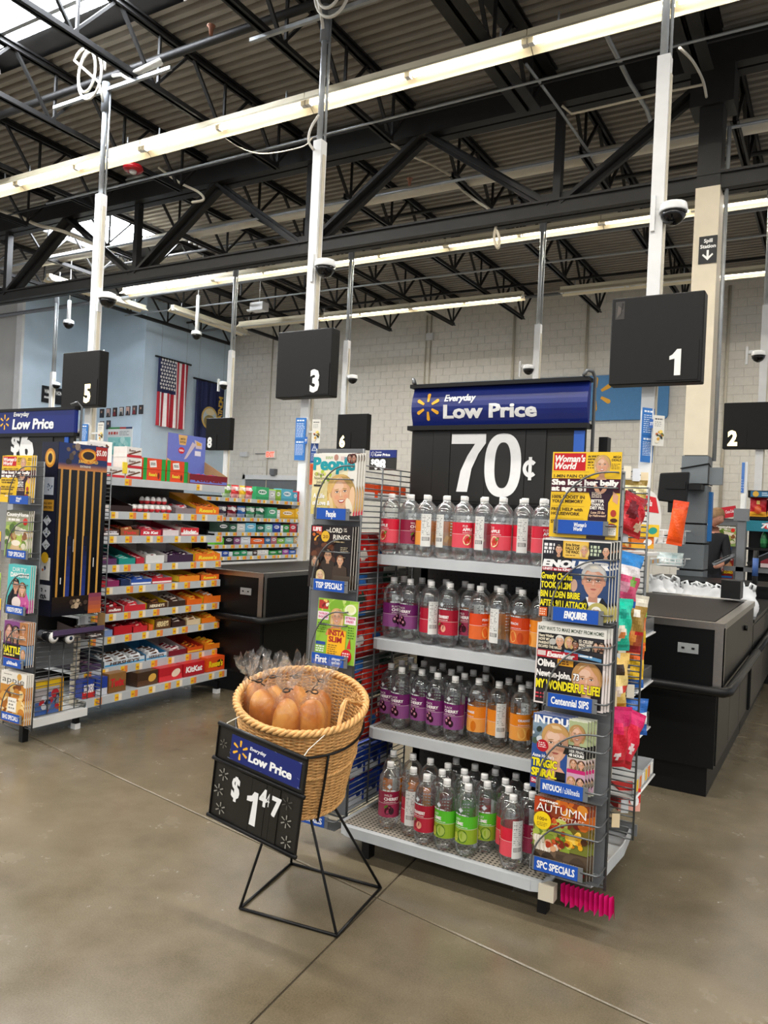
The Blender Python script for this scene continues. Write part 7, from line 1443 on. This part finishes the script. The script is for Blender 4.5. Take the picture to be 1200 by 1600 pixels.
# photographs, poster and plaque on the vestibule walls
q = random.Random(9); k = 0
for i in range(7):
    for j in range(2):
        if j == 1 and i > 1: continue
        p = at_y(160+10.2*i, 646-1.0*i+19*j, PY); P = Print(.002); w, h = .085, .13; P.box(-w, w, 0, .02, -h, h, '#2a2628'); P.rect(-w*.85, -h*.85, w*.85, h*.85, ['#3a3438', '#d8d4d0', '#c8a8a0', '#5a5458'][k % 4]); P.ell(0, h*.3, w*.35, w*.42, '#c9a08a', 10); P.poly([(-w*.7, -h*.85), (w*.7, -h*.85), (w*.4, -h*.05), (-w*.4, -h*.05)], ['#2a2c3a', '#8a2a34', '#3a3a3c'][k % 3])
        tag(P.build('framed_photo', M_PRINT, None, (p.x, PY-.03, p.z)), 'small portrait photo on the blue wall, %s in the %s row' % (ORD[i], ['top', 'lower'][j]), 'photo', 'employee photographs on the blue wall'); k += 1
for i in range(9):
    p = at_x(52+10*i, [681, 683, 685, 686, 644, 646, 648, 660, 662][i] if i < 4 else 668+1.5*i, LX); P = Print(.002, fn=lambda u, v, d: (d, u, v)); w, h = .13, .16; P.box(0, .02, -w, w, -h, h, '#e2e0dc'); P.k = 12; P.rect(-w*.9, -h*.9, w*.9, h*.9, '#d9d6d2'); P.ell(0, h*.25, w*.35, w*.4, '#8a7a70', 10); P.poly([(-w*.7, -h*.8), (w*.7, -h*.8), (w*.4, 0), (-w*.4, 0)], ['#2a2c30', '#4a4a4e'][i % 2])
    tag(P.build('framed_photo', M_PRINT, None, (LX+.012, p.y, p.z)), 'pale framed photo on the left blue wall, %s along from the corner' % ORD[i], 'photo', 'photographs under the black plaque')
a = at_x(65, 602, LX); b = at_x(118, 612, LX); c = at_x(65, 628, LX); o = thing('wall_plaque', 'black plaque with white lettering and flag on the left blue wall', 'sign', (LX+.015, a.y, 0)); L_ = b.y-a.y
P = Print(.003, fn=lambda u, v, d: (.03+d, u, v)); P.box(0, .03, 0, L_, c.z, a.z, '#17181a'); P.rect(0, c.z, L_, a.z, '#18191b'); P.text('WALL OF HONOR', .06, a.z-.2, .11, '#e9e9e6', .04, w=L_*.62); P.b = 0; P.bars(.06, a.z-.36, L_*.35, a.z-.26, 1, '#bdbdb8', .5); P.rect(.06, c.z+.12, .3, c.z+.17, '#e0e0dc')
for k in range(6): P.poly([(L_*.55, c.z+.12+.09*k), (L_*.98, c.z+.3+.09*k), (L_*.98, c.z+.34+.09*k), (L_*.55, c.z+.16+.09*k)], '#d9d9d6')
P.build('plaque', M_PRINT, o)
a = at_y(188, 690, PY); P = Print(.003); w, h = .52, .42; P.box(-w, w, 0, .02, -h, h, '#e6e8e6'); P.rect(-w, -h, w, h, '#e8eae8'); P.rect(-w, h*.88, 0, h, '#3a8a4a'); P.rect(0, h*.88, w*.5, h, '#b8342c'); P.rect(w*.5, h*.88, w, h, '#2a3a6a'); P.bars(-w*.9, h*.45, -w*.1, h*.72, 1, '#c8463c', .7); P.bars(w*.0, h*.4, w*.9, h*.75, 3, '#9aa0a4', .4); P.rect(-w*.92, -h*.92, w*.92, h*.3, '#8fd0cc'); P.blob(0, -h*.3, .3, ['#7ac4c0', '#a8dcd6', '#6ab8b8', '#c4e8e2'], 20, 3, 1.3, .7)
tag(P.build('wall_poster', M_PRINT, None, (a.x, PY-.03, a.z)), 'white and turquoise poster map on the blue wall', 'poster')
# red fire bell, sprinkler heads, loose cables in the roof
p = at_z(208, 264, 6.5); o = thing('fire_strobe', 'red round fire strobe under the roof joists at upper left', 'alarm', p)
mb = MB(); mb.lathe([(.02, .06), (.13, .05), (.155, .0), (.13, -.03)], 18, col='#b01820'); mb.build('housing', M_GLOSS, o); mb = MB(); mb.lathe([(.06, -.03), (.05, -.06), (.02, -.075)], 12); mb.build('lens', M_WHITE, o)
for k, (px, py) in enumerate(((330, 44), (640, 282))):
    p = at_z(px, py, 6.95 if k == 0 else 6.6); mb = MB(); mb.lathe([(.02, -.08), (.03, 0), (.05, .02), (.05, .03)], 10, col='#8a5a44'); mb.build('sprinkler_head', M_SEMI, bpy.data.objects['sprinkler_pipe' if k == 0 else 'sprinkler_pipe.001'], p)
def cable(label, pts, r=.014, m=None):
    P_ = [Vector(p) for p in pts]; out = []
    for i in range(len(P_)-1):
        p0 = P_[max(0, i-1)]; p1, p2 = P_[i], P_[i+1]; p3 = P_[min(len(P_)-1, i+2)]
        for k in range(6):
            t = k/6; out.append(.5*((2*p1)+(p2-p0)*t+(2*p0-5*p1+4*p2-p3)*t*t+(3*p1-p0-3*p2+p3)*t*t*t))
    out.append(P_[-1]); mb = MB(); mb.tube(out, r, 6); return tag(mb.build('cable', m or M_CABLE), label, 'cable')
cable('white cable loop hanging off the middle pole above its white shaft', [at_y(498, 180, LY-.06), at_y(486, 200, LY-.1), at_y(482, 220, LY-.1), at_y(490, 234, LY-.06)])
cable('slack thin cable sagging from the near lamp row to the middle pole', [at_y(335, 202, 8), at_y(370, 228, 8), at_y(410, 240, 7.8), at_y(470, 230, 7), at_y(488, 215, LY)], .007, M_TAN)
cable('beige cable bundle running from the fire strobe to the right', [at_y(248, 262, 9.3), at_y(280, 285, 9.4), at_y(310, 300, 9.5), at_y(318, 312, 9.5), at_y(300, 316, 9.5)], .022, M_TAN)
cable('tangle of grey cables slung below the girder at far left', [at_y(0, 330, 9.5), at_y(30, 338, 9.4), at_y(60, 352, 9.4), at_y(100, 362, 9.4), at_y(160, 388, 9.6)], .035, M_TAN)
cable('cable bunch looping over the girder bottom beside the middle far pole', [at_y(716, 292, 11.5), at_y(742, 312, 10.5), at_y(768, 330, 10.2), at_y(776, 345, 10), at_y(772, 372, 9.6), at_y(778, 388, 9.6), at_y(780, 372, 9.6), at_y(776, 360, 9.6)], .02, M_TAN)
cable('long bowed beige cable from girder to roof in the centre', [at_y(595, 212, 9.6), at_y(640, 242, 10), at_y(672, 256, 10.6), at_y(700, 272, 11.2), at_y(710, 278, 11.5)], .018, M_TAN)
cable('cable dropping behind the right pole to the column', [at_y(1062, 75, 8.0), at_y(1082, 95, 8.6), at_y(1098, 125, 9.3), at_y(1104, 152, 9.6)], .016, M_CABLE)
for k, (px, py) in enumerate(((405, 480),)):
    p = at_z(px, py, 6.45); mb = MB(); mb.box(-.2, .2, -.12, .12, -.1, .1); mb.tube([(0, 0, .1), (0, 0, 1.0)], .012, 5); mb.lathe([(.05, -.14), (.09, -.1)], 10, (-.3, 0, .05)); tag(mb.build('projector_box', M_WHITE, None, p), ['white sensor box hung beneath the far joists left of the middle pole', 'pale sensor box hung under the joists at left'][k], 'sensor')
# ---------- right background: the next lanes
def px_box(name, label, cat, x0, y0, x1, y1, Y, d, col, m=None, grp=None, art=None):
    a = at_y(x0, y0, Y); b = at_y(x1, y1, Y); w, h = b.x-a.x, a.z-b.z
    o = thing(name, label, cat, (a.x, Y, b.z), 0, grp); mb = MB(); mb.box(0, w, 0, d, 0, h, col); mb.build('body', m or M_SEMI, o)
    P = Print(.0006, y0=-.001)
    if art: art(P, w, h)
    else: P.rect(w*.06, h*.06, w*.94, h*.94, mix(col, '#ffffff', .08))
    P.build('front', m or M_SEMI, o); return o
# black monitor on an arm at the column
p = at_y(1052, 760, 9.4); o = thing('till_monitor', 'black square monitor seen from behind left of the slate column', 'monitor', p)
mb = MB(); mb.prism([(-.17, -.17), (.15, -.2), (.17, .17), (-.15, .15)], 'y', -.03, .05); c = mb.build('back_shell', M_BLACKP, o); bv = c.modifiers.new('bevel', 'BEVEL'); bv.width = .015; bv.segments = 2
mb = MB(); mb.box(-.08, .14, -.05, -.03, -.03, .05); mb.build('vent_panel', M_BLACKP, o); mb = MB(); mb.box(-.05, .05, 0, .04, -.3, -.16); mb.box(.1, .3, .0, .5, -.03, .03); mb.build('arm', M_BLACKP, o)
# orange bag cluster, white wire baskets
p = at_y(1056, 782, 9.2); o = obj('orange_bags', bag_mesh(.17, .5, .08, [(.2, '#e8501a'), (.8, '#f25a1c'), (1, '#e0481a')], [(.5, .5, .1, '#c43c10')], 3), None, (p.x, p.y, p.z-.5)); o.rotation_euler.y = .12; tag(o, 'bright orange mesh bags hanging below the black monitor', 'bag')
def wire_bin(label, x0, y0, x1, y1, Y, d=.25):
    a = at_y(x0, y0, Y); b = at_y(x1, y1, Y); mb = MB(); w, h = b.x-a.x, a.z-b.z
    for z in (0, h/2, h): mb.tube([(0, 0, z), (w, 0, z), (w, d, z), (0, d, z)], .006, 4, closed=True)
    for i in range(5):
        for y in (0, d): mb.tube([(w*i/4, y, 0), (w*i/4, y, h)], .005, 4)
    mb.box(0, w, 0, d, -.008, 0); mb.tube([(w, d, h), (w+.1, GY-Y, h)], .008, 4); return tag(mb.build('wire_bin', M_WHITE, None, (a.x, Y, b.z)), label, 'basket')
wire_bin('white wire basket of leaflets left of the slate column', 1028, 828, 1064, 850, 9.3); wire_bin('lower white wire basket with clear packs left of the column', 1028, 872, 1064, 884, 9.3)
px_box('red_box', 'upright white and red box in the upper wire basket', 'box', 1051, 815, 1066, 850, 9.4, .1, '#e6e2de', M_PRINT, art=lambda P, w, h: (P.rect(w*.66, 0, w, h, '#c01f30'), P.bars(w*.1, h*.2, w*.5, h*.9, 5, '#b0606a', .4)))
for k, (x0, y0, x1, y1, r) in enumerate(((1030, 822, 1050, 834, .5), (1030, 838, 1052, 848, -.3))):
    a = at_y(x0, y1, 9.35); o = thing('leaflet', 'white leaflet sticking out of the upper wire basket, %s one' % ['higher', 'lower'][k], 'paper', a); mb = MB(); mb.box(0, .16, 0, .003, 0, .07, '#e2dcd6'); s = mb.build('sheet', M_PRINT, o); s.rotation_euler.y = r
o = obj('clear_packs', bag_mesh(.3, .16, .12, [(1, '#c9d8d6')], [(.3, .4, .15, '#e6efec'), (.7, .6, .14, '#a8c0c0')], 5), None, at_y(1046, 885, 9.42)); tag(o, 'pale green clear packs heaped in the lower wire basket', 'packs')
# lane furniture behind the right counter: carousel shelf, white carrier bags, black bin
a = at_y(1066, 908, 8.7); 
mb = MB(); mb.box(-1.75, -.35, 8.62, 9.5, .0, .93); mb.box(-1.8, -.3, 8.6, 9.5, .93, .96); tag(mb.build('bagging_table', M_LAMIN), 'dark bagging table behind the belt of the right counter', 'table')
mb = MB()
for y in (6.47, 6.56): mb.tube([(-1.3, y, .97), (-.6, y, .97)], .008, 5)
for x in (-1.3, -.6): mb.tube([(x, 6.47, .97), (x, 6.56, .97)], .008, 5); mb.tube([(x, 6.52, .97), (x, 6.52, .846)], .008, 5)
tag(mb.build('bag_rail', M_STEEL), 'steel bag rail across the end of the right counter', 'rail')
def carrier(label, px, py, Y, w, h, seed):
    p = at_y(px, py, Y); q = random.Random(seed); mb = MB(); n, mm = 14, 10; rows = []
    for i in range(mm+1):
        t = i/mm; row = []
        for j in range(n):
            a = 2*math.pi*j/n; f = (.75+.35*math.sin(math.pi*min(1, t*1.1+.1)))*(1+.16*math.sin(3*a+seed+5*t)+.12*q.uniform(-1, 1)); row.append((w/2*f*math.cos(a), w*.3*f*math.sin(a), h*t+.02*math.sin(4*a+seed)*t))
        rows.append(row)
    vs = [v for r in rows for v in r]; mb.add(vs, [(i*n+j, i*n+(j+1) % n, (i+1)*n+(j+1) % n, (i+1)*n+j) for i in range(mm) for j in range(n)], '#e4e6e8', 0, True)
    for s in (-1, 1): mb.tube([(s*w*.3, -.01, h*.9), (s*w*.36, -.02, h*1.1), (s*w*.2, -.02, h*1.18), (s*w*.1, -.01, h*.92)], .014, 5, '#dde0e2')
    return tag(mb.build('carrier_bag', M_SEMI, None, p), label, 'bag', 'white carrier bags on the bagging rails')
for k, (px, py, w, h) in enumerate(((1008, 930, .24, .13), (1026, 928, .26, .16), (1043, 930, .22, .17), (1064, 936, .2, .13), (1080, 936, .2, .15), (1096, 936, .2, .14), (1112, 937, .2, .13), (1124, 938, .16, .12), (1166, 942, .16, .16))):
    p = at_y(px, py, 6.68); o = carrier('crumpled white carrier bag, %s from the left behind the right counter belt' % ORD[k], px, py, 6.68, w, .3, k); o.location.z = .846; o.scale.z = (p.z+h-.846)/.36
px_box('black_bin', 'small black open box on the end of the right counter belt', 'bin', 1127, 906, 1156, 937, 6.15, .2, '#060607', M_SEMI, art=lambda P, w, h: P.rect(w*.1, h*.35, w*.9, h*.95, '#030303'))
# cashier, half hidden by the column
def person():
    p = at_y(1109, 800, 10.65); o = thing('person', 'person with light brown hair in a dark top bending behind the slate column', 'person', (p.x, 10.65, 0), 0)
    me = bpy.data.meshes.new('body'); V = [(0, 0, .95), (0, 0, 1.15), (.01, 0, 1.35), (.03, -.01, 1.47), (.06, -.03, 1.56), (-.17, 0, 1.4), (-.2, -.08, 1.14), (-.06, -.26, 1.08), (.19, 0, 1.4), (.24, -.06, 1.14), (.16, -.27, 1.06), (-.1, 0, .9), (-.11, 0, .5), (-.11, .02, .08), (.1, 0, .9), (.11, 0, .5), (.11, .02, .08), (-.11, -.13, .04), (.11, -.13, .04), (-.02, -.33, 1.07), (.13, -.34, 1.05)]
    Ed = [(0, 1), (1, 2), (2, 3), (3, 4), (2, 5), (5, 6), (6, 7), (2, 8), (8, 9), (9, 10), (0, 11), (11, 12), (12, 13), (0, 14), (14, 15), (15, 16), (13, 17), (16, 18), (7, 19), (10, 20)]
    Rr = [.15, .14, .16, .06, .055, .075, .05, .036, .075, .05, .036, .1, .07, .05, .1, .07, .05, .04, .04, .03, .03]
    me.from_pydata(V, Ed, []); ob = bpy.data.objects.new('body', me); COL.objects.link(ob)
    sk = ob.modifiers.new('skin', 'SKIN'); sv = me.skin_vertices[0].data
    for i, r in enumerate(Rr): sv[i].radius = (r, r*.8 if i < 3 else r)
    sv[0].use_root = True; sb = ob.modifiers.new('sub', 'SUBSURF'); sb.levels = 2; sb.render_levels = 2
    bpy.context.view_layer.update(); dg = bpy.context.evaluated_depsgraph_get(); m2 = bpy.data.meshes.new_from_object(ob.evaluated_get(dg)); bpy.data.objects.remove(ob)
    shirt = mat('dark_shirt', '#1b1c20', .8, nscale=20, namt=.1); skin = mat('skin', '#c98f76', .5, nscale=12, namt=.05); trou = mat('dark_trousers', '#24262c', .8, nscale=20, namt=.1)
    m2.materials.clear(); [m2.materials.append(m) for m in (shirt, skin, trou)]
    for f in m2.polygons:
        c = f.center; f.use_smooth = True; f.material_index = 1 if (c.z > 1.46 or c.y < -.2 and c.z > .9) else (2 if c.z < .95 else 0)
    b = bpy.data.objects.new('body', m2); COL.objects.link(b); b.parent = o
    mb = MB(); n, mm = 20, 14; vs = []
    for i in range(mm+1):
        t = math.pi*i/mm
        for j in range(n):
            a = 2*math.pi*j/n; x, y, z = .075*math.sin(t)*math.cos(a), .098*math.sin(t)*math.sin(a), .12*math.cos(t)
            if z < 0: x *= 1-.25*(-z/.12); y *= 1-.12*(-z/.12)
            if math.sin(a) < -.9 and abs(z+.005) < .03: y -= .02
            if math.sin(a) < -.95 and abs(z+.055) < .012: y -= .006
            vs.append((x, y, z))
    mb.add(vs, [(i*n+j, i*n+(j+1) % n, (i+1)*n+(j+1) % n, (i+1)*n+j) for i in range(mm) for j in range(n)], None, 0, True)
    for s in (-1, 1): mb.lathe([(.006, -.03), (.016, 0), (.006, .03)], 8, (s*.078, .01, 0))
    hdm = mb.mesh('head', skin); hd = obj('head', hdm, o, (.09, -.06, 1.66)); hd.rotation_euler = (.35, .15, .9)
    hair = mat('light_brown_hair', '#8a6a44', .55, nscale=60, namt=.25); mb = MB(); vs = []
    for i in range(9):
        t = math.pi*.62*i/8
        for j in range(n):
            a = 2*math.pi*j/n; r = 1.1+.03*math.sin(a*9); front = max(0, -math.sin(a)); tt = t*(1-.45*front); vs.append((.078*r*math.sin(tt)*math.cos(a), .1*r*math.sin(tt)*math.sin(a)+.006, .128*math.cos(tt)))
    mb.add(vs, [(i*n+j, i*n+(j+1) % n, (i+1)*n+(j+1) % n, (i+1)*n+j) for i in range(8) for j in range(n)], None, 0, True); mb.tube([(0, .1, .02), (0, .13, -.02), (0, .125, -.1)], [.035, .03, .012], 8); h2 = mb.build('hair', hair, o, (.09, -.06, 1.66)); h2.rotation_euler = (.35, .15, .9)
    ey = mat('eye_dark', '#20181a', .3, nscale=9, namt=.1); mb = MB()
    for s in (-1, 1): mb.lathe([(.001, -.008), (.009, 0), (.001, .008)], 8, (s*.03, -.09, .012))
    e = mb.build('eyes', ey, o, (.09, -.06, 1.66)); e.rotation_euler = (.35, .15, .9)
person()
mb = MB(); p = at_y(1110, 806, GY); p.x = cx1+.03; mb.box(-.015, .02, 0, .12, -.3, .28, '#2b78c0'); tag(mb.build('blue_panel', M_SEMI, None, p), 'narrow bright blue panel against the right side of the slate column', 'sign')
# magazine stand and till gear of lane 2
Y2 = 11.2
px_box('red_sign', 'red drinks sign tilted above the far magazine stand', 'sign', 1124, 794, 1152, 812, Y2, .05, '#c81f30', M_PRINT, art=lambda P, w, h: (P.text('Coca-Cola', w*.42, h*.4, h*.28, '#f6eef0', .02, .25, w=w*.45), P.ell(w*.25, h*.5, w*.11, h*.22, '#3a3a3a', 14), P.ell(w*.25, h*.5, w*.08, h*.14, '#e0d8d4', 12))).rotation_euler.y = -.2
o = thing('magazine_stand', 'far magazine stand behind the right counter with country and television magazines', 'magazine rack', (0, 0, 0)); a = at_y(1116, 815, Y2); b = at_y(1150, 905, Y2)
mb = MB(); mb.box(a.x, b.x+.05, Y2+.05, Y2+.09, .0, a.z+.05); mb.build('back_panel', M_GREY, o); mb = MB(); mb.box(b.x+.03, b.x+.1, Y2, Y2+.1, 0, a.z+.14); mb.build('post', M_GREY, o)
pa = at_y(1120, 854, Y2-.08); pb = at_y(1143, 859, Y2-.08); mb = MB(); mb.box(pa.x, pb.x, Y2-.08, Y2-.07, pb.z, pa.z, '#2a4f9c'); mb.build('name_strip', M_PRINT, o)
for k, (x0, y0, x1, y1, cv, nm) in enumerate(((1118, 820, 1149, 854, c_country, 'country living magazine high on the far magazine stand'), (1119, 871, 1145, 905, c_tvmag, 'red television magazine low on the far magazine stand'))):
    a = at_y(x0, y0, Y2-.04); b = at_y(x1, y1, Y2-.04); magazine('magazine', nm, (a.x, Y2-.03, b.z), b.x-a.x, a.z-b.z, cv, .02)
for k, (x0, y0, x1, y1, c) in enumerate(((1106, 858, 1122, 872, '#8a1f26'), (1106, 876, 1118, 888, '#7a3a2c'), (1106, 846, 1118, 858, '#c9b8a0'))):
    px_box('snack_carton', '%s snack carton in the gap right of the slate column' % ['dark red', 'brown', 'beige'][k], 'carton', x0, y0, x1, y1, 11.0, .2, c, M_PRINT)
mb = MB(); p = at_y(1104, 890, 11); q = at_y(1128, 906, 11.0); mb.box(p.x, q.x, 10.95, 11.3, 0, .86); mb.box(p.x, q.x, 10.95, 11.3, .93, .96); tag(mb.build('snack_counter', M_BLACKP), 'low black counter under the snack cartons beyond the column', 'counter')
# drinks cooler with red crisps over green soda
o = thing('drinks_cooler', 'dark drinks shelf at the right edge with crisps above green soda bottles', 'shelf', (0, 0, 0)); Yc = 10.9
a = at_y(1169, 766, Yc); b = at_y(1215, 960, Yc)
mb = MB(); mb.box(a.x, b.x+.4, Yc+.35, Yc+.4, 0, a.z-.1); mb.build('back_panel', M_BLACKP, o)
mb = MB(); mb.box(a.x, b.x+.4, Yc, Yc+.4, a.z-.09, a.z); mb.build('header', M_BLACKP, o); P = Print(.001, y0=Yc-.001); P.rect(a.x+.03, a.z-.08, b.x+.4, a.z-.01, '#2a6a94'); P.ell(a.x+.09, a.z-.045, .036, .036, '#d8a83a', 16); P.bars(a.x+.16, a.z-.07, a.x+.5, a.z-.02, 2, '#bcd6e6', .5); P.build('header_print', M_PRINT, o)
for py in (808, 856, 886, 925):
    z = at_y(1180, py, Yc).z; mb = MB(); mb.box(a.x, b.x+.4, Yc, Yc+.35, z-.03, z); mb.build('shelf', M_BLACKP, o)
z = at_y(1180, 812, Yc).z; z2 = at_y(1180, 830, Yc).z; P = Print(.001, y0=Yc-.004); P.box(a.x, b.x+.3, Yc-.003, Yc, z2, z-.01, '#1a6a80'); P.rect(a.x, z2, b.x+.3, z-.01, '#1f7a8c'); P.ell(a.x+.24, (z+z2)/2, .05, .04, '#d8342c', 14); P.text('7UP', a.x+.17, (z+z2)/2-.03, .06, '#eef4f2', .05, .2, w=.22); P.ell(a.x+.4, (z+z2)/2-.02, .07, .06, '#7ab84a', 12); P.build('front_print', M_PRINT, o)
for k in range(2):
    p = at_y(1183+28*k, 807, Yc); b_ = obj('snack_bag', bag_mesh(.2, .25, .07, [(.25, '#e0a02c'), (1, '#b81c28')], [(.5, .35, .25, '#d85a2a'), (.5, .72, .14, '#e8c46a')], 40+k), None, (p.x, Yc+.1, p.z)); tag(b_, 'red crisp bag with gold picture on the drinks shelf, %s from the left' % ORD[k], 'snack bag')
for k in range(6):
    z = at_y(1180, 856, Yc).z; t = thing('soda_bottle', 'green soda bottle on the far drinks shelf, %s from the left' % ORD[k], 'bottle', (a.x+.2+.085*k, Yc+.08, z), 0, 'green soda bottles'); mb = MB(); mb.lathe([(.03, 0), (.04, .02), (.04, .13), (.03, .17), (.014, .2), (.014, .215)], 12, col='#1d5a34'); mb.build('bottle_body', M_GLOSS, t); mb = MB(); mb.lathe([(.0405, .06), (.0405, .12)], 12, col='#2a7a44', close=False); mb.build('bottle_label', M_PRINT, t); mb = MB(); mb.lathe([(.015, .213), (.015, .23)], 10, col='#d9d9d6'); mb.build('bottle_cap', M_SEMI, t)
for k in range(10):
    py = (886, 925)[k//5]; z = at_y(1180, py, Yc).z; c = ['#8a1f2c', '#c9b04a', '#2a2c30', '#e6e2dc', '#a83a5c', '#5a3a2c', '#c8202c', '#d9d6d0', '#3a3c44', '#b8862c'][k]
    carton('snack_carton', 'small carton on the far drinks shelf, %s on the %s level' % (ORD[k % 5], ['upper', 'lower'][k//5]), 'carton', (a.x+.22+.11*(k % 5), Yc+.12, z), (.09, .1, .13), 0, [c, mix(c, '#ffffff', .5)], group='cartons low on the drinks shelf')
# payment terminal post, screen and coiled cord on the near right
Yp = 8.2; p = at_y(1160, 800, Yp); o = thing('terminal_post', 'dark grey till post with card reader, scanner and tilted screen on the right', 'till', (p.x, Yp, 0))
zz = lambda py: at_y(1160, py, Yp).z
mb = MB(); mb.box(-.035, .035, -.03, .03, .97, zz(800)); mb.build('post', M_GREY, o); mb = MB(); mb.box(-.07, .06, -.05, .04, zz(814), zz(795)); mb.build('box_head', M_GREY, o)
mb = MB(); mb.box(-.01, .03, -.02, .02, zz(795), zz(722)); mb.build('slim_pole', M_WHITE, o); P = Print(.0006, y0=-.03); P.box(-.02, .005, -.03, -.02, zz(770), zz(723), '#3f6fb8'); P.rect(-.02, zz(745), .005, zz(723), '#4a78bc'); P.bars(-.018, zz(768), .003, zz(748), 5, '#c9d8ec', .4); P.rect(-.018, zz(800), .02, zz(772), '#e6e6e2'); P.build('pole_card', M_PRINT, o)
mb = MB(); mb.bar((-.22, -.06, zz(884)), (-.05, -.06, zz(868)), .22, .03, col=None); mb.build('scanner_head', M_GREY, o); mb = MB(); mb.bar((-.21, -.09, zz(881)), (-.07, -.09, zz(868)), .16, .012); mb.build('scanner_plate', M_WHITE, o)
mb = MB(); mb.box(-.14, .3, -.03, .05, zz(893), zz(886)); mb.build('bracket', M_GREY, o)
mb = MB(); mb.bar((.08, -.05, zz(880)), (.34, -.05, zz(858)), .24, .035); mb.build('card_reader', M_BLACKP, o); mb = MB(); mb.bar((.12, -.07, zz(872)), (.3, -.07, zz(856)), .12, .01); mb.build('reader_screen', mat('grey_screen', '#5a6066', .25, nscale=5, namt=.05), o)
p = at_y(1181, 870, 7.6); o = thing('handheld_scanner_pole', 'slim black upright with blue label at the right edge of the counter', 'till', (p.x, 7.6, 0)); mb = MB(); mb.tube([(0, 0, .85), (0, 0, at_y(1181, 860, 7.6).z)], .022, 8); mb.build('upright', M_BLACKP, o); mb = MB(); mb.tube([(0, -.004, at_y(1181, 900, 7.6).z), (0, -.004, at_y(1181, 872, 7.6).z)], .0245, 8, '#3a5a94'); mb.build('blue_label', M_SEMI, o)
# round white drink board behind the divider
p = at_y(1012, 812, 4.7); o = thing('drinks_board', 'round white board with a red drinks banner behind the wire divider', 'sign', p, .25); mb = MB(); n = 28; mb.prism([(.075*math.cos(2*math.pi*i/n), .17*math.sin(2*math.pi*i/n)) for i in range(n)], 'y', 0, .008, '#dcdad6'); mb.box(-.01, .01, .008, .016, .95-p.z, .1, '#9a9c9e'); mb.build('board', M_SEMI, o)
P = Print(.0006, y0=-.001); P.poly([(-.15, .06), (.06, .04), (.04, .13), (-.1, .16)], '#d0222c'); P.text('Coca-Cola', -.09, .08, .035, '#f6eeee', .02, .25, w=.11); P.build('banner', M_PRINT, o)
